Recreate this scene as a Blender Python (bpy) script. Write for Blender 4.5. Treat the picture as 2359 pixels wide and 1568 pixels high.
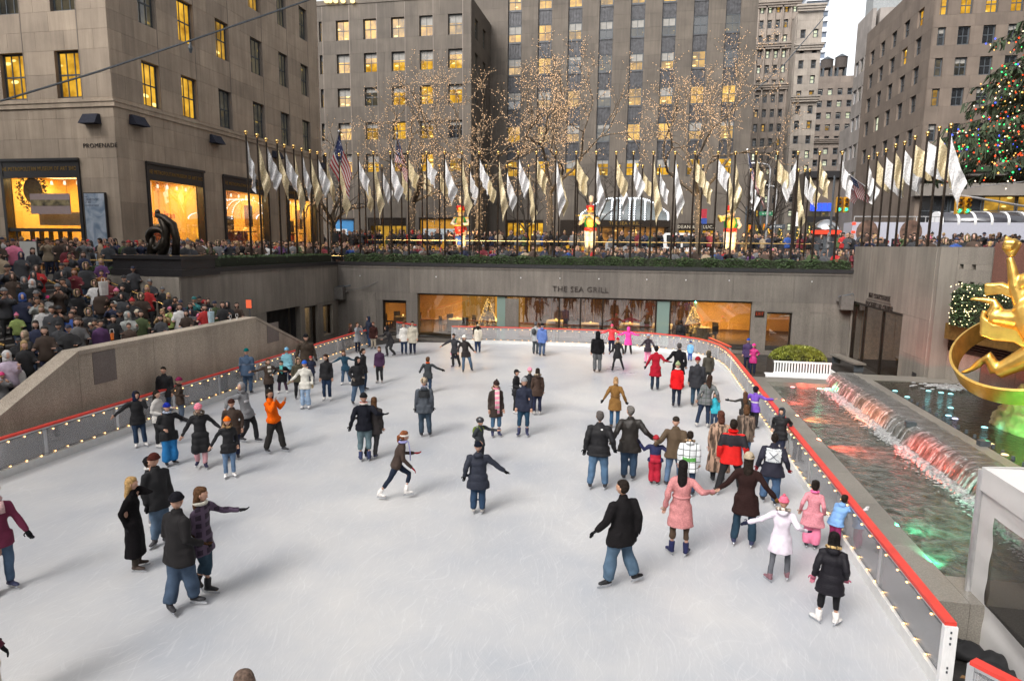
import bpy, bmesh, math, random
import numpy as np
from mathutils import Vector, Matrix, noise
random.seed(11)
S = bpy.context.scene
for o in list(bpy.data.objects):
 bpy.data.objects.remove(o)
COL = S.collection
# camera
CAM = Vector((0.0, 0.0, 5.8))
FD, CXD, CYD = 1497.6, 1179.5, 784.0
def _n(v):
 v = np.array(v, float); return v / np.linalg.norm(v)
_d1 = np.array([304.5, 216.8, -FD]); _d2 = np.array([0.0, 220.0, -FD])
_up = _n(np.cross(_d1, _d2)); _up = _up if _up[1] > 0 else -_up
_Y = _n(_d1); _Y = _n(_Y - _up * np.dot(_Y, _up)); _X = np.cross(_Y, _up)
ROT = np.array([_X, _Y, _up])
cam = bpy.data.cameras.new('camera'); camo = bpy.data.objects.new('camera', cam); COL.objects.link(camo)
cam.sensor_width = 36.0; cam.lens = FD / 2359.0 * 36.0; cam.clip_start = 0.1; cam.clip_end = 3000
camo.matrix_world = Matrix.Translation(CAM) @ Matrix([list(r) for r in ROT]).to_4x4()
S.camera = camo
# sky, sun, exposure (overcast dusk)
W = bpy.data.worlds.new('World'); S.world = W; W.use_nodes = True
nt = W.node_tree; nt.nodes.clear()
sky = nt.nodes.new('ShaderNodeTexSky'); sky.sky_type = 'NISHITA'; sky.sun_disc = False
SUN_EL, SUN_AZ = math.radians(42), math.radians(207)
sky.sun_elevation = SUN_EL; sky.sun_rotation = SUN_AZ
sky.air_density = 1.0; sky.dust_density = 4.0; sky.ozone_density = 1.0
hs = nt.nodes.new('ShaderNodeHueSaturation'); hs.inputs['Saturation'].default_value = 0.12
bg = nt.nodes.new('ShaderNodeBackground'); bg.inputs['Strength'].default_value = 0.15
wo = nt.nodes.new('ShaderNodeOutputWorld')
nt.links.new(sky.outputs[0], hs.inputs['Color']); nt.links.new(hs.outputs[0], bg.inputs[0]); nt.links.new(bg.outputs[0], wo.inputs[0])
sl = bpy.data.lights.new('sun', 'SUN'); sl.energy = 0.8; sl.angle = math.radians(28); sl.color = (1.0, 0.90, 0.80)
so = bpy.data.objects.new('sun', sl); COL.objects.link(so)
_sd = Vector((math.sin(SUN_AZ) * math.cos(SUN_EL), math.cos(SUN_AZ) * math.cos(SUN_EL), math.sin(SUN_EL)))
so.rotation_euler = _sd.to_track_quat('Z', 'Y').to_euler()
S.view_settings.view_transform = 'Standard'; S.view_settings.look = 'None'
S.view_settings.gamma = 1; S.view_settings.use_curve_mapping = False
EXPO = 1.16
S.view_settings.exposure = EXPO
EM = 2.0 ** (-EXPO)           # an emission of 1*EM shows as full white
S.render.engine = 'CYCLES'
S.cycles.use_denoising = True
S.cycles.max_bounces = 6; S.cycles.diffuse_bounces = 3; S.cycles.glossy_bounces = 3
S.cycles.transparent_max_bounces = 16; S.cycles.transmission_bounces = 4
S.cycles.sample_clamp_indirect = 4.0
S.cycles.caustics_reflective = False; S.cycles.caustics_refractive = False
# measuring helpers
def _ray(u, v): return ROT @ np.array([u - CXD, CYD - v, -FD])
def onz(u, v, h=0.0):
 d = _ray(u, v); t = (h - CAM.z) / d[2]; return Vector((d[0] * t, d[1] * t, h))
def ony(u, v, a):
 d = _ray(u, v); t = a / d[1]; return Vector((d[0] * t, a, CAM.z + d[2] * t))
def onx(u, v, a):
 d = _ray(u, v); t = a / d[0]; return Vector((a, d[1] * t, CAM.z + d[2] * t))
# materials
MATS = {}
def principled(name):
 m = bpy.data.materials.new(name); m.use_nodes = True
 return m, m.node_tree, m.node_tree.nodes['Principled BSDF']
def N(nt, typ, **kw):
 n = nt.nodes.new(typ)
 for k, v in kw.items():
  if k in ('operation', 'blend_type', 'data_type', 'wave_type', 'bands_direction', 'feature', 'noise_dimensions', 'attribute_type', 'attribute_name', 'distance', 'wave_profile'):
   setattr(n, k, v)
  else:
   n.inputs[k].default_value = v
 return n
def L(nt, a, b): nt.links.new(a, b)
def mixc(nt, fac, a, b, mode='MIX'):
 n = nt.nodes.new('ShaderNodeMix'); n.data_type = 'RGBA'; n.blend_type = mode
 for i, v in ((0, fac), (6, a), (7, b)):
  if hasattr(v, 'links'): nt.links.new(v, n.inputs[i])
  elif i == 0: n.inputs[0].default_value = v
  else: n.inputs[i].default_value = (v[0], v[1], v[2], 1)
 return n.outputs[2]
def ramp(nt, fac, p0, p1, c0=(0, 0, 0), c1=(1, 1, 1)):
 r = nt.nodes.new('ShaderNodeValToRGB'); r.color_ramp.elements[0].position = p0; r.color_ramp.elements[1].position = p1
 r.color_ramp.elements[0].color = (*c0, 1); r.color_ramp.elements[1].color = (*c1, 1)
 nt.links.new(fac, r.inputs[0]); return r.outputs[0]
def mat(name, col, rough=0.6, metal=0.0, var=0.15, scale=8.0, bump=0.0, bscale=60.0, spec=0.5, world=False, rnd=0.0, coat=0.0):
 if name in MATS: return MATS[name]
 m, nt, p = principled(name); MATS[name] = m
 tc = nt.nodes.new('ShaderNodeNewGeometry' if world else 'ShaderNodeTexCoord')
 co = tc.outputs['Position'] if world else tc.outputs['Object']
 nz = N(nt, 'ShaderNodeTexNoise', Scale=scale, Detail=4.0); L(nt, co, nz.inputs['Vector'])
 lo = [c * (1 - var) for c in col]; hi = [min(1, c * (1 + var)) for c in col]
 c = mixc(nt, ramp(nt, nz.outputs['Fac'], 0.3, 0.7), lo, hi)
 if rnd:
  oi = nt.nodes.new('ShaderNodeObjectInfo')
  c = mixc(nt, 1.0, c, ramp(nt, oi.outputs['Random'], 0, 1, (1 - rnd,) * 3, (1 + rnd * 0.3,) * 3), 'MULTIPLY')
 L(nt, c, p.inputs['Base Color'])
 p.inputs['Roughness'].default_value = rough; p.inputs['Metallic'].default_value = metal
 p.inputs['Specular IOR Level'].default_value = spec
 if coat: p.inputs['Coat Weight'].default_value = coat
 if bump:
  n2 = N(nt, 'ShaderNodeTexNoise', Scale=bscale, Detail=3.0); L(nt, co, n2.inputs['Vector'])
  b = N(nt, 'ShaderNodeBump', Strength=bump, Distance=0.02); L(nt, n2.outputs['Fac'], b.inputs['Height']); L(nt, b.outputs[0], p.inputs['Normal'])
 return m
def emis(name, col, strength=1.0, light=False):
 if name in MATS: return MATS[name]
 m = bpy.data.materials.new(name); m.use_nodes = True; nt = m.node_tree; nt.nodes.clear()
 e = nt.nodes.new('ShaderNodeEmission'); e.inputs[0].default_value = (*col, 1); e.inputs[1].default_value = strength * EM
 o = nt.nodes.new('ShaderNodeOutputMaterial'); L(nt, e.outputs[0], o.inputs[0])
 if not light: m.cycles.emission_sampling = 'NONE'
 MATS[name] = m; return m
def stone(name, col, streak=0.25, speck=0.25, sscale=220.0, rough=0.75, joints=False, warm=(1, 1, 1)):
 """granite / limestone: speckle, cloudy tone, vertical weather streaks in world space, per piece tint"""
 m, nt, p = principled(name); MATS[name] = m
 g = nt.nodes.new('ShaderNodeNewGeometry'); pos = g.outputs['Position']
 n1 = N(nt, 'ShaderNodeTexNoise', Scale=0.6, Detail=5.0); L(nt, pos, n1.inputs['Vector'])
 c = mixc(nt, ramp(nt, n1.outputs['Fac'], 0.3, 0.72), [x * 0.8 for x in col], [x * 1.12 * w for x, w in zip(col, warm)])
 mp = nt.nodes.new('ShaderNodeMapping'); mp.inputs['Scale'].default_value = (2.2, 2.2, 0.16); L(nt, pos, mp.inputs['Vector'])
 n2 = N(nt, 'ShaderNodeTexNoise', Scale=1.6, Detail=5.0, Roughness=0.65); L(nt, mp.outputs[0], n2.inputs['Vector'])
 c = mixc(nt, streak, c, ramp(nt, n2.outputs['Fac'], 0.35, 0.68, (0.35, 0.34, 0.33), (1, 1, 1)), 'MULTIPLY')
 n3 = N(nt, 'ShaderNodeTexNoise', Scale=sscale * 0.2, Detail=2.0); L(nt, pos, n3.inputs['Vector'])
 c = mixc(nt, speck, c, ramp(nt, n3.outputs['Fac'], 0.42, 0.62, (0.3, 0.3, 0.3), (1.0, 1.0, 1.0)), 'OVERLAY')
 oi = nt.nodes.new('ShaderNodeObjectInfo')
 c = mixc(nt, 1.0, c, ramp(nt, oi.outputs['Random'], 0, 1, (0.84, 0.835, 0.83), (1.07, 1.06, 1.04)), 'MULTIPLY')
 L(nt, c, p.inputs['Base Color']); p.inputs['Roughness'].default_value = rough
 b = N(nt, 'ShaderNodeBump', Strength=0.25, Distance=0.01); L(nt, n3.outputs['Fac'], b.inputs['Height']); L(nt, b.outputs[0], p.inputs['Normal'])
 return m
def glass(name, tint=(1, 1, 1), op=0.04, refl=1.0, rough=0.02, base=(0.5, 0.5, 0.5)):
 """thin pane: transparent, a Fresnel mirror and a diffuse part (a little dust; on the barrier, painted reflection)"""
 if name in MATS: return MATS[name]
 m = bpy.data.materials.new(name); m.use_nodes = True; nt = m.node_tree; nt.nodes.clear(); MATS[name] = m
 t = nt.nodes.new('ShaderNodeBsdfTransparent'); t.inputs[0].default_value = (*tint, 1)
 d = nt.nodes.new('ShaderNodeBsdfDiffuse'); d.inputs[0].default_value = (*base, 1)
 g = nt.nodes.new('ShaderNodeBsdfGlossy'); g.inputs['Roughness'].default_value = rough
 m1 = nt.nodes.new('ShaderNodeMixShader'); m1.inputs[0].default_value = op; L(nt, t.outputs[0], m1.inputs[1]); L(nt, d.outputs[0], m1.inputs[2])
 f = N(nt, 'ShaderNodeFresnel', IOR=1.5); mm = N(nt, 'ShaderNodeMath', operation='MULTIPLY'); L(nt, f.outputs[0], mm.inputs[0]); mm.inputs[1].default_value = refl
 m2 = nt.nodes.new('ShaderNodeMixShader'); L(nt, mm.outputs[0], m2.inputs[0]); L(nt, m1.outputs[0], m2.inputs[1]); L(nt, g.outputs[0], m2.inputs[2])
 o = nt.nodes.new('ShaderNodeOutputMaterial'); L(nt, m2.outputs[0], o.inputs[0]); return m
# mesh helpers
class MB:
 def __init__(s): s.v = []; s.f = []; s.m = []
 def add(s, vs, fs, mi=0):
  b = len(s.v); s.v += [tuple(v) for v in vs]; s.f += [tuple(b + i for i in f) for f in fs]; s.m += [mi] * len(fs)
 def box(s, c, d, rz=0.0, mi=0, M=None):
  x, y, z = d[0] / 2, d[1] / 2, d[2] / 2
  vs = [Vector((sx * x, sy * y, sz * z)) for sz in (-1, 1) for sy in (-1, 1) for sx in (-1, 1)]
  if M is not None: vs = [M @ v for v in vs]
  elif rz:
   R = Matrix.Rotation(rz, 3, 'Z'); vs = [R @ v for v in vs]
  c = Vector(c)
  s.add([v + c for v in vs], [(0, 2, 3, 1), (4, 5, 7, 6), (0, 1, 5, 4), (2, 6, 7, 3), (0, 4, 6, 2), (1, 3, 7, 5)], mi)
 def bb(s, a, b, mi=0):
  s.box([(a[i] + b[i]) / 2 for i in range(3)], [abs(b[i] - a[i]) for i in range(3)], 0, mi)
 def obox(s, O, U, Nn, u0, u1, n0, n1, z0, z1, mi=0):
  """box in a facade frame"""
  P = lambda u, n, z: Vector(O) + Vector(U) * u + Vector(Nn) * n + Vector((0, 0, z))
  vs = [P(u, n, z) for z in (z0, z1) for n in (n0, n1) for u in (u0, u1)]
  s.add(vs, [(0, 2, 3, 1), (4, 5, 7, 6), (0, 1, 5, 4), (2, 6, 7, 3), (0, 4, 6, 2), (1, 3, 7, 5)], mi)
 def loft(s, pts, rx, ry=None, n=8, side=None, cap=True, mi=0, sides=None):
  pts = [Vector(p) for p in pts]; ry = ry or rx; k = len(pts)
  ref = Vector(side) if side is not None else None; rings = []
  for i, p in enumerate(pts):
   t = (pts[min(i + 1, k - 1)] - pts[max(i - 1, 0)])
   t = t.normalized() if t.length > 1e-9 else Vector((0, 0, 1))
   a = Vector(sides[i]) if sides else ref
   if a is None: a = Vector((1, 0, 0)) if abs(t.x) < 0.9 else Vector((0, 1, 0))
   a = a - t * a.dot(t)
   if a.length < 1e-5: a = t.orthogonal()
   a.normalize(); b = t.cross(a)
   if not sides and side is None: ref = a
   rings.append([p + a * (rx[i] * math.cos(2 * math.pi * j / n)) + b * (ry[i] * math.sin(2 * math.pi * j / n)) for j in range(n)])
  vs = [v for r in rings for v in r]; fs = []
  for i in range(k - 1):
   for j in range(n):
    j2 = (j + 1) % n; fs.append((i * n + j, i * n + j2, (i + 1) * n + j2, (i + 1) * n + j))
  if cap:
   vs.append(pts[0]); c0 = len(vs) - 1; vs.append(pts[-1]); c1 = c0 + 1
   for j in range(n):
    j2 = (j + 1) % n; fs.append((c0, j2, j)); fs.append((c1, (k - 1) * n + j, (k - 1) * n + j2))
  s.add(vs, fs, mi)
 def tube(s, a, b, r0, r1=None, n=8, cap=True, mi=0):
  s.loft([a, b], [r0, r1 if r1 is not None else r0], n=n, cap=cap, mi=mi)
 def ell(s, c, r, n=12, m=8, M=None, mi=0):
  vs = [];
  for i in range(m + 1):
   th = math.pi * i / m
   for j in range(n):
    ph = 2 * math.pi * j / n
    v = Vector((r[0] * math.sin(th) * math.cos(ph), r[1] * math.sin(th) * math.sin(ph), r[2] * math.cos(th)))
    vs.append((M @ v if M is not None else v) + Vector(c))
  fs = []
  for i in range(m):
   for j in range(n):
    j2 = (j + 1) % n
    if i == 0: fs.append((0, (i + 1) * n + j, (i + 1) * n + j2))
    elif i == m - 1: fs.append((i * n + j, (i + 1) * n, i * n + j2))
    else: fs.append((i * n + j, (i + 1) * n + j, (i + 1) * n + j2, i * n + j2))
  s.add(vs, fs, mi)
 def octa(s, c, r, mi=0):
  x, y, z = c
  s.add([(x + r, y, z), (x - r, y, z), (x, y + r, z), (x, y - r, z), (x, y, z + r), (x, y, z - r)],
    [(0, 2, 4), (2, 1, 4), (1, 3, 4), (3, 0, 4), (2, 0, 5), (1, 2, 5), (3, 1, 5), (0, 3, 5)], mi)
 def prism(s, pts, z0, z1, mi=0):
  k = len(pts); vs = [(p[0], p[1], z0) for p in pts] + [(p[0], p[1], z1) for p in pts]
  fs = [tuple(range(k - 1, -1, -1)), tuple(range(k, 2 * k))] + [(i, (i + 1) % k, k + (i + 1) % k, k + i) for i in range(k)]
  s.add(vs, fs, mi)
 def mesh(s, name, mats, smooth=False):
  me = bpy.data.meshes.new(name); me.from_pydata(s.v, [], s.f)
  for m in (mats if isinstance(mats, (list, tuple)) else [mats]): me.materials.append(m)
  if any(s.m): me.polygons.foreach_set('material_index', s.m)
  if smooth: me.polygons.foreach_set('use_smooth', [True] * len(s.f))
  me.update(); return me
 def build(s, name, mats, parent=None, smooth=False, **kw):
  return link(name, s.mesh(name, mats, smooth), parent, **kw)
def link(name, data, parent=None, loc=None, label=None, cat=None, group=None, kind=None, world=True):
 o = bpy.data.objects.new(name, data); COL.objects.link(o)
 if parent is not None:
  o.parent = parent
  if world:
   q = parent; off = Vector((0, 0, 0))
   while q is not None: off += q.location; q = q.parent
   o.location = -off
 if loc is not None: o.location = loc
 if label: o['label'] = label
 if cat: o['category'] = cat
 if group: o['group'] = group
 if kind: o['kind'] = kind
 return o
def thing(name, label, cat, loc=(0, 0, 0), group=None, rz=0.0):
 o = bpy.data.objects.new(name, None); COL.objects.link(o); o.location = loc; o.rotation_euler = (0, 0, rz)
 o['label'] = label; o['category'] = cat; o.empty_display_size = 0.2
 if group: o['group'] = group
 return o
_ub = MB(); _ub.box((0, 0, 0), (1, 1, 1)); UNIT = {}
def block(name, m, parent, O, U, Nn, u0, u1, n0, n1, z0, z1, label=None):
 """one stone / panel / brick, sharing a unit box"""
 k = m.name
 if k not in UNIT: UNIT[k] = _ub.mesh('unit_' + k, m)
 o = bpy.data.objects.new(name, UNIT[k]); COL.objects.link(o)
 c = Vector(O) + Vector(U) * ((u0 + u1) / 2) + Vector(Nn) * ((n0 + n1) / 2) + Vector((0, 0, (z0 + z1) / 2))
 if parent is not None:
  o.parent = parent; c = c - parent.location
 o.location = c; o.rotation_euler = (0, 0, math.atan2(U[1], U[0])); o.scale = (abs(u1 - u0), abs(n1 - n0), z1 - z0)
 if label: o['label'] = label
 return o
def text(name, body, size, m, O, U, Nn, u, z, parent=None, ext=0.01, off=0.0, align='CENTER', squash=1.0):
 cu = bpy.data.curves.new(name, 'FONT'); cu.body = body; cu.size = size; cu.extrude = ext; cu.align_x = align; cu.align_y = 'CENTER'
 cu.resolution_u = 2; cu.space_character = 1.1
 tmp = bpy.data.objects.new('t', cu); COL.objects.link(tmp)
 bpy.context.view_layer.update()
 me = bpy.data.meshes.new_from_object(tmp.evaluated_get(bpy.context.evaluated_depsgraph_get())); bpy.data.objects.remove(tmp)
 me.materials.clear(); me.materials.append(m); me.name = name
 U = Vector(U).normalized(); Nn = Vector(Nn).normalized(); Z = Vector((0, 0, 1))
 P = Vector(O) + U * u + Nn * (off + ext) + Z * z
 M = Matrix((U * squash, Z, Nn)).transposed().to_4x4(); M.translation = P
 me.transform(M)
 return link(name, me, parent)
# shared materials
M_granite = stone('granite', (0.15, 0.134, 0.118), streak=0.45, speck=0.5, sscale=300)
M_granite_w = stone('granite_parapet', (0.42, 0.36, 0.29), streak=0.3, speck=0.6, sscale=300)
M_granite_s = stone('granite_lit', (0.25, 0.225, 0.195), streak=0.4, speck=0.4, sscale=300)  # lighter copy of the granite; sky light painted into the side walls
M_lime = stone('limestone', (0.42, 0.34, 0.262), streak=0.38, speck=0.12)
M_lime_d = stone('limestone_joint', (0.25, 0.21, 0.18), streak=0.3, speck=0.1)
M_lime2 = stone('grey_limestone', (0.135, 0.114, 0.094), streak=0.4, speck=0.1)
M_lime3 = stone('brown_limestone', (0.17, 0.135, 0.11), streak=0.25, speck=0.1)
M_redgr = stone('red_granite', (0.17, 0.075, 0.055), streak=0.3, speck=0.5)
M_coping = stone('wet_coping_stone', (0.2, 0.187, 0.165), streak=0.1, speck=0.25, rough=0.4)
M_dark = mat('black_granite', (0.025, 0.024, 0.026), 0.35, var=0.3, world=True, scale=30)
M_bronze = mat('dark_bronze', (0.035, 0.026, 0.02), 0.35, 0.6, var=0.4, scale=12)
M_brass = mat('polished_brass', (0.75, 0.5, 0.18), 0.22, 1.0, var=0.1)
M_iron = mat('window_steel', (0.055, 0.065, 0.075), 0.5, var=0.2)
M_white = mat('white_paint', (0.74, 0.74, 0.74), 0.4, var=0.05)
M_alu = mat('aluminium', (0.62, 0.62, 0.63), 0.35, 0.8, var=0.08)
M_red = mat('red_rail', (0.62, 0.045, 0.03), 0.45, var=0.12, scale=3)
M_warmbulb = emis('warm_bulb', (1.0, 0.55, 0.2), 6.0)
M_pave = mat('plaza_paving', (0.09, 0.085, 0.08), 0.7, var=0.3, world=True, scale=1.5, bump=0.2)
M_asph = mat('asphalt', (0.05, 0.05, 0.052), 0.85, var=0.25, world=True, scale=2)
M_floor = mat('wet_rink_surround', (0.03, 0.028, 0.027), 0.6, var=0.6, world=True, scale=3, bump=0.3, bscale=12, spec=.25)
# ice
def ice_material():
 m, nt, p = principled('skated_ice')
 g = nt.nodes.new('ShaderNodeNewGeometry'); pos = g.outputs['Position']
 n1 = N(nt, 'ShaderNodeTexNoise', Scale=0.28, Detail=6.0, Roughness=0.6); L(nt, pos, n1.inputs['Vector'])
 c = mixc(nt, ramp(nt, n1.outputs['Fac'], 0.36, 0.66), (0.375, 0.395, 0.43), (0.515, 0.512, 0.508))
 hsum = None
 for k, (rz, sx, sy, sc, lo, hi) in enumerate([(0.5, 6.0, 0.35, 3.4, .60, .66), (-0.8, 7, 0.3, 3.0, .60, .66), (1.35, 5, .3, 3.6, .61, .67), (-0.1, 6, .35, 4.3, .6, .66), (2.2, 7, .4, 5.0, .6, .66)]):
  w = N(nt, 'ShaderNodeTexNoise', Scale=0.25 + 0.05 * k, Detail=1.0); L(nt, pos, w.inputs['Vector'])
  ad = N(nt, 'ShaderNodeVectorMath', operation='MULTIPLY_ADD'); L(nt, w.outputs['Color'], ad.inputs[0]); ad.inputs[1].default_value = (3.2, 3.2, 0); L(nt, pos, ad.inputs[2])
  mp = nt.nodes.new('ShaderNodeMapping'); mp.inputs['Rotation'].default_value = (0, 0, rz); mp.inputs['Scale'].default_value = (sx, sy, 1); L(nt, ad.outputs[0], mp.inputs['Vector'])
  n2 = N(nt, 'ShaderNodeTexNoise', Scale=sc, Detail=3.0, Roughness=0.7); L(nt, mp.outputs[0], n2.inputs['Vector'])
  r = ramp(nt, n2.outputs['Fac'], lo, hi)
  c = mixc(nt, r, c, mixc(nt, 0.20, c, (0.68, 0.69, 0.69)))
  if hsum is None: hsum = n2.outputs['Fac']
  else:
   a = N(nt, 'ShaderNodeMath', operation='ADD'); L(nt, hsum, a.inputs[0]); L(nt, n2.outputs['Fac'], a.inputs[1]); hsum = a.outputs[0]
 for k, sc in enumerate((0.55, 1.0)):
  w = N(nt, 'ShaderNodeTexNoise', Scale=0.8, Detail=2.0); L(nt, pos, w.inputs['Vector'])
  ad = N(nt, 'ShaderNodeVectorMath', operation='MULTIPLY_ADD'); L(nt, w.outputs['Color'], ad.inputs[0]); ad.inputs[1].default_value = (1.5, 1.5, 0); L(nt, pos, ad.inputs[2])
  mp = nt.nodes.new('ShaderNodeMapping'); mp.inputs['Location'].default_value = (k * 7.3, k * 3.1, 0); mp.inputs['Rotation'].default_value = (0, 0, k * 1.1); mp.inputs['Scale'].default_value = (1, 0.45, 1); L(nt, ad.outputs[0], mp.inputs['Vector'])
  v = N(nt, 'ShaderNodeTexVoronoi', feature='DISTANCE_TO_EDGE', Scale=sc); L(nt, mp.outputs[0], v.inputs['Vector'])
  r = ramp(nt, v.outputs['Distance'], 0.0, 0.006, (1, 1, 1), (0, 0, 0))
  mm = N(nt, 'ShaderNodeMath', operation='MULTIPLY'); L(nt, r, mm.inputs[0]); L(nt, ramp(nt, n1.outputs['Fac'], 0.42, 0.6), mm.inputs[1])
  c = mixc(nt, mm.outputs[0], c, mixc(nt, 0.16, c, (0.72, 0.72, 0.72)))
 L(nt, c, p.inputs['Base Color'])
 L(nt, ramp(nt, n1.outputs['Fac'], 0.3, 0.7, (0.26,) * 3, (0.5,) * 3), p.inputs['Roughness'])
 p.inputs['Specular IOR Level'].default_value = 0.5
 b = N(nt, 'ShaderNodeBump', Strength=0.25, Distance=0.01); L(nt, hsum, b.inputs['Height']); L(nt, b.outputs[0], p.inputs['Normal'])
 return m
XL, XR, YF = -15.25, 4.08, 37.6
def rounded(xl, xr, yf, r1, r2, y0=-3.0, k=14):
 pts = [(xr, y0)]
 for i in range(k + 1):
  a = math.pi / 2 * i / k; pts.append((xr - r2 + r2 * math.cos(a), yf - 1.0 - r2 + r2 * math.sin(a)))
 for i in range(k + 1):
  a = math.pi / 2 * i / k; pts.append((xl + r1 - r1 * math.sin(a), yf - 0.7 - r1 + r1 * math.cos(a)))
 pts.append((xl, y0)); return pts
RINK = [(XR, -3.0), (XR, 30.5), (4.02, 32.0), (3.85, 33.4), (3.45, 34.7), (2.9, 35.6), (2.1, 36.3), (1.0, 36.85), (-0.6, 37.3), (-2.4, 37.5), (-5.0, 37.5), (-8.2, 37.25), (-11.0, 36.9), (-12.6, 36.6), (-13.6, 36.2), (-14.5, 35.5), (-15.0, 34.4), (XL, 33.0), (XL, -3.0)]
b = MB(); b.prism(RINK, -0.2, 0.0); b.build('ice', ice_material(), kind='structure')
b = MB(); b.bb((-19.0, -3, -0.4), (16, 38.4, -0.2)); b.build('rink_surround_pavement', M_floor, kind='structure')
# rink barrier
M_barglass = glass('barrier_glass', (0.95, 0.95, 0.97), 0.27, 0.9, 0.05, (0.85, 0.84, 0.85))  # pale diffuse share stands in for the ice mirrored in the panes
M_kick = mat('kick_board', (0.66, 0.66, 0.65), 0.35, var=0.06)
def barrier(label, pts, name='rink_barrier', post=2.35, h=1.0, bulbs=True, endcap=False, group='barriers round the ice'):
 """red rail, kick board, aluminium posts, glass panes and two strings of bulbs along a polyline"""
 root = thing(name, label, 'barrier', (pts[0][0], pts[0][1], 0), group)
 rail, kick, frm = MB(), MB(), MB(); bl = MB(); wire = MB()
 acc = 0; posts = []
 for i in range(len(pts) - 1):
  a, c = Vector((*pts[i], 0)), Vector((*pts[i + 1], 0)); d = (c - a); ln = d.length; d.normalize(); nn = Vector((-d.y, d.x, 0))  # nn points to the ice
  rail.obox(a, d, nn, -0.02, ln + 0.02, -0.10, 0.04, h - 0.05, h); kick.obox(a, d, nn, -0.01, ln + 0.01, -0.02, 0.045, -0.02, 0.19)
  kick.obox(a, d, nn, -0.01, ln + 0.01, -0.09, -0.03, 0.17, 0.21)
  frm.obox(a, d, nn, -0.01, ln + 0.01, -0.02, 0.02, h - 0.095, h - 0.052)
  t = acc
  k = max(1, round(ln / post)) if ln > post * 1.4 else 1
  for j in range(k):
   u0, u1 = ln * j / k, ln * (j + 1) / k
   block('post', M_alu, root, a, d, nn, u0 - 0.03, u0 + 0.03, -0.075, 0.012, 0.21, h - 0.1)
   pane = block('glass_pane', M_barglass, root, a, d, nn, u0 + 0.035, u1 - 0.035, -0.006, 0.006, 0.215, h - 0.1)
   frm.obox(a, d, nn, u0 + 0.032, u0 + 0.05, -0.012, 0.016, 0.21, h - 0.1); frm.obox(a, d, nn, u1 - 0.05, u1 - 0.032, -0.012, 0.016, 0.21, h - 0.1)
  if bulbs:
   s = 0.42; kk = int((acc + ln) / s) - int(acc / s)
   for q in range(kk):
    u = (int(acc / s) + q + 1) * s - acc
    if 0 < u < ln:
     for zz, off in ((h - 0.14, 0.02), (0.235, 0.02)):
      p = a + d * (u + random.uniform(-.04, .04)) + nn * off
      zb = zz + random.uniform(-0.02, 0.015)
      bl.octa((p.x, p.y, zb), 0.024); wire.box((p.x, p.y, zb + .025), (.012, .012, .03))
   for zz in (h - 0.115, 0.25): wire.tube(a + nn * 0.02 + Vector((0, 0, zz)), c + nn * 0.02 + Vector((0, 0, zz)), 0.005, n=4, cap=False)
  acc += ln
 rail.build('top_rail', M_red, root); kick.build('kick_board', M_kick, root); frm.build('pane_frame', M_alu, root)
 if bulbs:
  bl.build('string_light_bulb', M_warmbulb, root, kind='stuff'); wire.build('light_wire', M_iron, root)
 a = Vector((*pts[-1], 0)); d = (Vector((*pts[-1], 0)) - Vector((*pts[-2], 0))).normalized(); nn = Vector((-d.y, d.x, 0))
 block('end_post', M_white if endcap else M_alu, root, a, d, nn, -0.03, 0.05, -0.09, 0.03, 0.0, h - 0.052)
 if endcap:
  a = Vector((*pts[0], 0)); d = (Vector((*pts[1], 0)) - a).normalized(); nn = Vector((-d.y, d.x, 0))
  block('end_post', M_white, root, a, d, nn, -0.05, 0.03, -0.11, 0.05, 0.0, h + 0.001 - 0.052)
  hw = MB()
  for zz in (.3, .36, .7, .78, .86): hw.obox(a, d, nn, -0.06, -0.05, -.04, -.02, zz, zz + .03)
  hw.build('latch_plate', M_iron, root)
 return root
barrier('straight red-railed glass barrier on the right side by the fountain', [(XR, 8.85)] + [(XR, 30.4)], endcap=True)
barrier('curved red-railed barrier along the far end before the restaurant window', [RINK[i] for i in range(1, 13)], post=9)
barrier('red-railed glass barrier on the left side below the stair parapet', [(-15.0, 34.2), (XL, 33.0), (XL, -3.0)])
barrier('short barrier stub in the bottom right corner', [onz(2420, 1612, 1.0)[:2], onz(2243, 1521, 1.0)[:2]], post=2.6, endcap=False)
barrier('open barrier gate leaf standing at the far left corner', [(-13.3, 36.9), (-14.9, 38.0)], name='barrier_gate', bulbs=False, post=1.2)
barrier('open barrier gate leaf at the far right corner', [(4.3, 33.0), (3.6, 36.0)], name='barrier_gate', bulbs=False, post=1.8)
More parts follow.
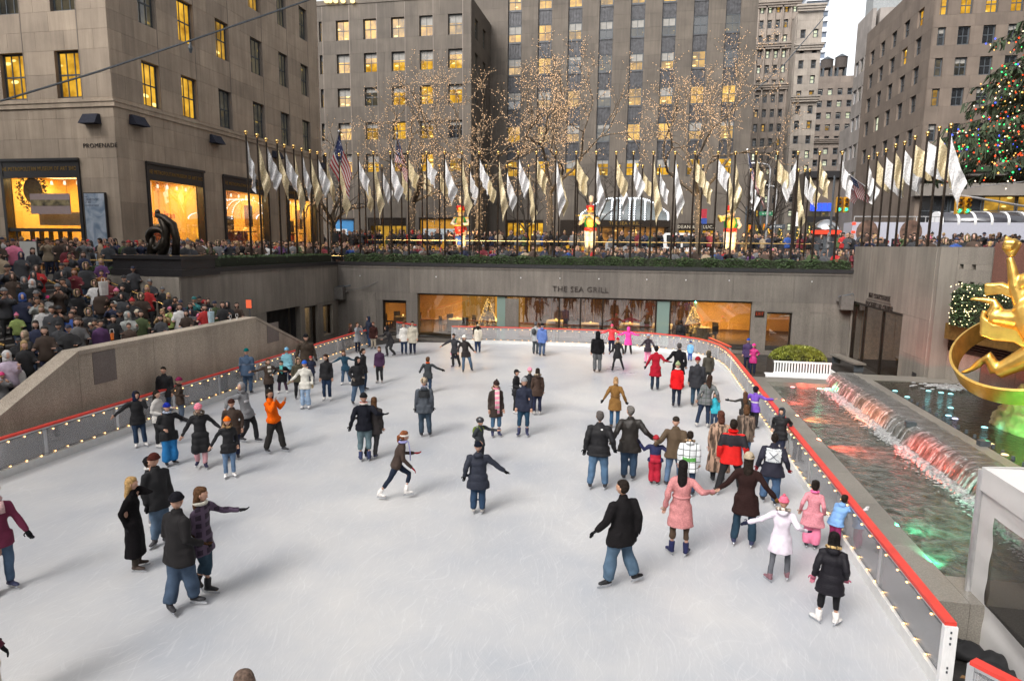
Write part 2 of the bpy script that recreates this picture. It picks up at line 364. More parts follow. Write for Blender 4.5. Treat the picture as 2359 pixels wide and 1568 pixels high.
# granite walls of the sunken plaza
def wall(name, label, O, U, Nn, ln, z0, z1, openings, m, panel=(2.0, 2.2), th=0.5, cat='wall', back=None, joint=0.008, proud=0.03, parent=None, limit=300, pname='stone_panel', group=None):
 """backing with real openings and separate slabs in front of it"""
 O = Vector(O); U = Vector(U).normalized(); Nn = Vector(Nn).normalized()
 root = parent or thing(name, label, cat, O, group)
 us = sorted({0.0, ln} | {min(max(a, 0), ln) for q in openings for a in q[:2]}); zs = sorted({z0, z1} | {min(max(a, z0), z1) for q in openings for a in q[2:4]})
 bk = MB()
 hole = lambda u, z: any(q[0] < u < q[1] and q[2] < z < q[3] for q in openings)
 for j in range(len(zs) - 1):
  i = 0; zc = (zs[j] + zs[j + 1]) / 2
  while i < len(us) - 1:
   if hole((us[i] + us[i + 1]) / 2, zc): i += 1; continue
   k = i
   while k + 1 < len(us) - 1 and not hole((us[k + 1] + us[k + 2]) / 2, zc): k += 1
   bk.obox(O, U, Nn, us[i], us[k + 1], -th, 0, zs[j], zs[j + 1]); i = k + 1
 bk.build('wall_core', back or m, root)
 cells = []
 rows = []
 for j in range(len(zs) - 1):
  k = max(1, round((zs[j + 1] - zs[j]) / panel[1])); rows += [(zs[j] + (zs[j + 1] - zs[j]) * i / k, zs[j] + (zs[j + 1] - zs[j]) * (i + 1) / k) for i in range(k)]
 for r, (a, c) in enumerate(rows):
  cuts = [(0.0, ln)]
  for q in openings:
   if q[2] < (a + c) / 2 < q[3]:
    nc = []
    for s, e in cuts:
     if q[1] <= s or q[0] >= e: nc.append((s, e)); continue
     if q[0] > s: nc.append((s, q[0]))
     if q[1] < e: nc.append((q[1], e))
    cuts = nc
  for s, e in cuts:
   n0 = (r % 2) * panel[0] / 2; st = [s] + [n0 + panel[0] * i for i in range(int(ln / panel[0]) + 2) if s + 0.3 < n0 + panel[0] * i < e - 0.3] + [e]
   for i in range(len(st) - 1): cells.append((st[i], st[i + 1], a, c))
 def near(q):
  P = O + U * ((q[0] + q[1]) / 2); return (Vector((P.x, P.y, (q[2] + q[3]) / 2)) - CAM).length / max(0.01, math.sqrt((q[1] - q[0]) * (q[3] - q[2])))
 cells.sort(key=near)
 for q in cells[:limit]:
  block(pname, m, root, O, U, Nn, q[0] + joint / 2, q[1] - joint / 2, 0.0, proud + random.uniform(0, 0.004), q[2] + joint / 2, q[3] - joint / 2)
 if len(cells) > limit:
  b = MB()
  for q in cells[limit:]: b.obox(O, U, Nn, q[0] + joint / 2, q[1] - joint / 2, 0.0, proud, q[2] + joint / 2, q[3] - joint / 2)
  b.build(pname, m, root, kind='stuff')
 return root
YW, XW, XRW = 38.4, -19.0, 11.2
ZT = 4.32
def fu(px): return ony(px, 700, YW).x - XW
win_u = (fu(962), fu(1733)); sm_u = (fu(882), fu(936)); dr_u = (fu(1766), fu(1827))
far_open = [(win_u[0], win_u[1], 0.0, 2.78), (sm_u[0], sm_u[1], 0.05, 2.3), (dr_u[0], dr_u[1], 0.05, 2.22)]
far_wall = wall('restaurant_wall', 'long granite wall at the far end of the rink holding the restaurant window', (XW, YW, 0), (1, 0, 0), (0, -1, 0), XRW - XW, -0.2, ZT, far_open, M_granite, panel=(3.2, 2.3), th=0.45, group='granite walls of the sunken plaza')
b = MB(); b.obox((XW, YW, 0), (1, 0, 0), (0, -1, 0), 0.03, XRW - XW - .03, 0, 0.07, ZT + 0.001, ZT + 0.13); b.build('cornice', M_granite, far_wall)
b = MB()
for px in (790, 852, 1180, 1750, 1848, 1925):   # flat pilasters
 u = fu(px); b.obox((XW, YW, 0), (1, 0, 0), (0, -1, 0), u - .42, u + .42, 0.03, 0.06, -0.2, 2.6 if px > 900 else 2.75)
b.build('pilaster', M_granite, far_wall)
M_letter = mat('bronze_letters', (0.05, 0.04, 0.035), 0.4, 0.4)
text('lettering', 'THE SEA GRILL', 0.46, M_letter, (XW, YW, 0), (1, 0, 0), (0, -1, 0), fu(1336), ony(1336, 667, YW).z, far_wall, ext=0.02, off=0.035)
b = MB()
for px in (830, 1005, 1200, 1290, 1380, 1490, 1580, 1680, 1870):
 P = ony(px, 640 + (px - 1200) * .013, YW); b.ell((P.x, P.y - 0.04, P.z), (.04, .02, .04), 8, 6)
b.build('anchor_stud', M_alu, far_wall)
LU = lambda px, py: onx(px, py, XW).y - 24.0
left_open = [(LU(612, 700), LU(690, 700), 0.0, 2.25), (LU(702, 740), LU(732, 740), -0.2, 2.15), (LU(744, 740), LU(766, 740), 0.2, 2.05)]
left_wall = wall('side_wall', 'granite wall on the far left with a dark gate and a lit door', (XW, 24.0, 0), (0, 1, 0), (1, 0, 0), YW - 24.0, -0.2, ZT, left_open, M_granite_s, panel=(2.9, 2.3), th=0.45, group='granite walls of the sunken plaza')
b = MB(); b.obox((XW, 24.0, 0), (0, 1, 0), (1, 0, 0), 0, YW - 24 - .08, 0, 0.07, ZT + 0.001, ZT + 0.13); b.build('cornice', M_granite, left_wall)
M_gate = mat('gate_bars', (0.02, 0.02, 0.022), 0.5, var=0.3)
u0, u1 = left_open[0][:2]
b = MB(); u = u0 + .05
while u < u1: b.obox((XW, 24, 0), (0, 1, 0), (1, 0, 0), u, u + .035, -.3, -.26, 0, 2.25); u += .12
b.build('gate_bars', M_gate, left_wall)
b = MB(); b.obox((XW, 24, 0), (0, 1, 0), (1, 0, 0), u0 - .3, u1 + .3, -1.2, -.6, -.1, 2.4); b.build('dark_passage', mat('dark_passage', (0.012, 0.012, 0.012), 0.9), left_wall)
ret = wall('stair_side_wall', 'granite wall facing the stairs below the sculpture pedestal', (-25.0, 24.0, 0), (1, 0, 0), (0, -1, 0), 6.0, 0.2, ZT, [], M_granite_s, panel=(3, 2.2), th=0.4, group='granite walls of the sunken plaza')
RU = lambda px, py: YW - onx(px, py, XRW).y
con_open = [(0.35, RU(2083, 713), -0.2, 3.0)]
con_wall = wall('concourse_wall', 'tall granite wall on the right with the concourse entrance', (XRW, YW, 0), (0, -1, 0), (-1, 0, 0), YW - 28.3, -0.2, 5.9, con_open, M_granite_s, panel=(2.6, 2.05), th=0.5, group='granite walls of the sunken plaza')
text('lettering', 'THE CONCOURSE', 0.33, M_letter, (XRW, YW, 0), (0, -1, 0), (-1, 0, 0), RU(2027, 685), onx(2027, 684, XRW).z, con_wall, ext=0.02, off=0.035)
text('lettering', 'ROCKEFELLER CENTER', 0.33, M_letter, (XRW, YW, 0), (0, -1, 0), (-1, 0, 0), RU(2027, 703), onx(2026, 705, XRW).z, con_wall, ext=0.02, off=0.035)
b = MB(); b.obox((XRW, YW, 0), (0, -1, 0), (-1, 0, 0), RU(1999, 690), RU(2055, 690), .033, .05, onx(2027, 695, XRW).z - .02, onx(2027, 695, XRW).z + .02); b.build('lettering_rule', M_letter, con_wall)
b = MB(); b.obox((XRW, YW, 0), (0, -1, 0), (-1, 0, 0), 9.0, 9.4, .033, .05, 0.0, 0.75); b.build('vent_plate', M_dark, con_wall)
XP = -15.75
prof = [(9.0, -1.9), (13.06, 1.43), (15.5, 2.68), (24.3, 2.72), (27.7, 1.28), (31.0, -0.1)]
pw = thing('stair_parapet', 'long granite parapet below the crowded stairs with sloping ends', 'parapet', (XP, 20, 0))
for i in range(len(prof) - 1):
 (ya, za), (yb, zb) = prof[i], prof[i + 1]; k = max(1, round((yb - ya) / 3.0))
 for j in range(k):
  y0, y1 = ya + (yb - ya) * j / k + .005, ya + (yb - ya) * (j + 1) / k - .005
  a0, a1 = za + (zb - za) * (y0 - ya) / (yb - ya), za + (zb - za) * (y1 - ya) / (yb - ya)
  b = MB(); x0, x1 = XP - 0.28, XP + .02
  base = -0.2
  vs = [(x0, y0, base), (x1, y0, base), (x1, y1, base), (x0, y1, base), (x0, y0, max(base + .01, a0 - .12)), (x1, y0, max(base + .01, a0 - .12)), (x1, y1, max(base + .01, a1 - .12)), (x0, y1, max(base + .01, a1 - .12))]
  if a0 > -0.1 or a1 > -0.1:
   b.add(vs, [(0, 3, 2, 1), (4, 5, 6, 7), (0, 1, 5, 4), (1, 2, 6, 5), (2, 3, 7, 6), (3, 0, 4, 7)]); b.build('stone_panel', M_granite_w, pw)
   b = MB(); x0, x1 = XP - 0.5, XP + .05
   vs = [(x0, y0, a0 - .118), (x1, y0, a0 - .118), (x1, y1, a1 - .118), (x0, y1, a1 - .118), (x0, y0, a0), (x1, y0, a0), (x1, y1, a1), (x0, y1, a1)]
   b.add(vs, [(0, 3, 2, 1), (4, 5, 6, 7), (0, 1, 5, 4), (1, 2, 6, 5), (2, 3, 7, 6), (3, 0, 4, 7)]); b.build('coping_stone', M_granite_w, pw)
b = MB(); P = onx(241, 842, XP + .02); b.bb((XP + .02, P.y - .42, P.z - .5), (XP + .035, P.y + .42, P.z + .45)); b.build('inset_plate', stone('plate_stone', (0.2, 0.17, 0.155)), pw)
b = MB(); P = onx(630, 765, XP + .02); b.bb((XP + .02, P.y - .5, P.z - .42), (XP + .035, P.y + .4, P.z + .42)); b.build('inset_plate', MATS['plate_stone'], pw)
M_step = stone('stair_stone', (0.12, 0.112, 0.105), streak=0.1, speck=0.4)
st = thing('stairs', 'wide stone stairs packed with spectators', 'stairs', (-20, 18, 1.7))
NST, SX0, SX1, SZ0, SZ1 = 16, -18.1, -24.0, 1.7, 4.15
for i in range(NST):
 x1 = SX0 + (SX1 - SX0) * i / NST; x0 = SX0 + (SX1 - SX0) * (i + 1) / NST; z = SZ0 + (SZ1 - SZ0) * (i + 1) / NST
 b = MB(); b.bb((x0 - .4, 9.0, z - .5), (x1, 23.95, z)); b.build('step', M_step, st)
b = MB(); b.bb((-18.5, 15.3, 0.5), (XP - .3, 24.4, 1.7)); b.build('landing', M_step, st)
for k in range(12):
 z = 1.7 - 0.155 * (k + 1)
 b = MB(); b.bb((-19.0, 15.3 - .33 * (k + 1), -.2), (XP - .3, 15.3 - .33 * k, z)); b.build('step', M_step, st)
 b = MB(); b.bb((-18.95, 24.4 + .33 * k, -.2), (XP - .3, 24.4 + .33 * (k + 1), z)); b.build('step', M_step, st)
b = MB(); b.bb((-70, -40, 3.6), (-24.3, 60, 4.15)); b.bb((-24.3, 24.0, 3.85), (-19.4, 60, 4.146)); b.build('promenade_pavement', M_pave, kind='structure')
b = MB(); b.bb((-19.4, YW + .4, 3.7), (XRW + 20, 45.0, 3.992)); b.build('terrace_pavement', M_pave, kind='structure')
b = MB(); b.bb((XRW + .4, 29.2, 4.0), (60, 45.0, 4.7)); b.build('side_terrace_pavement', M_pave, kind='structure')
b = MB(); b.bb((-140, 45.0, 3.6), (140, 56.0, 5.1)); b.build('upper_plaza_pavement', M_pave, kind='structure')
b = MB(); b.bb((-900, 56.0, 3.5), (900, 2500, 4.98)); b.build('street', M_asph, kind='structure')
b = MB(); b.bb((-45, 68, 4.9), (60, 72, 5.1)); b.build('far_pavement', M_pave, kind='structure')
b = MB(); b.bb((-24.3, -60, 3.7), (40, -1.5, 4.2)); b.bb((-900, -900, 3.0), (900, -60, 3.9)); b.build('near_terrace_pavement', M_pave, kind='structure')
def hedge(name, label, a, c, w, h, z, seed, n=None, mname='hedge_leaves', col=(0.035, 0.065, 0.018), group='clipped hedges along the terrace'):
 rnd = random.Random(seed); a = Vector(a); c = Vector(c); d = (c - a); ln = d.length; d.normalize(); nn = Vector((-d.y, d.x, 0))
 n = n or int(ln * 900 * h); b = MB()
 for i in range(n):
  u = rnd.random() * ln; side = rnd.random()
  bulge = 0.88 + 0.12 * math.cos((u % 1.35) / 1.35 * 2 * math.pi + math.pi)
  if side < 0.45: v, zz = -w / 2 * bulge, rnd.random() * h * bulge
  elif side < 0.9: v, zz = (rnd.random() - .5) * w * bulge, h * bulge * (0.94 + .08 * rnd.random())
  else: v, zz = (rnd.random() - .5) * w * .9, rnd.random() * h * .9
  p = a + d * u + nn * (v + rnd.gauss(0, .02)) * 1.0 + Vector((0, 0, z + zz + rnd.gauss(0, .015)))
  s = rnd.uniform(.03, .06); e1 = Vector((rnd.gauss(0, 1), rnd.gauss(0, 1), rnd.gauss(0, 1))).normalized(); e2 = e1.orthogonal().normalized()
  b.add([p - e1 * s, p + e2 * s * .6, p + e1 * s, p - e2 * s * .6], [(0, 1, 2, 3)])
 core = MB(); core.obox(a, d, nn, 0.03, ln - .03, -w / 2 * .8, w / 2 * .8, z, z + h * .8)
 t = thing(name, label, 'hedge', a, group)
 m = MATS.get(mname) or mat(mname, col, 0.6, var=0.55, scale=6, world=True)
 b.build('leaves', m, t, kind='stuff'); core.build('branch_core', mat('hedge_core', (0.012, 0.016, 0.006), 0.9), t)
 return t
def ledge(label, a, c, nn, w=1.1, z=ZT + .13, h=.2):
 a = Vector(a); c = Vector(c); d = (c - a).normalized(); t = thing('planter_ledge', label, 'planter', a, 'black granite planter ledges'); ln = (c - a).length; k = max(1, round(ln / 2.6))
 for i in range(k): block('ledge_stone', M_dark, t, a, d, nn, ln * i / k + .004, ln * (i + 1) / k - .004, -w, 0.12, z, z + h)
ledge('black granite ledge on top of the far wall', (XW, YW, 0), (XRW, YW, 0), (0, -1, 0))
ledge('black granite ledge on top of the left wall', (XW, 26.2, 0), (XW, YW - .14, 0), (1, 0, 0))
hedge('hedge', 'long clipped hedge on the ledge above the restaurant wall', (XW + .4, YW + .35, 0), (XRW - .1, YW + .35, 0), .55, .52, ZT + .33, 1)
hedge('hedge', 'clipped hedge on the ledge of the left wall beside the sculpture', (XW - .35, YW - .5, 0), (XW - .35, 26.9, 0), .55, .5, ZT + .33, 2)
hedge('hedge', 'short clipped hedge left of the sculpture pedestal above the stairs', (-25.0, 25.3, 0), (-22.2, 25.3, 0), .9, .55, 4.1, 3)
hedge('hedge', 'dark hedge wall behind the stairs at the far left', (-30.0, 23.0, 0), (-24.6, 23.0, 0), .6, 1.0, 3.0, 4)
# the towers round the plaza that stand outside the frame
def around(label, a, c, floors, col):
 t = thing('surrounding_building', label, 'building', ((a[0] + c[0]) / 2, (a[1] + c[1]) / 2, 4), 'towers round the plaza outside the frame')
 b = MB(); b.bb((a[0], a[1], 3.5), (c[0], c[1], c[2])); b.build('wall', stone('tower_stone_%d' % floors, col, .25, .1), t)
 g = MB(); fh = (c[2] - 6) / floors
 for k in range(floors):
  z0 = 6 + k * fh; z1 = z0 + fh * .55
  for (ax, s0, s1, f) in ((0, a[1], c[1], a[0]), (0, a[1], c[1], c[0]), (1, a[0], c[0], a[1]), (1, a[0], c[0], c[1])):
   n = int((s1 - s0) / 3.6)
   for i in range(n):
    u = s0 + (i + .5) * (s1 - s0) / n
    if ax == 0: g.bb((f - .03, u - .8, z0), (f + .03, u + .8, z1))
    else: g.bb((u - .8, f - .03, z0), (u + .8, f + .03, z1))
 g.build('window_glass', mat('dark_window_far', (.03, .032, .035), .1, spec=.8), t, kind='stuff')
around('tower standing behind the camera across the street', (-60, -75), (45, -42, 34), 18, (.28, .25, .225))
around('tall slab tower to the right of the sunken plaza', (40, -40), (75, 40, 120), 30, (.28, .25, .225))
around('low promenade building opposite the shop building', (-60, -30), (-29, 12, 31), 6, (.3, .26, .23))
around('street block far to the left of the plaza', (-120, 40), (-75, 110, 60), 14, (.28, .25, .225))
# windows
def lit_material(name, dark, bright, lampc, lamp=2.2, seed=0.0, blobs=True):
 if name in MATS: return MATS[name]
 m = bpy.data.materials.new(name); m.use_nodes = True; nt = m.node_tree; nt.nodes.clear(); MATS[name] = m
 tc = nt.nodes.new('ShaderNodeTexCoord'); oi = nt.nodes.new('ShaderNodeObjectInfo')
 ad = N(nt, 'ShaderNodeVectorMath', operation='MULTIPLY_ADD'); L(nt, oi.outputs['Random'], ad.inputs[0]); ad.inputs[1].default_value = (37, 11, 23); L(nt, tc.outputs['Object'], ad.inputs[2])
 n1 = N(nt, 'ShaderNodeTexNoise', Scale=0.9, Detail=3.0, Roughness=0.6); L(nt, ad.outputs[0], n1.inputs['Vector'])
 c = mixc(nt, ramp(nt, n1.outputs['Fac'], 0.36, 0.62), dark, bright)
 if blobs:
  mp = nt.nodes.new('ShaderNodeMapping'); mp.inputs['Scale'].default_value = (0.9, 1, 2.2); L(nt, ad.outputs[0], mp.inputs['Vector'])
  v = N(nt, 'ShaderNodeTexVoronoi', Scale=0.8); L(nt, mp.outputs[0], v.inputs['Vector'])
  c = mixc(nt, ramp(nt, v.outputs['Distance'], 0.13, 0.2, (1, 1, 1), (0, 0, 0)), c, [x * lamp for x in lampc])
 e = nt.nodes.new('ShaderNodeEmission'); L(nt, c, e.inputs[0]); e.inputs[1].default_value = EM
 g = nt.nodes.new('ShaderNodeBsdfGlossy'); g.inputs['Roughness'].default_value = 0.05; g.inputs[0].default_value = (1, 1, 1, 1)
 a = nt.nodes.new('ShaderNodeMixShader'); a.inputs[0].default_value = 0.06; L(nt, e.outputs[0], a.inputs[1]); L(nt, g.outputs[0], a.inputs[2])
 o = nt.nodes.new('ShaderNodeOutputMaterial'); L(nt, a.outputs[0], o.inputs[0]); m.cycles.emission_sampling = 'NONE'
 return m
P_warm = lit_material('lit_window_warm', (0.40, 0.18, 0.01), (1.05, 0.58, 0.05), (1.0, 0.75, 0.25))
P_warm2 = lit_material('lit_window_amber', (0.2, 0.11, 0.02), (0.7, 0.38, 0.045), (1.0, 0.7, 0.2))
P_white = lit_material('lit_window_pale', (0.45, 0.48, 0.3), (0.95, 1.0, 0.7), (1.0, 1.0, 0.8), 1.3)
P_dim = lit_material('dim_window', (0.03, 0.03, 0.028), (0.10, 0.085, 0.055), (0.6, 0.4, 0.1), 0.6)
M_darkglass = mat('dark_window_glass', (0.02, 0.022, 0.025), 0.08, var=0.4, scale=1.5, spec=0.9)
M_blind = mat('window_blind', (0.28, 0.27, 0.25), 0.8, var=0.15, scale=2)
M_spandrel = mat('dark_metal_spandrel', (0.05, 0.05, 0.055), 0.45, 0.3, var=0.5, scale=3)
_wc = {}
def win(parent, O, U, Nn, u0, u1, z0, z1, lit=0, depth=0.25, frame=None, cols=2, rows=2, blind=0.0, fw=0.07, name='window'):
 w, h = u1 - u0, z1 - z0; frame = frame or M_iron; key = (round(w, 2), round(h, 2), cols, rows, frame.name, round(fw, 3))
 if key not in _wc:
  b = MB(); t = .06
  b.bb((-w / 2, -t, 0), (-w / 2 + fw, 0, h)); b.bb((w / 2 - fw, -t, 0), (w / 2, 0, h)); b.bb((-w / 2 + fw, -t, h - fw), (w / 2 - fw, 0, h)); b.bb((-w / 2 + fw, -t - .02, 0), (w / 2 - fw, 0, fw))
  for i in range(1, cols): x = -w / 2 + w * i / cols; b.bb((x - fw * .28, -t + .012, fw), (x + fw * .28, -.01, h - fw))
  for i in range(1, rows): z = h * i / rows; b.bb((-w / 2 + fw, -t + .004, z - fw * .4), (w / 2 - fw, -.012, z + fw * .4))
  pb = MB(); pb.bb((-w / 2 + .02, -.008, .02), (w / 2 - .02, 0.0, h - .02))
  _wc[key] = [b.mesh('window_frame', frame), pb, {}]
 fm, pb, panes = _wc[key]
 O, U, Nn = Vector(O), Vector(U).normalized(), Vector(Nn).normalized()
 P = O + U * ((u0 + u1) / 2) - Nn * depth + Vector((0, 0, z0))
 o = bpy.data.objects.new(name, fm); COL.objects.link(o); o.parent = parent; o.location = P - parent.location
 o.rotation_euler = (0, 0, math.atan2(-Nn.x * -1, 0) if False else math.atan2(U.y, U.x) if U.cross(Vector((0, 0, 1))).dot(Nn) > 0 else math.atan2(-U.y, -U.x))
 pm = {0: M_darkglass, 1: P_warm, 2: P_white, 3: P_dim, 4: P_warm2}[lit]
 if pm.name not in panes: panes[pm.name] = pb.mesh('pane', pm)
 q = bpy.data.objects.new('pane', panes[pm.name]); COL.objects.link(q); q.parent = o
 if blind:
  bk = 'blind%.2f' % blind
  if bk not in panes:
   bm_ = MB(); bm_.bb((-w / 2 + fw, -.03, h * (1 - blind)), (w / 2 - fw, -.015, h - fw)); panes[bk] = bm_.mesh('blind', M_blind)
  q = bpy.data.objects.new('blind', panes[bk]); COL.objects.link(q); q.parent = o
 return o
def mass(parent, a, c, m, name='building_mass'):
 b = MB(); b.bb(a, c); return b.build(name, m, parent)
# promenade building on the left
LX, LY = -26.96, 30.0
lb = thing('promenade_building', 'warm limestone building on the left with yellow lit shop windows at its foot', 'building', (LX, LY, 4.0))
FO, FU_, FN = Vector((LX, LY, 0)), Vector((0, 1, 0)), Vector((1, 0, 0))          # face towards the rink
GO, GU, GN = Vector((LX, LY, 0)), Vector((-1, 0, 0)), Vector((0, -1, 0))         # face towards the camera
colsY = [(32.14, 33.44), (35.23, 36.59), (38.68, 39.98), (42.42, 43.82), (45.98, 47.22), (49.17, 50.36)]
rowsZ = [(13.1, 15.45), (17.36, 19.7), (21.6, 23.95), (25.8, 28.1)]
Rop = [(a - LY, c - LY, z0, z1) for a, c in colsY for z0, z1 in rowsZ]
sx = lambda px, py: onx(px, py, LX).y - LY
shops = [(sx(341, 480), sx(470, 480), 4.4, 10.1), (sx(515, 480), sx(618, 480), 4.4, 10.1), (sx(662, 480), sx(727, 480), 4.4, 10.1)]
gx = lambda px, py: LX - ony(px, py, LY).x
Lcols = [(gx(59, 190), gx(5, 190)), (gx(187, 190), gx(131, 190)), (gx(-78, 190), gx(-132, 190))]
Lop = [(a, c, z0, z1) for a, c in Lcols for z0, z1 in rowsZ]; Lshop = (gx(190, 450), gx(10, 450), 4.0, 10.05)
wall('x', 'x', FO, FU_, FN, 22.1, 4.0, 31.0, Rop + shops, M_lime, panel=(1.75, 1.05), th=.5, back=M_lime_d, parent=lb, pname='limestone_block', joint=.010, proud=.02, limit=150)
wall('x', 'x', GO, GU, GN, 16.0, 4.0, 31.0, Lop + [Lshop], M_lime, panel=(1.75, 1.05), th=.5, back=M_lime_d, parent=lb, pname='limestone_block', joint=.010, proud=.02, limit=130)
mass(lb, (LX - 16, LY + 6.2, 4.0), (LX - 6.2, LY + 22, 31), M_lime_d)
mass(lb, (LX - 6.3, LY + 21.6, 4.0), (LX - .3, LY + 22.05, 31), M_lime_d)
mass(lb, (LX - 16, LY + .2, 31), (LX + .1, LY + 22.1, 31.4), M_lime_d, 'roof')
b = MB(); b.obox(FO, FU_, FN, 0, 22.1, .02, .09, 12.62, 12.86); b.obox(FO, FU_, FN, 0, 22.1, .02, .13, 12.86, 12.98)
b.obox(GO, GU, GN, -.13, 16, .02, .09, 12.62, 12.859); b.obox(GO, GU, GN, -.13, 16, .02, .131, 12.861, 12.979); b.build('string_course', M_lime, lb)
b = MB()
for a, c in colsY: b.obox(FO, FU_, FN, c - LY + .005, c - LY + .05, .02, .035, 12.99, 31)
for a, c in Lcols: b.obox(GO, GU, GN, a - .05, a - .005, .02, .035, 12.99, 31)
b.build('pier_fillet', M_lime_d, lb)
litR = {(0, 0): 1, (1, 0): 1, (2, 0): 3, (3, 0): 3, (4, 0): 3, (5, 0): 3, (0, 1): 3, (1, 1): 1, (2, 1): 4, (3, 1): 3, (4, 1): 3, (5, 1): 3, (1, 2): 4, (2, 2): 1, (3, 2): 4, (4, 2): 3}
for i, (a, c) in enumerate(colsY):
 for j, (z0, z1) in enumerate(rowsZ): win(lb, FO, FU_, FN, a - LY, c - LY, z0, z1, litR.get((i, j), 3), cols=3, rows=2, fw=.09)
for i, (a, c) in enumerate(Lcols):
 for j, (z0, z1) in enumerate(rowsZ): win(lb, GO, GU, GN, a, c, z0, z1, 1 if j == 0 else 3, cols=3, rows=2, fw=.1)
for (O, U, Nn, q) in ((FO, FU_, FN, [s - 0 for s in (.55,)]),): pass
M_box = mat('dark_lamp_housing', (0.03, 0.032, 0.045), 0.8, spec=.15)
def lampbox(parent, O, U, Nn, u, z, w=1.0, h=.5):
 P = lambda a, n, zz: Vector(O) + Vector(U) * a + Vector(Nn) * n + Vector((0, 0, zz)); b = MB()
 vs = [P(u - w / 2, .03, z), P(u + w / 2, .03, z), P(u + w / 2, .5, z), P(u - w / 2, .5, z), P(u - w / 2 + .05, .03, z + h), P(u + w / 2 - .05, .03, z + h), P(u + w / 2 - .05, .2, z + h), P(u - w / 2 + .05, .2, z + h)]
 b.add(vs, [(0, 3, 2, 1), (4, 5, 6, 7), (0, 1, 5, 4), (1, 2, 6, 5), (2, 3, 7, 6), (3, 0, 4, 7)]); b.build('lamp_box', M_box, parent)
q = ony(215, 273, LY); lampbox(lb, GO, GU, GN, LX - q.x, q.z - .3, 1.0, .5)
for px, py in ((312, 279), (493, 322), (634, 357), (739, 383)): q = onx(px, py, LX); lampbox(lb, FO, FU_, FN, q.y - LY, q.z - .25, 1.0, .5)
text('lettering', 'PROMENADE', 0.33, M_letter, GO, (1, 0, 0), GN, ony(232, 336, LY).x - LX, ony(232, 336, LY).z, lb, ext=.015, off=.02)
M_shopin = mat('shop_wall', (0.92, 0.62, 0.16), 0.8, var=0.05, scale=1)
M_orange = mat('shop_orange_panel', (0.9, 0.16, 0.01), 0.6, var=0.1)
M_gold = mat('gold_lettering', (0.35, 0.22, 0.06), 0.4, 0.7)
M_shopglass = glass('shop_glass', (1, 1, 1), 0.01, 0.6, 0.01)
M_cream = mat('cream_panel', (0.85, 0.75, 0.5), 0.6)
def room_light(x, y, z, sx_, sy_, power, col, parent=None, rot=(0, 0, 0), name='ceiling_lamp'):
 l = bpy.data.lights.new(name, 'AREA'); l.shape = 'RECTANGLE'; l.size = sx_; l.size_y = sy_; l.energy = power * EM; l.color = col
 o = bpy.data.objects.new(name, l); COL.objects.link(o); o.rotation_euler = rot
 if parent: o.parent = parent; o.location = Vector((x, y, z)) - parent.location
 else: o.location = (x, y, z)
 return o
def shop(parent, O, U, Nn, u0, u1, z0, z1, sign, door=False, banner=True, power=260, dep=3.2, inner=None):
 O, U, Nn = Vector(O), Vector(U), Vector(Nn)
 b = MB(); f = .16
 b.obox(O, U, Nn, u0 - .02, u0 + f, -.3, .12, z0, z1); b.obox(O, U, Nn, u1 - f, u1 + .02, -.3, .12, z0, z1)
 b.obox(O, U, Nn, u0 + f, u1 - f, -.3, .1, z1 - .95, z1); b.obox(O, U, Nn, u0 - .06, u1 + .06, .101, .2, z1 - .12, z1 + .02); b.obox(O, U, Nn, u0 + f, u1 - f, .1, .15, z1 - .98, z1 - .9)
 if door:
  b.obox(O, U, Nn, u0 + f, u1 - f, -.3, .08, z0 + 2.25, z0 + 2.42)
  for k in (.22, .34, .46, .58, .7, .88): b.obox(O, U, Nn, u0 + (u1 - u0) * k - .04, u0 + (u1 - u0) * k + .04, -.2, .02, z0, z0 + 2.25)
 fr = b.build('shop_frame', M_dark, parent)
 g = MB(); g.obox(O, U, Nn, u0 + f, u1 - f, -.13, -.12, z0, z1 - .96); g.build('glass_pane', M_shopglass, parent)
 r = MB()
 r.obox(O, U, Nn, u0 + .01, u1 - .01, -dep - .1, -dep, z0 - .1, z1 - .5); r.obox(O, U, Nn, u0 - .1, u0, -dep, -.31, z0 - .1, z1 - .5); r.obox(O, U, Nn, u1, u1 + .1, -dep, -.31, z0 - .1, z1 - .5)
 r.obox(O, U, Nn, u0, u1, -dep, -.31, z1 - .62, z1 - .52); r.build('shop_room', inner or M_shopin, parent)
 fl = MB(); fl.obox(O, U, Nn, u0, u1, -dep, -.31, z0 - .1, z0); fl.build('shop_floor', M_cream, parent)
 c = O + U * ((u0 + u1) / 2) - Nn * (dep * .45); room_light(c.x, c.y, z1 - .75, (u1 - u0) * .8 if abs(U.x) > .5 else dep * .5, dep * .5 if abs(U.x) > .5 else (u1 - u0) * .8, power, (1.0, 0.72, 0.3), parent)
 for k in range(5):
  uu = u0 + (u1 - u0) * (k + 1) / 6; p = O + U * uu - Nn * .6; s = MB(); s.tube((p.x, p.y, z1 - 1.28), (p.x, p.y, z1 - 1.08), .07, .05, 8); s.build('track_spotlight', emis('track_lamp', (1, .85, .6), 3.0), parent)
 if sign:
  right = U if U.cross(Vector((0, 0, 1))).dot(Nn) > 0 else -U
  t_ = text('lettering', sign, .3, M_gold, O, right, Nn, (u0 + u1) / 2 if right == U else -(u0 + u1) / 2, z1 - .52, parent, ext=.006, off=.105, squash=min(1.0, (u1 - u0) / 6.6))
 return fr
SG = 'THE METROPOLITAN MUSEUM OF ART SHOP'
for i, q in enumerate(shops): shop(lb, FO, FU_, FN, q[0], q[1], q[2], q[3], SG, power=420)
shop(lb, GO, GU, GN, Lshop[0], Lshop[1], Lshop[2], Lshop[3], SG, door=True, power=560, dep=4)
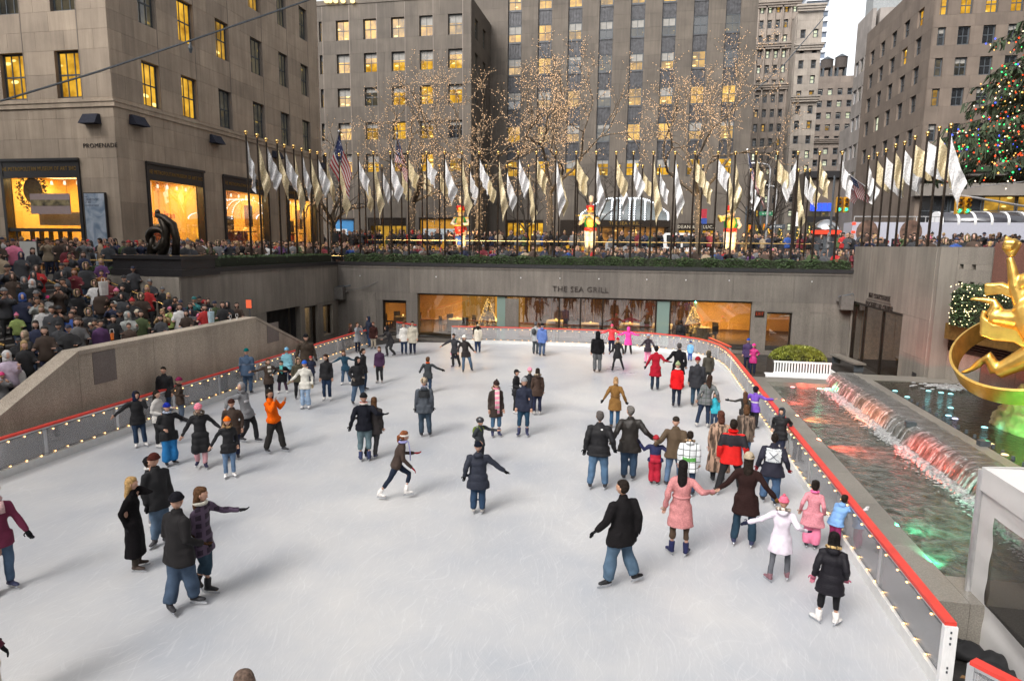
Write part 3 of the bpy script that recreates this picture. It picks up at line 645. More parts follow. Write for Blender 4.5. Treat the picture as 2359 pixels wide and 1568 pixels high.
q = shops[0]; b = MB(); b.obox(FO, FU_, FN, q[0] + .2, q[1] - 1.3, -1.4, -1.3, 4.4, 6.6); b.build('display_panel', M_orange, lb)
b = MB(); b.obox(FO, FU_, FN, q[0] + .2, q[1] - 1.2, -1.31, -1.2, 6.6, 6.8); b.build('display_shelf', M_cream, lb)
text('lettering', 'The Metropolitan', .62, M_orange, FO, FU_, FN, q[0] + 1.75, 7.35, lb, ext=.02, off=-1.3, squash=.8)
for i in (1, 2):
 q = shops[i]; b = MB(); b.obox(FO, FU_, FN, q[0] + .2, q[1] - (1.0 if i == 1 else 1.6), -1.2, -1.1, 4.4, 6.5); b.build('display_panel', M_orange, lb)
 b = MB(); b.obox(FO, FU_, FN, q[0] + .9, q[0] + 1.9, -1.0, -.6, 6.6, 7.5); b.obox(FO, FU_, FN, q[0] + .2, q[1] - .6, -1.09, -.6, 6.5, 6.56); b.obox(FO, FU_, FN, q[1] - 1.0, q[1] - .6, -1.3, -.9, 6.9, 8.4); b.build('display_stand', mat('display_brown', (.25, .12, .04), .6), lb)
b = MB()
for (du, zz, r) in ((1.9, 5.5, .28), (2.5, 5.5, .26), (2.75, 6.1, .2), (1.2, 4.95, .3)): P = FO + FU_ * (shops[1][0] + du) - FN * 1.08; b.loft([P, P + FN * .03], [r, r], n=16)
b.build('display_disc', M_cream, lb)
ub = lambda px: LX - ony(px, 460, LY).x
zb = lambda py: ony(100, py, LY).z
P = GO + GU * ub(60) - GN * .5 + Vector((0, 0, zb(437))); b = MB(); b.loft([P, P + GN * .06], [.62, .62], [.7, .7], n=24, side=(1, 0, 0)); b.build('medallion', mat('gold_medallion', (.8, .5, .1), .5, var=.3, scale=5), lb)
rnd = random.Random(5); b = MB()
for i in range(420):
 a = rnd.random() * 6.283; r = .82 + rnd.gauss(0, .1); c = P + Vector((math.cos(a) * r, 0, math.sin(a) * r * 1.12)) + GN * rnd.uniform(0, .25); s = rnd.uniform(.05, .1)
 e1 = Vector((rnd.gauss(0, 1), rnd.gauss(0, 1), rnd.gauss(0, 1))).normalized(); e2 = e1.orthogonal().normalized(); b.add([c - e1 * s, c + e2 * s * .5, c + e1 * s, c - e2 * s * .5], [(0, 1, 2, 3)])
b.build('wreath', mat('wreath_green', (.02, .035, .015), .7, var=.5), lb, kind='stuff')
ban = MB(); ban.obox(GO, GU, GN, ub(158), ub(66), -.11, -.08, zb(493), zb(446)); ban.build('hanging_banner', mat('mauve_banner', (.34, .26, .25), .7, var=.06), lb)
ban = MB(); ban.obox(GO, GU, GN, ub(157), ub(67), -.079, -.07, zb(474), zb(460)); ban.build('banner_picture', mat('banner_picture', (.2, .16, .08), .7, var=.9, scale=3), lb)
ban = MB(); ban.obox(GO, GU, GN, ub(187), ub(52), -1.0, -.9, zb(518), zb(487)); ban.obox(GO, GU, GN, ub(170), ub(186), -1.6, -1.0, zb(487), zb(462)); ban.build('shop_counter', M_cream, lb)
po = thing('poster_board', 'tall pale blue poster board leaning on the corner of the left building', 'poster', GO + GU * ub(222) + Vector((0, 0, 4)))
b = MB(); b.obox(GO, GU, GN, ub(249), ub(199), .08, .2, 4.2, zb(445)); b.build('board_frame', M_dark, po)
def poster_mat():
 m, nt, p = principled('icy_poster'); tc = nt.nodes.new('ShaderNodeNewGeometry')
 n1 = N(nt, 'ShaderNodeTexNoise', Scale=1.1, Detail=5.0, Distortion=1.5); L(nt, tc.outputs['Position'], n1.inputs['Vector'])
 L(nt, mixc(nt, ramp(nt, n1.outputs['Fac'], .35, .65), (.14, .2, .28), (.42, .47, .54)), p.inputs['Base Color']); p.inputs['Roughness'].default_value = .4; return m
b = MB(); b.obox(GO, GU, GN, ub(247), ub(201), .2, .206, 4.3, zb(447)); b.build('poster_print', poster_mat(), po)
M_ink = mat('dark_ink', (.06, .07, .1), .6)
for k, (s, z, sz) in enumerate((('THE', 455, .12), ('SWAROVSKI', 461, .18), ('STAR', 467, .18), ('ROCKEFELLER CENTER', 474, .09))):
 text('lettering', s, sz, M_ink, GO, (1, 0, 0), GN, -ub(202), zb(z), po, ext=.003, off=.206, align='LEFT', squash=.85)
# mid building and tower behind the plaza
mb_ = thing('observation_entrance_building', 'grey limestone building behind the trees with yellow lit office windows', 'building', (-30, 72, 5))
MY = 72.0; mu = lambda px: ony(px, 250, MY).x + 50; mz = lambda py: ony(900, py, MY).z
MO = Vector((-50, MY, 0))
mc = [(690, 719), (740.5, 747), (779, 808), (841, 870), (904, 934), (968, 998), (1033, 1065)]
mr = [(88, 41), (165, 120), (243.6, 200), (322, 281), (397, 354)]
mop = [(mu(a), mu(c), mz(p), mz(q)) for a, c in mc for p, q in mr]
mshop = [(mu(753), mu(808), 5.1, mz(503)), (mu(842), mu(932), 5.1, mz(502)), (mu(965), mu(1058), 5.1, mz(501))]
mend = mu(1085)
wall('x', 'x', MO, (1, 0, 0), (0, -1, 0), mend, 5.0, mz(4), mop + mshop, M_lime2, panel=(2.6, 1.45), th=.5, parent=mb_, pname='limestone_block', joint=.012, proud=.02, limit=200)
mass(mb_, (-50, MY + 1.2, 5), (-50 + mend - .55, MY + 18, mz(4)), M_lime2)
rl = random.Random(8)
for i, (a, c) in enumerate(mc):
 for j, (p, q) in enumerate(mr):
  lit = {(6, 3): 0, (6, 4): 4, (3, 2): 3, (2, 2): 4, (3, 3): 4}.get((i, j), 1 if rl.random() < .85 else 4)
  win(mb_, MO, (1, 0, 0), (0, -1, 0), mu(a), mu(c), mz(p), mz(q), lit, cols=2, rows=2, blind=rl.choice([.3, .4, .45, .25]) if rl.random() < .8 else 0, fw=.1, depth=.3)
 b = MB(); b.obox(MO, (1, 0, 0), (0, -1, 0), mu(c) + .02, mu(c) + .1, .02, .03, 8, mz(6)); b.build('pier_fillet', M_lime_d, mb_)
RO = Vector((-50 + mend, MY, 0))
ro = [(1.6, 2.9, mz(p), mz(q)) for p, q in mr] + [(5.2, 6.5, mz(p), mz(q)) for p, q in mr]
wall('x', 'x', RO, (0, 1, 0), (1, 0, 0), 9.0, 5.0, mz(4), ro, M_lime2, panel=(3, 1.6), th=.5, parent=mb_, pname='limestone_block', limit=60)
for q in ro: win(mb_, RO, (0, 1, 0), (1, 0, 0), q[0], q[1], q[2], q[3], 3, fw=.1)
b = MB(); b.bb((-50, MY - .1, mz(4)), (-50 + mend, MY + .6, mz(4) + .5)); b.build('parapet_coping', M_lime2, mb_)
for px in (752, 760, 773, 790, 812):
 P = ony(px, 3, MY - .3); b = MB(); b.ell((P.x, P.y, P.z), (.28, .28, .2), 8, 6); b.build('roof_lamp', emis('roof_lamp', (1, .75, .3), 2.5), mb_)
M_blue = mat('blue_sign', (.03, .22, .5), .5, var=.1); M_yel = mat('yellow_sign', (.75, .35, .03), .5, var=.1); M_wht = mat('white_sign', (.62, .68, .7), .5, var=.05)
def sign_window(u0, u1, z0, z1, top, bot, txt, sub=None, blue=False):
 b = MB(); b.obox(MO, (1, 0, 0), (0, -1, 0), u0 - .12, u1 + .12, -.3, .03, z1, z1 + .15); b.obox(MO, (1, 0, 0), (0, -1, 0), u0 - .12, u0, -.3, .03, z0, z1); b.obox(MO, (1, 0, 0), (0, -1, 0), u1, u1 + .12, -.3, .03, z0, z1); b.build('sign_frame', M_bronze, mb_)
 b = MB(); b.obox(MO, (1, 0, 0), (0, -1, 0), u0, u1, -.2, -.15, z0, z1); b.build('sign_panel', top, mb_)
 b = MB(); b.obox(MO, (1, 0, 0), (0, -1, 0), u0 + (.3 if not blue else 0), u1 - (.1 if not blue else .9), -.149, -.14, z0 + 1.0, z1 - 1.1); b.build('sign_panel', bot, mb_)
 text('lettering', txt, .62, M_ink, MO, (1, 0, 0), (0, -1, 0), (u0 + u1) / 2 + .1, z1 - 1.75, mb_, ext=.01, off=-.139, squash=.95)
 if sub: text('lettering', sub, .3, M_ink, MO, (1, 0, 0), (0, -1, 0), (u0 + u1) / 2 + .1, z1 - 2.4, mb_, ext=.01, off=-.139)
sign_window(*mshop[0][:2], 5.1, mshop[0][3] - .15, M_blue, M_wht, 'THE ROCK', blue=True)
sign_window(*mshop[2][:2], 5.1, mshop[2][3] - .15, M_yel, M_wht, 'TOP OF THE ROCK', 'OBSERVATION DECK')
q = mshop[1]; b = MB(); b.obox(MO, (1, 0, 0), (0, -1, 0), q[0], q[1], -1.2, -.1, q[3] - .9, q[3]); b.obox(MO, (1, 0, 0), (0, -1, 0), q[0], q[0] + .3, -1.2, -.1, 5, q[3] - .9)
for k in range(1, 6): b.obox(MO, (1, 0, 0), (0, -1, 0), q[0] + (q[1] - q[0]) * k / 6 - .05, q[0] + (q[1] - q[0]) * k / 6 + .05, -.9, -.8, 5, q[3] - .9)
b.build('door_frame', M_bronze, mb_)
b = MB(); b.obox(MO, (1, 0, 0), (0, -1, 0), q[0], q[1], -1.19, -1.1, 5, q[3]); b.build('entrance_glow', P_warm2, mb_)
tw = thing('strip_window_tower', 'tall grey tower with dark vertical window strips behind the lit trees', 'building', (-5, 81, 5))
TY = 81.0; tu = lambda px: ony(px, 250, TY).x + 20; tz = lambda py: ony(1400, py, TY).z; TO = Vector((-20, TY, 0))
ts = [(1168.7, 1199.4), (1237, 1268), (1305, 1336.5), (1375, 1406.6), (1446, 1478), (1517, 1549), (1588, 1621), (1660.6, 1694)]
zb_, zt_ = tz(407), tz(-60)
t0 = tu(1050) ; t1 = tu(1733)
TO = TO + Vector((t0, 0, 0)); tu2 = lambda px: tu(px) - t0
tops = [(tu2(a), tu2(c), zb_, zt_) for a, c in ts]
tsh = [(tu2(1170), tu2(1256), 5.0, tz(507)), (tu2(1296), tu2(1372), 5.0, tz(507)), (tu2(1576), tu2(1661), 5.0, tz(514))]
wall('x', 'x', TO, (1, 0, 0), (0, -1, 0), t1 - t0, 5.0, tz(-110), tops + tsh, M_lime2, panel=(3.1, 1.5), th=.5, parent=tw, pname='limestone_block', joint=.012, proud=.02, limit=280)
mass(tw, (TO.x, TY + 1.5, 5), (TO.x + t1 - t0 - .02, TY + 22, tz(-110)), M_lime2)
tr = [(406, 367), (326, 285), (245.6, 204), (165, 125), (88, 47), (12, -30)]
tl = {(0, 4): 1, (1, 4): 1, (2, 4): 4, (4, 4): 3, (5, 4): 3, (6, 4): 0, (7, 4): 3, (1, 3): 1, (3, 3): 3, (5, 3): 4, (1, 2): 4, (3, 2): 3, (5, 2): 1, (6, 2): 1, (7, 2): 1, (4, 1): 1, (5, 1): 1, (3, 1): 3, (6, 1): 4,
  (1, 0): 1, (2, 0): 1, (3, 0): 4, (4, 0): 1, (5, 0): 1, (6, 0): 4, (7, 0): 1, (1, 5): 1, (2, 5): 1, (5, 5): 1, (6, 5): 1}
for i, (a, c) in enumerate(ts):
 for j, (p, q) in enumerate(tr):
  lit = tl.get((i, j), 4 if rl.random() < .6 else 0); bl = .45 if (i, j) in ((2, 4), (3, 4), (4, 4), (5, 4), (4, 3), (0, 3)) else rl.choice([0, 0, 0, .25, .5])
  win(tw, TO, (1, 0, 0), (0, -1, 0), tu2(a), tu2(c), tz(p), tz(q), lit, cols=2, rows=2, fw=.12, depth=.3, blind=bl)
  b = MB(); O = TO; u0, u1 = tu2(a), tu2(c); z0, z1 = tz(q), tz(tr[j + 1][0]) if j < 5 else tz(-60)
  b.obox(O, (1, 0, 0), (0, -1, 0), u0, u1, -.4, -.3, z0, z1)
  for k in range(5): uu = u0 + (u1 - u0) * (k + .5) / 5; b.obox(O, (1, 0, 0), (0, -1, 0), uu - .08, uu + .08, -.3, -.24, z0 + .15, z1 - .15)
  b.obox(O, (1, 0, 0), (0, -1, 0), u0, u1, -.3, -.2, z0, z0 + .12); b.obox(O, (1, 0, 0), (0, -1, 0), u0, u1, -.3, -.2, z1 - .12, z1); b.build('spandrel', M_spandrel, tw)
def glow_shop(root, O, u0, u1, z1, m, sign=None, k=4, frame=M_bronze, h=.9):
 b = MB(); b.obox(O, (1, 0, 0), (0, -1, 0), u0, u1, -.5, .02, z1 - h, z1)
 for i in range(k + 1): uu = u0 + (u1 - u0) * i / k; b.obox(O, (1, 0, 0), (0, -1, 0), uu - .07, uu + .07, -.4, -.2, 5, z1 - h)
 b.build('shop_frame', frame, root); b = MB(); b.obox(O, (1, 0, 0), (0, -1, 0), u0 + .07, u1 - .07, -.5, -.42, 5, z1 - h); b.build('shop_glow', m, root)
 if sign: text('lettering', sign, h * .62, mat('sign_letters_pale', (.55, .5, .4), .5), O, (1, 0, 0), (0, -1, 0), (u0 + u1) / 2, z1 - h / 2, root, ext=.02, off=.03)
glow_shop(tw, TO, *tsh[0][:2], tsh[0][3], P_warm, k=6, h=.4)
glow_shop(tw, TO, *tsh[1][:2], tsh[1][3], lit_material('lit_window_red', (.3, .03, .01), (.9, .12, .03), (1, .6, .2)), k=3, h=2.2)
text('lettering', 'MARKET', .75, emis('neon_orange', (1, .35, .12), 1.8), TO, (1, 0, 0), (0, -1, 0), (tsh[1][0] + tsh[1][1]) / 2 + .3, tz(545), tw, ext=.02, off=-.15)
glow_shop(tw, TO, *tsh[2][:2], tsh[2][3], P_warm, sign='DEAN & DELUCA', k=5, h=.85)
cy = thing('glass_canopy', 'arched glass canopy edged with white bulbs over the restaurant entrance', 'canopy', ony(1440, 560, 75))
KY = 74.0; kx = lambda px: ony(px, 480, KY).x; kz = lambda py: ony(1440, py, KY).z
x0, x1, z0, zt = kx(1338), kx(1540), kz(507), kz(455); rr = (zt - z0)
M_cang = glass('canopy_glass', (.55, .62, .65), .25, 1.0, .05, (.35, .42, .45))
ribs = [x0, x0 + 3.4, x0 + 5.9, (x0 + x1) / 2 + .6, x1 - 5.2, x1 - 2.5, x1]
b = MB(); bulbs = MB(); wb = MB(); nk = 10
def can(x, a):  # a 0..1 from eave to ridge; ends are rounded
 e = min(1, (x - x0) / 3.4, (x1 - x) / 3.4); hh = rr * (.35 + .65 * math.sin(max(0, e) * math.pi / 2)) if e < 1 else rr
 return Vector((x, KY + 3.2 * (1 - math.cos(a * math.pi / 2)), z0 + hh * math.sin(a * math.pi / 2)))
xs = [x0 + (x1 - x0) * i / 24 for i in range(25)]
vs = [can(x, k / nk) for x in xs for k in range(nk + 1)]; fs = [(i * (nk + 1) + k, (i + 1) * (nk + 1) + k, (i + 1) * (nk + 1) + k + 1, i * (nk + 1) + k + 1) for i in range(24) for k in range(nk)]
g = MB(); g.add(vs, fs); g.build('glass_vault', M_cang, cy, smooth=True)
for x in ribs:
 r_ = MB(); r_.loft([can(x, k / nk) + Vector((0, -.05, 0)) for k in range(nk + 1)], [.11] * (nk + 1), n=6); r_.build('canopy_rib', M_bronze, cy)
 for k in range(15): p = can(x, k / 14); bulbs.octa((p.x, p.y - .2, p.z + .05), .11)
for x in [x0 + (x1 - x0) * i / 46 for i in range(47)]: p = can(x, 1); bulbs.octa((p.x, p.y - .2, p.z + .15), .1)
bulbs.build('edge_bulb', emis('white_bulb', (.85, .92, 1), 3.0), cy, kind='stuff')
b.bb((x0 - .3, KY - .15, z0 - .75), (x1 + .3, KY + 6.5, z0))
for i in range(9): xx = x0 + (x1 - x0) * i / 8; b.bb((xx - .09, KY, 5), (xx + .09, KY + .2, z0 - .75))
b.build('canopy_frame', M_bronze, cy)
b = MB(); b.bb((x0 + .2, KY + 6.3, 5), (x1 - .2, KY + 6.4, z0 - .75)); b.build('entrance_glow', lit_material('entrance_glow', (.05, .03, .02), (.5, .22, .05), (1, .6, .2)), cy)
text('lettering', 'THE SEA GRILL', .5, M_gold, (x0, KY - .15, 0), (1, 0, 0), (0, -1, 0), kx(1442) - x0, z0 - .38, cy, ext=.02, off=.01)
# right building
rb = thing('corner_office_building', 'brown limestone office building on the right behind the flags', 'building', (26, 72, 5))
RY = 72.0; RX = ony(2125, 300, RY).x
rO = Vector((RX, RY, 0)); ru = lambda px, py: ony(px, py, RY).x - RX; rz_ = lambda py: ony(2200, py, RY).z
rc = [(ru(2143, 150), ru(2171, 150)), (ru(2199, 150), ru(2227, 150)), (ru(2256, 150), ru(2285, 150)), (ru(2313, 150), ru(2342, 150)), (ru(2370, 150), ru(2399, 150))]
rr_ = [(325, 285), (244, 203), (175, 133), (104, 62), (34, -8)]
rzv = [(rz_(p), rz_(q)) for p, q in rr_]
rop = [(a, c, p, q) for a, c in rc for p, q in rzv]
zcan = rz_(400)
wall('x', 'x', rO, (1, 0, 0), (0, -1, 0), 26, zcan, rz_(-80), rop, M_lime3, panel=(2.4, 1.35), th=.5, parent=rb, pname='limestone_block', joint=.012, proud=.02, limit=180)
lO = Vector((RX, RY, 0)); lc = [(2.4 + 3.55 * i, 3.9 + 3.55 * i) for i in range(5)]
wall('x', 'x', lO, (0, 1, 0), (-1, 0, 0), 20, 5, rz_(-80), [(a, c, p, q) for a, c in lc for p, q in rzv], M_lime3, panel=(2.4, 1.35), th=.5, parent=rb, pname='limestone_block', joint=.012, proud=.02, limit=110)
mass(rb, (RX + 1.2, RY + 1.2, 5), (RX + 26, RY + 20, rz_(-80)), M_lime3)
lt = {(0, 4): 1, (1, 4): 1, (2, 4): 1, (3, 4): 1, (4, 4): 1, (0, 1): 4, (0, 2): 3, (1, 2): 3}
for i, (a, c) in enumerate(rc):
 for j, (p, q) in enumerate(rzv): win(rb, rO, (1, 0, 0), (0, -1, 0), a, c, p, q, lt.get((i, j), 0), fw=.11, blind=.3 if (i + j) % 3 == 0 else 0)
for i, (a, c) in enumerate(lc):
 for j, (p, q) in enumerate(rzv): win(rb, lO, (0, 1, 0), (-1, 0, 0), a, c, p, q, 1 if (i, j) in ((0, 4), (1, 3)) else 2 if (i, j) == (3, 1) else 0, fw=.1)
b = MB(); b.bb((RX - .4, RY - 1.2, zcan - .3), (RX + 26, RY + .4, zcan)); b.bb((RX - .4, RY - .8, rz_(452)), (RX + 26, RY + .4, zcan - 1.0)); b.build('fascia', stone('pale_fascia', (.22, .2, .18), .1, .1), rb)
b = MB(); b.bb((RX, RY - 1.5, zcan + .01), (RX + 26, RY - .4, zcan + .5)); b.build('planting_strip', mat('dark_planting', (.02, .035, .015), .8, var=.6, scale=5), rb)
for k in range(9):
 win(rb, (RX, RY, 0), (1, 0, 0), (0, -1, 0), .2 + k * 2.9, 3.0 + k * 2.9, rz_(520), rz_(452), 4 if k in (2, 3, 5) else 0, cols=2, rows=2, fw=.1, depth=.1)
 win(rb, (RX, RY, 0), (1, 0, 0), (0, -1, 0), .2 + k * 2.9, 3.0 + k * 2.9, 5.0, rz_(520) - .5, 0, cols=2, rows=1, fw=.1, depth=.1)
b = MB(); b.bb((RX, RY - .2, rz_(520) - .5), (RX + 26, RY + .3, rz_(520))); b.build('floor_band', MATS['pale_fascia'], rb)
q = ony(2322, 370, RY - .8); text('lettering', 'NBC NEWS', 1.25, mat('copper_letters', (.4, .16, .06), .35, .6), (q.x, RY - .8, 0), (1, 0, 0), (0, -1, 0), 0, q.z, rb, ext=.05, off=.02, align='CENTER')
for px in (2254, 2326):   # two street screens
 s = thing('street_screen', 'small lit white screen above the bus, %s' % ('left one' if px < 2300 else 'right one'), 'screen', ony(px, 495, 66), 'lit screens above the bus')
 P = ony(px, 495, 66); b = MB(); b.bb((P.x - .7, 66, P.z - .28), (P.x + .7, 66.15, P.z + .32)); b.build('screen_frame', M_alu, s)
 b = MB(); b.bb((P.x - .62, 65.98, P.z - .2), (P.x + .62, 65.995, P.z + .24)); b.build('screen_face', emis('screen_white', (.85, .9, 1), 1.1), s)
 for k in range(4): b = MB(); b.bb((P.x - .5 + k * .28, 65.96, P.z - .15), (P.x - .36 + k * .28, 65.975, P.z + .15)); b.build('screen_figure', M_ink, s)
 b = MB(); b.bb((P.x - .04, 66.05, 5), (P.x + .04, 66.12, P.z - .28)); b.build('post', M_iron, s)
# modern slab behind it, brick block, ornate block, glass tower
M_concrete = stone('grey_concrete_band', (.3, .275, .26), .2, .1)
nb = thing('banded_office_building', 'pale banded office building receding along the street beyond the corner building', 'building', (27, 95, 5))
NX = RX + .5
nO = Vector((NX, RY + 20.2, 0)); ln_ = 6; ztop = onx(1996, 36, NX).z
nrows = [5 + 9 + 3.55 * k for k in range(int((ztop - 16) / 3.55))]
nops = [(.3 + 1.9 * i, 1.8 + 1.9 * i, z, z + 1.75) for i in range(3) for z in nrows]
wall('x', 'x', nO, (0, 1, 0), (-1, 0, 0), ln_, 5, ztop, nops, M_concrete, panel=(1.9, 1.8), th=.4, parent=nb, pname='concrete_panel', limit=120)
mass(nb, (NX + .8, nO.y, 5), (NX + 18, nO.y + ln_, ztop), M_concrete)
rl = random.Random(3)
for q in nops: win(nb, nO, (0, 1, 0), (-1, 0, 0), q[0], q[1], q[2], q[3], 3 if rl.random() < .3 else 0, cols=2, rows=1, fw=.1, frame=M_alu, depth=.2)
b = MB(); b.bb((NX + .5, nO.y + 2, ztop), (NX + 8, nO.y + 5, ztop + 3)); b.build('roof_plant', mat('roof_plant_metal', (.3, .32, .33), .5, .3), nb)
n2 = nO + Vector((0, 6.05, 0)); zt2 = ztop - 13; ops2 = [(.3 + 1.9 * i, 1.8 + 1.9 * i, z, z + 1.75) for i in range(2) for z in nrows if z < zt2 - 2.5]
wall('x', 'x', n2, (0, 1, 0), (-1, 0, 0), 4.4, 5, zt2, ops2, M_concrete, panel=(2.2, 1.8), th=.4, parent=nb, pname='concrete_panel', limit=40); mass(nb, (NX + .8, n2.y, 5), (NX + 18, n2.y + 4.4, zt2), M_concrete)
for q in ops2: win(nb, n2, (0, 1, 0), (-1, 0, 0), q[0], q[1], q[2], q[3], 0, cols=2, rows=1, fw=.1, frame=M_alu, depth=.2)
M_brick = stone('brown_brick', (.2, .165, .14), .2, .2); M_orn = stone('ornate_tan_stone', (.3, .255, .22), .35, .2)
def far_block(name, label, Y, pxa, pxb, pytop, cols, fpy, mm, litp, seed, pilasters=True, cornices=(), ww=.5, wh=.55, base=5, fd=12):
 t = thing(name, label, 'building', ony((pxa + pxb) / 2, 560, Y)); A = ony(pxa, 300, Y).x; B = ony(pxb, 300, Y).x; zt = ony((pxa + pxb) / 2, pytop, Y).z
 fl = ony(pxa, 300, Y).z - ony(pxa, 300 + fpy, Y).z; O = Vector((A, Y, 0)); ln = B - A; cw = ln / cols; rnd = random.Random(seed)
 rows = []; z = base + 1.2
 while z + fl * .8 < zt: rows.append(z); z += fl
 ops = [((i + .5) * cw - cw * ww / 2, (i + .5) * cw + cw * ww / 2, z, z + fl * wh) for i in range(cols) for z in rows]
 wall('x', 'x', O, (1, 0, 0), (0, -1, 0), ln, base, zt, ops, mm, panel=(cw, fl / 2), th=.5, parent=t, pname='stone_panel', limit=100, joint=.02)
 mass(t, (A, Y + 1.2, base), (B, Y + fd, zt), mm)
 for q in ops:
  r = rnd.random(); win(t, O, (1, 0, 0), (0, -1, 0), q[0], q[1], q[2], q[3], 2 if r < litp else 4 if r < litp * 1.4 else 0, cols=1, rows=2, fw=.14, depth=.3, blind=.3 if rnd.random() < .4 else 0)
 if pilasters:
  for i in range(cols + 1):
   b = MB(); b.obox(O, (1, 0, 0), (0, -1, 0), i * cw - cw * .09, i * cw + cw * .09, .03, .4 if i % 2 == 0 else .25, base, zt); b.build('pilaster', mm, t)
 for py in cornices:
  zc = ony((pxa + pxb) / 2, py, Y).z
  for k in range(3): b = MB(); b.obox(O, (1, 0, 0), (0, -1, 0), -.1 - k * .1, ln + .1 + k * .1, .03, .4 + k * .14, zc + k * .32, zc + k * .32 + .28); b.build('cornice', mm, t)
 return t, A, B, zt
far_block('ornate_office_block', 'tan ornate office block with tall pilasters right of the tower', 112, 1712, 1822, -40, 6, 33, M_orn, .3, 21, cornices=(208, 115, 20))
far_block('corner_wing', 'paler right wing of the ornate block with cornices and single windows', 108, 1820, 1877, 28, 2, 34, stone('pale_tan_stone', (.36, .32, .28), .3, .15), .3, 22, pilasters=False, cornices=(236, 118, 28), ww=.4)
bt, A_, B_, zt_b = far_block('brown_brick_block', 'brown brick block carrying two wooden water tanks', 150, 1872, 1962, 176, 4, 27, M_brick, .3, 23, pilasters=False, cornices=(330,))
far_block('brick_upper_block', 'upper brick storey stack under the water tanks', 158, 1876, 1930, 152, 3, 27, M_brick, .1, 24, pilasters=False)
gt, A_, B_, z_ = None, 0, 0, 0
sk = thing('striped_glass_tower', 'distant glass tower with white and blue horizontal stripes', 'building', ony(1888, 560, 330))
A = ony(1855, 100, 330).x; B = ony(1902, 100, 330).x; zt = 5 + 150
b = MB(); b.bb((A, 330, 5), (B, 360, zt)); b.build('tower_body', mat('blue_grey_glass', (.12, .15, .2), .3, var=.3, scale=.2), sk)
z = 40
while z < zt: b = MB(); b.bb((A - .3, 329.3, z), (B + .3, 360.5, z + 1.9)); b.build('white_band', mat('white_band', (.6, .62, .66), .5), sk); z += 4.4
for k, (pa, pb, pt) in enumerate(((1893, 1924, 126), (1926, 1957, 121))):
 Y = 152; a = ony(pa, 150, Y).x; c = ony(pb, 150, Y).x; z0 = ony(1920, 155, Y).z; z1 = ony(1920, pt + 9, Y).z; z2 = ony(1920, pt, Y).z; r = (c - a) / 2
 t = thing('water_tank', ['dark wooden water tank, left of the two on the brick block', 'dark wooden water tank, taller right one on the brick block'][k], 'water tank', ((a + c) / 2, Y + r, z0), 'rooftop water tanks')
 cx = (a + c) / 2; b = MB(); b.loft([(cx, Y + r, z0), (cx, Y + r, z1)], [r * .92, r * .92], n=20); b.build('barrel', mat('weathered_cedar', (.06, .05, .045), .9, var=.3), t)
 b = MB(); b.loft([(cx, Y + r, z1), (cx, Y + r, z2)], [r, .1], n=20); b.build('conical_roof', M_iron, t)
 b = MB()
 for sx_, sy_ in ((-1, -1), (1, -1), (-1, 1), (1, 1)): b.tube((cx + sx_ * r * .6, Y + r + sy_ * r * .6, z0 - 6), (cx + sx_ * r * .6, Y + r + sy_ * r * .6, z0), .2, n=6)
 b.build('support_leg', M_iron, t)
sb = thing('corner_shop_building', 'low brown shop building with blue lights behind the flags', 'building', ony(1900, 560, 100))
A = ony(1850, 500, 100).x; B = ony(1992, 500, 100).x; zt = ony(1900, 395, 100).z
b = MB(); b.bb((A, 100, 5), (B, 108, zt)); b.build('wall', M_lime3, sb)
b = MB(); b.bb((A - .3, 99.4, zt - .9), (B + .3, 100, zt)); b.bb((A - .1, 99.7, zt - 7), (B + .1, 100, zt - 6.2)); b.build('cornice', M_dark, sb)
for px in (1872, 1886, 1899, 1912): P = ony(px, 478, 99.9); b = MB(); b.bb((P.x - .3, 99.8, P.z - .5), (P.x + .35, 99.95, P.z + .6)); b.build('blue_light', emis('blue_light', (.05, .12, 1.0), 1.6), sb)
for px in (1868, 1884, 1900, 1930, 1950, 1970): P = ony(px, 510, 99.9); b = MB(); b.bb((P.x - .4, 99.9, 5.5), (P.x + .4, 99.97, P.z + 1.5)); b.build('shop_window', P_dim, sb)
for px in (2110 - 20, 2110 + 20, 2180): pass
# restaurant behind the far wall
M_din = mat('restaurant_wall_paint', (.8, .5, .16), .7, var=.15, scale=1); M_cloth = mat('table_cloth', (.75, .68, .5), .8); M_chair = mat('dark_chair', (.04, .025, .018), .5)
M_carpet = mat('restaurant_carpet', (.12, .07, .03), .9, var=.3, scale=3)
M_rglass = glass('restaurant_glass', (.8, .78, .74), .015, 4.5, .012)
M_greenglass = glass('frosted_green_glass', (.35, .45, .42), .55, .8, .1, (.3, .42, .38))
ORD = ['first', 'second', 'third', 'fourth', 'fifth', 'sixth', 'seventh', 'eighth', 'ninth', 'tenth', 'eleventh', 'twelfth', 'thirteenth', 'fourteenth', 'fifteenth', 'sixteenth', 'seventeenth', 'eighteenth', 'nineteenth', 'twentieth', 'twenty-first', 'twenty-second', 'twenty-third', 'twenty-fourth', 'twenty-fifth', 'twenty-sixth', 'twenty-seventh', 'twenty-eighth', 'twenty-ninth', 'thirtieth']
rs = thing('restaurant_room', 'warmly lit dining room behind the long window', 'dining room', (-4, 41, 0))
rx0, rx1 = XW + win_u[0], XW + win_u[1]; ry0, ry1 = YW + .46, YW + 7.5
b = MB(); b.bb((rx0 - 3.5, ry0, .1), (rx1 + 4, ry1, .27)); b.build('carpet', M_carpet, rs)
b = MB(); b.bb((rx0 - 3.5, ry0, 2.9), (rx1 + 4, ry1, 3.0)); b.build('ceiling', mat('restaurant_ceiling', (.3, .2, .09), .6), rs)
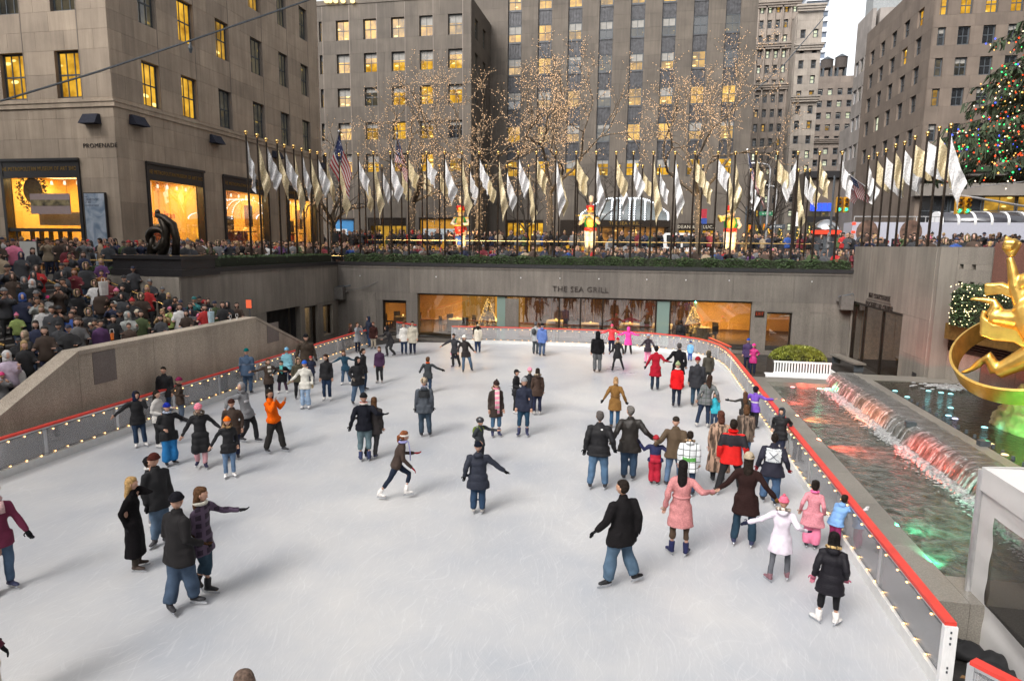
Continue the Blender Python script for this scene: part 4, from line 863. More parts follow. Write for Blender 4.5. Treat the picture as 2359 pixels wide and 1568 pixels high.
b = MB(); b.bb((rx0 - 3.6, ry1, -.2), (rx1 + 4.1, ry1 + .1, 3)); b.bb((rx0 - 3.6, ry0, -.2), (rx0 - 3.5, ry1, 3)); b.bb((rx1 + 4, ry0, -.2), (rx1 + 4.1, ry1, 3)); b.build('back_wall', M_din, rs)
rnd = random.Random(12)
b = MB()
for k in range(40): x = rx0 + 5.6 + k * .29 + rnd.uniform(-.05, .05); b.loft([(x, ry1 - .25, -.2), (x, ry1 - .25, 2.85)], [.14, .14], [.08, .08], n=6)
b.build('drape', mat('dark_drape', (.10, .05, .018), .8, var=.4), rs)
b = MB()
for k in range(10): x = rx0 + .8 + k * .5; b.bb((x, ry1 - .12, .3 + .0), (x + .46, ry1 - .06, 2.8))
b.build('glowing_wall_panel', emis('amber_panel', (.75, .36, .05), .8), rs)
M_lamp = emis('dining_lamp', (1, .62, .2), 5.0)
for k in range(16):
 x = rx0 + .9 + k * 1.2; y = ry0 + rnd.uniform(2.0, 5.2); b = MB(); b.ell((x, y, 2.55), (.13, .13, .07), 8, 5); b.tube((x, y, 2.6), (x, y, 2.9), .01, n=4); b.build('ceiling_lamp', M_lamp, rs)
for k in range(5): room_light(rx0 + 2 + k * 4.1, ry0 + 3.6, 2.8, 3.0, 2.0, 260 if k in (1, 2, 3) else 620, (1, .62, .22), rs)
for k, x in enumerate([rx0 + 2.0, rx0 + 4.6, rx0 + 8.3, rx0 + 10.6, rx0 + 13.0, rx0 + 15.0, rx0 + 17.2, rx0 - 1.9]):
 y = ry0 + 1.5 + (k % 3) * .5
 t = thing('dining_table', ['round table under white cloth at the left end of the restaurant', 'second cloth covered table from the left in the restaurant', 'cloth covered table left of the restaurant doors', 'cloth covered table behind the restaurant doors', 'cloth covered table right of the restaurant doors', 'cloth covered table beside the green glass column', 'cloth covered table at the right end of the restaurant', 'table seen through the small left window'][k], 'table', (x, y, .27), 'restaurant tables')
 b = MB(); b.loft([(x, y, .28), (x, y, .96), (x, y, 1.02)], [.75, .62, .6], n=16); b.build('tablecloth', M_cloth, t)
 b = MB(); b.ell((x, y, 1.1), (.06, .06, .06), 6, 4); b.build('table_light', M_lamp, t)
 for s in range(4):
  a = s * math.pi / 2 + .7; cx, cy_ = x + math.cos(a) * 1.0, y + math.sin(a) * .95; c_ = thing('dining_chair', 'dark chair at the %s restaurant table from the left, %s side' % (ORD[k], ['back right', 'back left', 'front left', 'front right'][s]), 'chair', (cx, cy_, .27), 'restaurant chairs')
  b = MB(); b.box((cx, cy_, .73), (.44, .44, .06)); b.build('seat', M_chair, c_); b = MB(); b.box((cx + math.cos(a) * .2, cy_ + math.sin(a) * .2, 1.0), (.05, .44, .5), a); b.build('backrest', M_chair, c_)
  for dx in (-.18, .18):
   for dy in (-.18, .18): b = MB(); b.box((cx + dx, cy_ + dy, .48), (.04, .04, .42)); b.build('leg', M_chair, c_)
def small_xmas(x, y, z0, h, label, n=420):
 t = thing('lit_christmas_tree', label, 'christmas tree', (x, y, z0), 'small golden christmas trees'); rnd = random.Random(int(x * 10)); lf, bl = MB(), MB()
 for i in range(900):
  k = rnd.random() ** .7; r = (1 - k) * h * .3 + .05; a = rnd.random() * 6.28; p = V_(x + math.cos(a) * r * rnd.uniform(.7, 1), y + math.sin(a) * r * rnd.uniform(.7, 1), z0 + .15 + k * h * .85); e = V_(rnd.gauss(0, 1), rnd.gauss(0, 1), rnd.gauss(-.4, .6)).normalized(); s = .09; o = e.orthogonal() * .3
  lf.add([p - e * s, p + o * s, p + e * s, p - o * s], [(0, 1, 2, 3)])
 for i in range(n):
  k = rnd.random() ** .8; r = (1 - k) * h * .31 + .06; a = rnd.random() * 6.28; bl.octa((x + math.cos(a) * r, y + math.sin(a) * r, z0 + .15 + k * h * .85), .022)
 lf.build('branches', mat('tree_gold_green', (.2, .12, .02), .6, var=.5), t, kind='stuff'); bl.build('tree_light', emis('gold_bulb', (1, .6, .15), 4.5), t, kind='stuff')
 b = MB(); b.loft([(x, y, z0 - .2), (x, y, z0 + .25)], [.22, .26], n=10); b.build('pot', M_cloth, t)
V_ = lambda *a: Vector(a)
small_xmas(ony(1124, 720, ry0 + 1.2).x, ry0 + 1.2, .55, 2.0, 'narrow golden lit tree in the left part of the restaurant window')
small_xmas(ony(1598, 720, ry0 + 1.5).x, ry0 + 1.5, .5, 1.9, 'golden lit tree in the right part of the restaurant window', 520)
ww = thing('restaurant_window', 'long plate glass window of the restaurant', 'window', (rx0, YW, 0))
b = MB(); H_ = 2.78; O = (0, YW, 0)
for px in (963, 1166, 1288, 1337, 1388, 1510, 1543, 1733):
 x = ony(px, 740, YW + .2).x; b.bb((x - .045, YW + .12, 0.0), (x + .045, YW + .24, H_))
b.bb((rx0, YW + .1, H_ - .1), (rx1, YW + .26, H_)); b.bb((rx0, YW + .1, -.02), (rx1, YW + .26, .06)); b.build('mullion', M_bronze, ww)
xs = [ony(px, 740, YW + .2).x for px in (963, 1143, 1166, 1288, 1337, 1388, 1510, 1543, 1733)]
for i in range(8): b = MB(); b.bb((xs[i] + .05, YW + .17, .06), (xs[i + 1] - .05, YW + .182, H_ - .1)); b.build('glass_pane', M_greenglass if i in (1, 6) else M_rglass, ww)
for q, lb_ in ((sm_u, 'small lit window left of the restaurant window'), (dr_u, 'small lit window behind the white planter bench')):
 t = thing('small_window', lb_, 'window', (XW + q[0], YW, 0)); x0, x1 = XW + q[0], XW + q[1]; b = MB(); b.bb((x0, YW + .1, 2.12), (x1, YW + .24, 2.3 if q is sm_u else 2.22)); b.bb((x0, YW + .1, .05), (x0 + .09, YW + .24, 2.12)); b.bb((x1 - .09, YW + .1, .05), (x1, YW + .24, 2.12)); b.bb((x0 + .09, YW + .1, .05), (x1 - .09, YW + .24, .13)); b.build('window_frame', M_bronze, t)
 b = MB(); b.bb((x0 + .09, YW + .17, .13), (x1 - .09, YW + .18, 2.12)); b.build('glass_pane', M_rglass, t)
t = thing('lit_side_door', 'lit glass door in the left granite wall', 'door', (XW, 24 + left_open[1][0], 0))
for i, q in enumerate(left_open[1:]):
 b = MB(); y0, y1 = 24 + q[0], 24 + q[1]; b.bb((XW - .3, y0, q[2]), (XW - .15, y0 + .08, q[3])); b.bb((XW - .3, y1 - .08, q[2]), (XW - .15, y1, q[3])); b.bb((XW - .3, y0, q[3] - .1), (XW - .15, y1, q[3])); b.build('door_frame', M_bronze, t)
 b = MB(); b.bb((XW - 1.8, y0 - .8, q[2] - .1), (XW - 1.7, y1 + .8, 2.6)); b.bb((XW - 1.7, y1 + .7, q[2]), (XW - .46, y1 + .8, 2.6)); b.bb((XW - 1.7, y0 - .8, q[2]), (XW - .46, y0 - .7, 2.6)); b.bb((XW - 1.7, y0 - .8, 2.5), (XW - .46, y1 + .8, 2.6)); b.build('lobby_wall', mat('lobby_cream', (.6, .5, .33), .7), t)
 b = MB(); b.bb((XW - .22, y0 + .08, q[2] + .02), (XW - .21, y1 - .08, q[3] - .1)); b.build('glass_pane', M_shopglass, t); room_light(XW - 1.1, (y0 + y1) / 2, 2.45, .6, .8, 12, (1, .75, .42), t)
t = thing('concourse_entrance', 'dark glazed concourse entrance in the right wall', 'entrance', (XRW, YW - 2, 0)); u1 = con_open[0][1]
b = MB(); b.bb((XRW + .02, YW - .35 - .12, -.2), (XRW + .2, YW - .35, 3)); b.bb((XRW + .02, YW - u1, -.2), (XRW + .2, YW - u1 + .12, 3)); b.bb((XRW + .02, YW - u1 + .12, 2.88), (XRW + .2, YW - .47, 3.0))
b.bb((XRW + .05, YW - u1 + 2.6, -.2), (XRW + .18, YW - u1 + 2.7, 2.88)); b.bb((XRW + .05, YW - u1 + 5.2, -.2), (XRW + .18, YW - u1 + 5.3, 2.88)); b.build('door_frame', M_bronze, t)
b = MB(); b.bb((XRW + .1, YW - u1 + .12, -.2), (XRW + .112, YW - .47, 2.88)); b.build('glass_pane', M_shopglass, t)
b = MB(); b.bb((XRW + 6, 28.8, -.2), (XRW + 6.1, YW, 3.5)); b.bb((XRW + .51, 28.4, -.2), (XRW + 6, 28.8, 3.9)); b.bb((XRW + .51, YW - .1, -.2), (XRW + 6, YW, 3.5)); b.build('lobby_wall', mat('lobby_brown', (.2, .12, .06), .7, var=.3), t)
b = MB(); b.bb((XRW + .51, 28.8, 3.3), (XRW + 6, YW - .1, 3.45)); b.bb((XRW + .51, 28.8, -.3), (XRW + 6, YW - .1, -.2)); b.build('lobby_ceiling', M_bronze, t)
b = MB(); b.bb((XRW + 5.9, 30, 1.2), (XRW + 5.98, 31.5, 3.0)); b.build('lit_panel', emis('amber_sign', (.8, .42, .04), 1.0), t); room_light(XRW + 3, 33, 3.2, 2, 4, 240, (1, .65, .3), t)
for px, py, wl, lbl in ((782, 675, YW - .12, 'grey floodlight box in the left corner of the far wall'), (1950, 697, YW - .12, 'grey floodlight box in the right corner of the far wall')):
 P = ony(px, py, wl - .3); t = thing('wall_floodlight', lbl, 'floodlight', P, 'wall floodlights'); b = MB(); b.box(P, (.62, .4, .75)); b.box(P + V_(0, .22, .1), (.9, .12, .1)); b.build('housing', mat('grey_housing', (.12, .11, .1), .6), t); b = MB(); b.tube(P + V_(.3, 0, .42), P + V_(.75, 0, .5), .06, n=6); b.tube(P + V_(-.45, 0, .3), P + V_(.3, 0, .5), .03, n=6); b.build('bracket', M_iron, t)
a, c = ony(800, 668, YW - .3), ony(905, 628, YW + .1); cb = MB(); cb.loft([a.lerp(c, i / 10) - V_(0, 0, .25 * math.sin(math.pi * i / 10)) for i in range(11)], [.012] * 11, n=4); cb.build('cable', M_iron, label='thin cable sagging from the floodlight up to the terrace hedge', cat='cable')
P = ony(1750, 723, YW - .08); t = thing('exit_sign', 'red lettered exit sign beside the right end of the restaurant window', 'sign', P)
b = MB(); b.box(P + V_(0, .03, 0), (.5, .08, .34)); b.build('sign_box', M_bronze, t); text('lettering', 'EXIT', .26, emis('exit_red', (.8, .12, .06), .6), (P.x, P.y, 0), (1, 0, 0), (0, -1, 0), 0, P.z, t, ext=.004, off=.02, squash=.75)
P = onx(573, 700, -15.9); t = thing('lit_red_sign', 'small glowing red sign on a post at the end of the stair crowd', 'sign', V_(-17.2, 24.6, 1.7)); P = ony(573, 700, 24.4)
b = MB(); b.box(P, (.22, .06, .34)); b.build('sign_face', emis('red_sign', (1, .18, .08), .9), t); b = MB(); b.box(P + V_(0, .05, .0), (.26, .05, .38)); b.tube((P.x, P.y + .05, 1.6), (P.x, P.y + .05, P.z - .1), .025, n=6); b.build('post', M_iron, t)
# brass rails, pedestal, sculpture, barricade
def rail(label, pts, h=1.05, m=M_brass, sp=2.0, r=.028, group='brass handrails', mid=True):
 t = thing('handrail', label, 'railing', pts[0], group); b = MB()
 for i in range(len(pts) - 1):
  a, c = Vector(pts[i]), Vector(pts[i + 1]); b.tube(a + V_(0, 0, h), c + V_(0, 0, h), r, n=6)
 b.build('top_bar', m, t); k = 0
 for i in range(len(pts) - 1):
  a, c = Vector(pts[i]), Vector(pts[i + 1]); n = max(1, round((c - a).length / sp))
  for j in range(n + (i == len(pts) - 2)):
   p = a.lerp(c, j / n); b = MB(); b.tube(p, p + V_(0, 0, h), .02, n=6); b.build('post', M_bronze, t)
rail('long brass rail behind the far hedge', [(XW - .9, YW + .78, 4.0), (XRW - .3, YW + .78, 4.0)], .98)
rail('brass rail on the raised edge of the upper plaza', [(XW - 1, 45.2, 5.1), (10.5, 45.2, 5.1)], .95)
rail('brass rail behind the left hedge beside the flagpoles', [(XW - .78, 26.5, 4.0), (XW - .78, YW - .2, 4.0)], .95)
rail('brass rail above the short hedge at the top of the stairs', [(-25.0, 24.5, 4.0), (-22.3, 24.5, 4.0)], .95)
for k, y in enumerate((12.6, 15.3, 18.2, 21.0, 23.4)):
 rail('brass stair handrail, %s one counted from the camera' % ['nearest', 'second', 'third', 'fourth', 'fifth'][k], [(SX1 - .3, y, 4.0), (SX0 + .1, y, 1.85)], .92, sp=1.6, r=.035, group='brass stair handrails')
rail('brass handrail on the lower near flight', [(-17.8, 15.0, 1.6), (-17.8, 11.0, -.2)], .92, r=.035)
ped = thing('sculpture_pedestal', 'big black granite pedestal above the stair wall', 'pedestal', (-21.0, 25.3, 4.4))
block('plinth', M_dark, ped, (-22.3, 24.1, 0), (1, 0, 0), (0, -1, 0), 0, 3.45, -2.4, .12, 4.34, 4.62)
block('plinth_body', M_dark, ped, (-22.3, 24.1, 0), (1, 0, 0), (0, -1, 0), 0.04, 3.35, -2.2, .02, 4.62, 5.05)
block('plinth_cap', M_dark, ped, (-22.3, 24.1, 0), (1, 0, 0), (0, -1, 0), 0.0, 3.45, -2.3, .1, 5.05, 5.2)
sc = thing('bronze_sculpture', 'dark bronze abstract sculpture of looping forms on the black pedestal', 'sculpture', (-20.4, 25.3, 5.43)); b = MB()
c = V_(-21.0, 25.3, 6.05); ring = [c + V_(math.cos(a) * .5, .1 * math.sin(2 * a), math.sin(a) * .55) for a in [2 * math.pi * i / 18 for i in range(19)]]; b.loft(ring, [.2] * 19, [.26] * 19, n=9, cap=False)
b.loft([c + V_(-.4, 0, -.8), c + V_(-.45, 0, -.3), c + V_(-.3, 0, .2)], [.3, .22, .15], n=9); b.loft([c + V_(.2, 0, -.85), c + V_(.5, 0, -.3), c + V_(.6, 0, .5), c + V_(.35, 0, 1.05), c + V_(.15, 0, 1.25)], [.28, .22, .24, .2, .1], n=9)
b.loft([c + V_(1.0, .1, -.85), c + V_(1.12, .1, 0), c + V_(.95, .1, .8), c + V_(.5, 0, 1.15), c + V_(.1, 0, 1.3), c + V_(-.02, 0, 1.42)], [.22, .2, .23, .2, .16, .06], n=9); b.ell(c + V_(.12, 0, 1.45), (.14, .13, .16)); b.v = [(-21 + (v[0] + 21) * .78, 25.3 + (v[1] - 25.3) * .8, 5.2 + (v[2] - 5.2) * .8) for v in b.v]; b.build('cast_body', mat('sculpture_bronze', (.03, .024, .018), .38, .7, var=.4), sc, smooth=True)
brc = [(-29.8, 23.4), (-27.7, 23.4), (-25.6, 23.4)]
for k in range(2):
 t = thing('crowd_barrier', ['steel crowd barrier at the left edge of the promenade', 'steel crowd barrier to the right of the white board'][k], 'barrier', (*brc[k], 4), 'steel crowd barriers'); a, c = V_(*brc[k], 4), V_(*brc[k + 1], 4); c.x -= .1; b = MB(); b.loft([a + V_(0, 0, .1), a + V_(0, 0, 1.0), a + V_(.15, 0, 1.1), c + V_(-.15, 0, 1.1), c + V_(0, 0, 1.0), c + V_(0, 0, .1)], [.022] * 6, n=6); b.tube(a + V_(0, 0, .25), c + V_(0, 0, .25), .018, n=6); b.build('tube_frame', M_alu, t)
 for i in range(1, 14): p = a.lerp(c, i / 14); b = MB(); b.tube(p + V_(0, 0, .25), p + V_(0, 0, 1.1), .009, n=5); b.build('bar', M_alu, t)
P = ony(67, 582, 23.2); t = thing('notice_board', 'blank white notice board in front of the left crowd', 'notice board', (P.x, 23.2, 4)); b = MB(); b.bb((P.x - .42, 23.17, P.z - .47), (P.x + .42, 23.2, P.z + .47)); b.build('white_face', mat('notice_white', (.6, .59, .55), .6, var=.03), t)
b = MB(); b.bb((P.x - .45, 23.2, P.z - .5), (P.x + .45, 23.23, P.z + .5)); b.bb((P.x + .15, 23.15, P.z - .47), (P.x + .25, 23.169, P.z - .3)); b.bb((P.x - .03, 23.23, 4.0), (P.x + .03, 23.28, P.z)); b.build('board_frame', M_dark, t)
def catenary(name, label, pts, r, drop=0, sub=None):
 b = MB(); b.loft(pts, [r] * len(pts), n=5); b.build(name, M_iron, label=label, cat='cable')
a, m_, c = ony(0, 233, 18), ony(435, 95, 21), ony(700, 4, 24)
catenary('overhead_cable', 'dark cable sloping across the upper left building', [a, a.lerp(m_, .5) - V_(0, 0, .05), m_, m_.lerp(c, .5), c, c + (c - m_) * .6], .035)
b = MB(); P = ony(438, 98, 21); b.loft([P, P - V_(0, 0, .2), P - V_(0, 0, .35)], [.03, .08, .03], n=6); b.build('cable_weight', M_iron, label='small weight hanging from the overhead cable', cat='cable weight')
a, c = ony(1695, 250, 60), ony(1903, 35, 75); catenary('span_wire', 'thin wire rising past the ornate block', [a, a.lerp(c, .5) - V_(0, 0, .6), c], .05)
# flagpoles
def cloth_flag(seed, w, h, droop, m, wind):
 """metallic flag hanging in folds from the top of its pole; local origin at the hoist top"""
 rnd = random.Random(seed); nx, nz = 12, 12; vs = []; f1, f2 = rnd.uniform(1.5, 2.7), rnd.uniform(0, 6)
 for i in range(nx + 1):
  u = i / nx
  for j in range(nz + 1):
   v = j / nz; sag = droop * 1.15 * u ** .8; cmp = (1 - .78 * droop / (droop + .25)); x = w * u * cmp * (1 + .15 * math.sin(v * 3 + f2)) * (1 - .35 * v * droop) ; z = -h * v * (1 - .12 * u) - sag * w * .95
   y = (.13 + .08 * v) * math.sin(f1 * 2 * u * math.pi + f2 + v * 1.5) * u ** .5 + wind * u * .3
   vs.append((x + .04, y, z))
 b = MB(); fs = [(i * (nz + 1) + j, (i + 1) * (nz + 1) + j, (i + 1) * (nz + 1) + j + 1, i * (nz + 1) + j + 1) for i in range(nx) for j in range(nz)]; b.add(vs, fs); return b.mesh('flag', m, True)
def lame(name, c1, c2):
 m, nt, p = principled(name); tc = nt.nodes.new('ShaderNodeTexCoord'); n = N(nt, 'ShaderNodeTexNoise', Scale=14.0, Detail=4.0); L(nt, tc.outputs['Object'], n.inputs['Vector'])
 L(nt, mixc(nt, ramp(nt, n.outputs['Fac'], .35, .65), c1, c2), p.inputs['Base Color']); p.inputs['Metallic'].default_value = .15; p.inputs['Roughness'].default_value = .4; p.inputs['Specular IOR Level'].default_value = .8
 b = N(nt, 'ShaderNodeBump', Strength=.5, Distance=.03); L(nt, n.outputs['Fac'], b.inputs['Height']); L(nt, b.outputs[0], p.inputs['Normal']); return m
M_goldf = lame('gold_lame', (.42, .34, .19), (.78, .66, .43)); M_silf = lame('silver_lame', (.48, .48, .49), (.82, .81, .8))
FL = {('g', k): cloth_flag(40 + k, 1.4 + .06 * k, 1.08, (.5, 1.3, .8, 1.05, .65, 1.5)[k], M_goldf, .3) for k in range(6)}; FL.update({('s', k): cloth_flag(60 + k, 1.4 + .06 * k, 1.08, (1.1, .55, .85, 1.4, .7, 1.0)[k], M_silf, .3) for k in range(6)})
FW = {('g', k): cloth_flag(80 + k, 1.6 + .15 * k, 1.25, (.3, .75, .5, 1.1)[k], M_goldf, .4) for k in range(4)}; FW.update({('s', k): cloth_flag(90 + k, 1.6 + .15 * k, 1.25, (.6, .35, .95, .45)[k], M_silf, .4) for k in range(4)})
_pb = MB(); _pb.loft([(0, 0, 0), (0, 0, 6.75)], [.062, .045], n=10, cap=False); PM = _pb.mesh('pole', M_bronze, True)
_pb = MB(); _pb.ell((0, 0, 6.85), (.09, .09, .09), 10, 8); _pb.loft([(0, 0, 6.72), (0, 0, 6.78)], [.06, .05], n=8); FM = _pb.mesh('finial', M_brass, True)
def flagpole(x, y, ztop, kind, k, az, label, group, windy=False, flat=False):
 t = thing('flagpole', label, 'flagpole', (x, y, ztop - 6.94), group)
 for nm, me in (('pole', PM), ('finial', FM)): o = bpy.data.objects.new(nm, me); COL.objects.link(o); o.parent = t
 f = bpy.data.objects.new('flag', (FW if windy else FL)[(kind, k % (4 if windy else 6))]); COL.objects.link(f); f.parent = t; f.location = (0, 0, 6.5); f.rotation_euler = (0, 0, az); return t
kn = {'g': 'gold', 's': 'silver'}; rf = random.Random(17)
for i, (px, py) in enumerate(((566, 300), (592, 307), (613, 317), (638, 321), (655, 331), (676, 333), (695, 340), (714, 344), (731, 348), (750, 352))):
 P = onx(px, py, XW - .6); k = 's' if i % 2 == 0 else 'g'; flagpole(P.x, P.y, P.z, k, i, rf.uniform(-.1, .35) + (.9 if i == 0 else .45), 'flagpole with %s flag beside the left building, %s from the camera' % (kn[k], ORD[i]), 'flagpoles along the left hedge')
front = [781, 825, 860, 899, 939.5, 982.6, 1024, 1064, 1104, 1148, 1194, 1236, 1281, 1328, 1374, 1420, 1460, 1506, 1556, 1602, 1655, 1695, 1743, 1792, 1839, 1889, 1941]
fc = 'sgsgsgsgsgsgsgsgsgsgsgsgsgsg'
for i, px in enumerate(front):
 P = ony(px, 352 if px < 830 else 347.5, YW + .62); k = 'gsgsgssgsgsgsgsgsgsgsgggsgsg'[i]; flagpole(P.x, P.y, P.z, k, rf.randrange(6), rf.uniform(-.25, .35) + (3.14 if i in (24,) else 0), 'flagpole with %s flag behind the far hedge, %s from the left' % (kn[k], ORD[i]), 'flagpoles along the far hedge')
for i, px in enumerate([840, 880, 924, 972, 1012, 1082, 1120, 1167, 1218, 1290, 1332, 1428, 1481, 1520, 1561, 1620, 1680, 1730, 1840, 1855, 1866]):
 P = ony(px, 379 if px < 1700 else 388, 44.6); k = 'gs'[i % 2] if i % 3 else 'g'; flagpole(P.x, P.y, P.z, k, rf.randrange(6), rf.uniform(-.3, .4), 'flagpole with %s flag in the rear row on the terrace, %s from the left' % (kn[k], ORD[i]), 'flagpoles in the rear row')
for i, (px, py) in enumerate(((2002, 358), (2022, 350), (2042, 341), (2064, 330), (2085, 324), (2109, 311), (2138, 302), (2165, 290), (2192, 283))):
 P = onx(px, py, XRW + .75); k = 'sgsgsgsgs'[i]; flagpole(P.x, P.y, P.z, k, rf.randrange(4), rf.uniform(-.5, .4) - .1, 'flagpole with %s flag above the concourse wall, %s from the left' % (kn[k], ORD[i]), 'flagpoles above the concourse wall', windy=i > 1)
def flag_us_mat():
 m, nt, p = principled('striped_national_flag'); tc = nt.nodes.new('ShaderNodeTexCoord'); s = nt.nodes.new('ShaderNodeSeparateXYZ'); L(nt, tc.outputs['UV'], s.inputs[0])
 a = N(nt, 'ShaderNodeMath', operation='MULTIPLY'); L(nt, s.outputs[1], a.inputs[0]); a.inputs[1].default_value = 6.5; f = N(nt, 'ShaderNodeMath', operation='FRACT'); L(nt, a.outputs[0], f.inputs[0]); g = N(nt, 'ShaderNodeMath', operation='LESS_THAN'); L(nt, f.outputs[0], g.inputs[0]); g.inputs[1].default_value = .5
 c = mixc(nt, g.outputs[0], (.55, .52, .5), (.30, .015, .025))
 x = N(nt, 'ShaderNodeMath', operation='LESS_THAN'); L(nt, s.outputs[0], x.inputs[0]); x.inputs[1].default_value = .42; y = N(nt, 'ShaderNodeMath', operation='LESS_THAN'); L(nt, s.outputs[1], y.inputs[0]); y.inputs[1].default_value = .54; mm = N(nt, 'ShaderNodeMath', operation='MULTIPLY'); L(nt, x.outputs[0], mm.inputs[0]); L(nt, y.outputs[0], mm.inputs[1])
 v = N(nt, 'ShaderNodeTexVoronoi', Scale=14.0); L(nt, tc.outputs['UV'], v.inputs['Vector']); st_ = ramp(nt, v.outputs['Distance'], .2, .3, (.6, .6, .6), (.015, .025, .09))
 L(nt, mixc(nt, mm.outputs[0], c, st_), p.inputs['Base Color']); p.inputs['Roughness'].default_value = .8; return m
M_us = flag_us_mat()
def us_flag(label, base, tip, px_len, w, h, tilt=0.0, seed=1):
 t = thing('national_flag', label, 'flag', base, 'american flags'); b = MB(); b.tube(base, tip, .05, .04, 8); b.ell(tip, (.1, .1, .1), 8, 6); b.build('staff', M_alu, t)
 d = (Vector(tip) - Vector(base)).normalized(); nx, nz = 14, 14; vs = []; uv = []; rnd = random.Random(seed); ph = rnd.uniform(0, 6)
 for i in range(nx + 1):
  for j in range(nz + 1):
   u, v = i / nx, j / nz; p = Vector(tip) - d * (.15 + h * v) ; hang = Vector((.35 * (1 if d.x >= 0 else 1), 0, -1)).normalized()
   q = p + hang * w * u * .95 + V_(-d.x * .0, .12 * math.sin(u * 9 + v * 4 + ph), 0) + V_(.35 * v * u, 0, .25 * v * u) ; vs.append(tuple(q)); uv.append((u, v))
 fs = [(i * (nz + 1) + j, (i + 1) * (nz + 1) + j, (i + 1) * (nz + 1) + j + 1, i * (nz + 1) + j + 1) for i in range(nx) for j in range(nz)]
 m2 = MB(); m2.add(vs, fs); me = m2.mesh('flag_cloth', M_us, True); ul = me.uv_layers.new()
 for lp in me.loops: ul.data[lp.index].uv = uv[lp.vertex_index]
 link('flag_cloth', me, t)
us_flag('large american flag hanging left of the lit trees beside the left building', ony(752, 420, 46), ony(780, 303, 46), 0, 3.2, 2.4)
us_flag('american flag hanging behind the leftmost lit tree trunk', ony(905, 430, 47), ony(914, 308, 47), 0, 2.6, 1.8, seed=2)
us_flag('american flag on a slanted staff at the corner building, right one', onx(2022, 450, 25.9), onx(1957, 403, 24.2), 0, 3.0, 2.6, seed=3)
us_flag('american flag on a slanted staff at the corner building, left one', onx(1985, 455, 26.0), onx(1940, 412, 24.6), 0, 3.0, 2.6, seed=4)
us_flag('american flag behind the fourth lit tree', ony(1735, 470, 60), ony(1722, 345, 60), 0, 3.2, 2.2, seed=5)
# bare lit trees
M_bark = mat('plane_bark', (.13, .1, .07), .9, var=.45, scale=6, bump=.6, bscale=25); M_barkd = mat('dark_bark', (.045, .037, .03), .9, var=.4, scale=6)
M_fairy = emis('fairy_bulb', (1, .62, .34), 2.2)
def bare_tree(name, label, base, H, spread, seed, fork=.35, bulbs=True, m=M_bark, r0=.26, depth=6, group='bare trees wound with fairy lights', flat=1.0):
 rnd = random.Random(seed); t = thing(name, label, 'tree', base, group); tr, tw_, bl = MB(), MB(), MB()
 def tubes(mb, pts, r0, r1, n): mb.loft(pts, [r0 + (r1 - r0) * i / (len(pts) - 1) for i in range(len(pts))], n=n, cap=False)
 def bulbsalong(pts, r, dens):
  for i in range(len(pts) - 1):
   ln = (pts[i + 1] - pts[i]).length; k = ln * dens; k = int(k) + (rnd.random() < k % 1)
   for _ in range(k): p = pts[i].lerp(pts[i + 1], rnd.random()) + V_(rnd.gauss(0, 1), rnd.gauss(0, 1), rnd.gauss(0, 1)).normalized() * (r + .02); bl.octa(p, rnd.uniform(.018, .028))
 def branch(p, d, ln, r, dep):
  k = 4 if dep > 1 else 3; pts = [p]; q = p
  for i in range(k):
   d = (d + V_(rnd.gauss(0, .16), rnd.gauss(0, .16), rnd.gauss(.02, .12))).normalized(); q = q + d * ln / k; pts.append(q)
  tubes(tr if dep > 2 else tw_, pts, r, r * .62, 6 if dep > 3 else 4 if dep > 1 else 3)
  if bulbs and dep <= depth - 1: bulbsalong(pts, r, 7 if dep > 3 else 5.5 if dep > 1 else 2.6)
  if dep == 0: return
  n = rnd.choice([2, 2, 3]) if dep > 1 else rnd.choice([4, 5])
  for j in range(n):
   a = rnd.random() * 6.283; sp = rnd.uniform(.45, .95) if dep > 1 else rnd.uniform(.4, 1.2); o = d.orthogonal().normalized(); o = Matrix.Rotation(a, 3, d) @ o; nd = (d * math.cos(sp) + o * math.sin(sp)); nd = V_(nd.x, nd.y, nd.z + .12).normalized(); st_ = pts[-1] if j < 2 else pts[rnd.randrange(2, len(pts))]
   branch(st_, nd, ln * rnd.uniform(.66, .9), max(.009, r * rnd.uniform(.52, .66)), dep - 1)
 base = Vector(base); th = H * fork; top = base + V_(rnd.gauss(0, .12), rnd.gauss(0, .1), th); pts = [base, base.lerp(top, .35) + V_(rnd.gauss(0, .05), 0, 0), base.lerp(top, .7), top]; tubes(tr, pts, r0, r0 * .72, 12)
 if bulbs: bulbsalong(pts, r0 * .95, 26)
 nl = 5; a0 = rnd.random() * 6.28
 for j in range(nl):
  a = a0 + j * 6.283 / nl + rnd.gauss(0, .2); el = rnd.uniform(.25, .62) if j else .05; d = V_(math.cos(a) * spread, math.sin(a) * spread * flat, 0) * math.sin(el + .35) + V_(0, 0, math.cos(el)); branch(top - V_(0, 0, rnd.random() * .8 * (j > 0)), d.normalized(), H * .22 * rnd.uniform(.85, 1.1), r0 * .55, depth - 1)
 tr.build('trunk', m, t, smooth=True); tw_.build('twigs', m, t, kind='stuff')
 if bulbs: bl.build('fairy_light', M_fairy, t, kind='stuff')
 return t
TYY = 47.5
for i, (px, H_, sp_, fk, lab) in enumerate(((950, 13.5, 1.25, .30, 'bare tree wound with fairy lights, leftmost one with its crown over the yellow windows'), (1102, 13.8, 1.15, .35, 'bare fairy light tree, second from the left'), (1268, 14, 1.2, .36, 'bare fairy light tree with a wide fork behind the flute playing soldier'), (1607, 14.6, 1.15, .30, 'bare fairy light tree, rightmost and fullest one'), )):
 P = ony(px, 560, TYY); bare_tree('fairy_light_tree', lab, (P.x, TYY, 5.1), H_, sp_, 31 + i, fk)
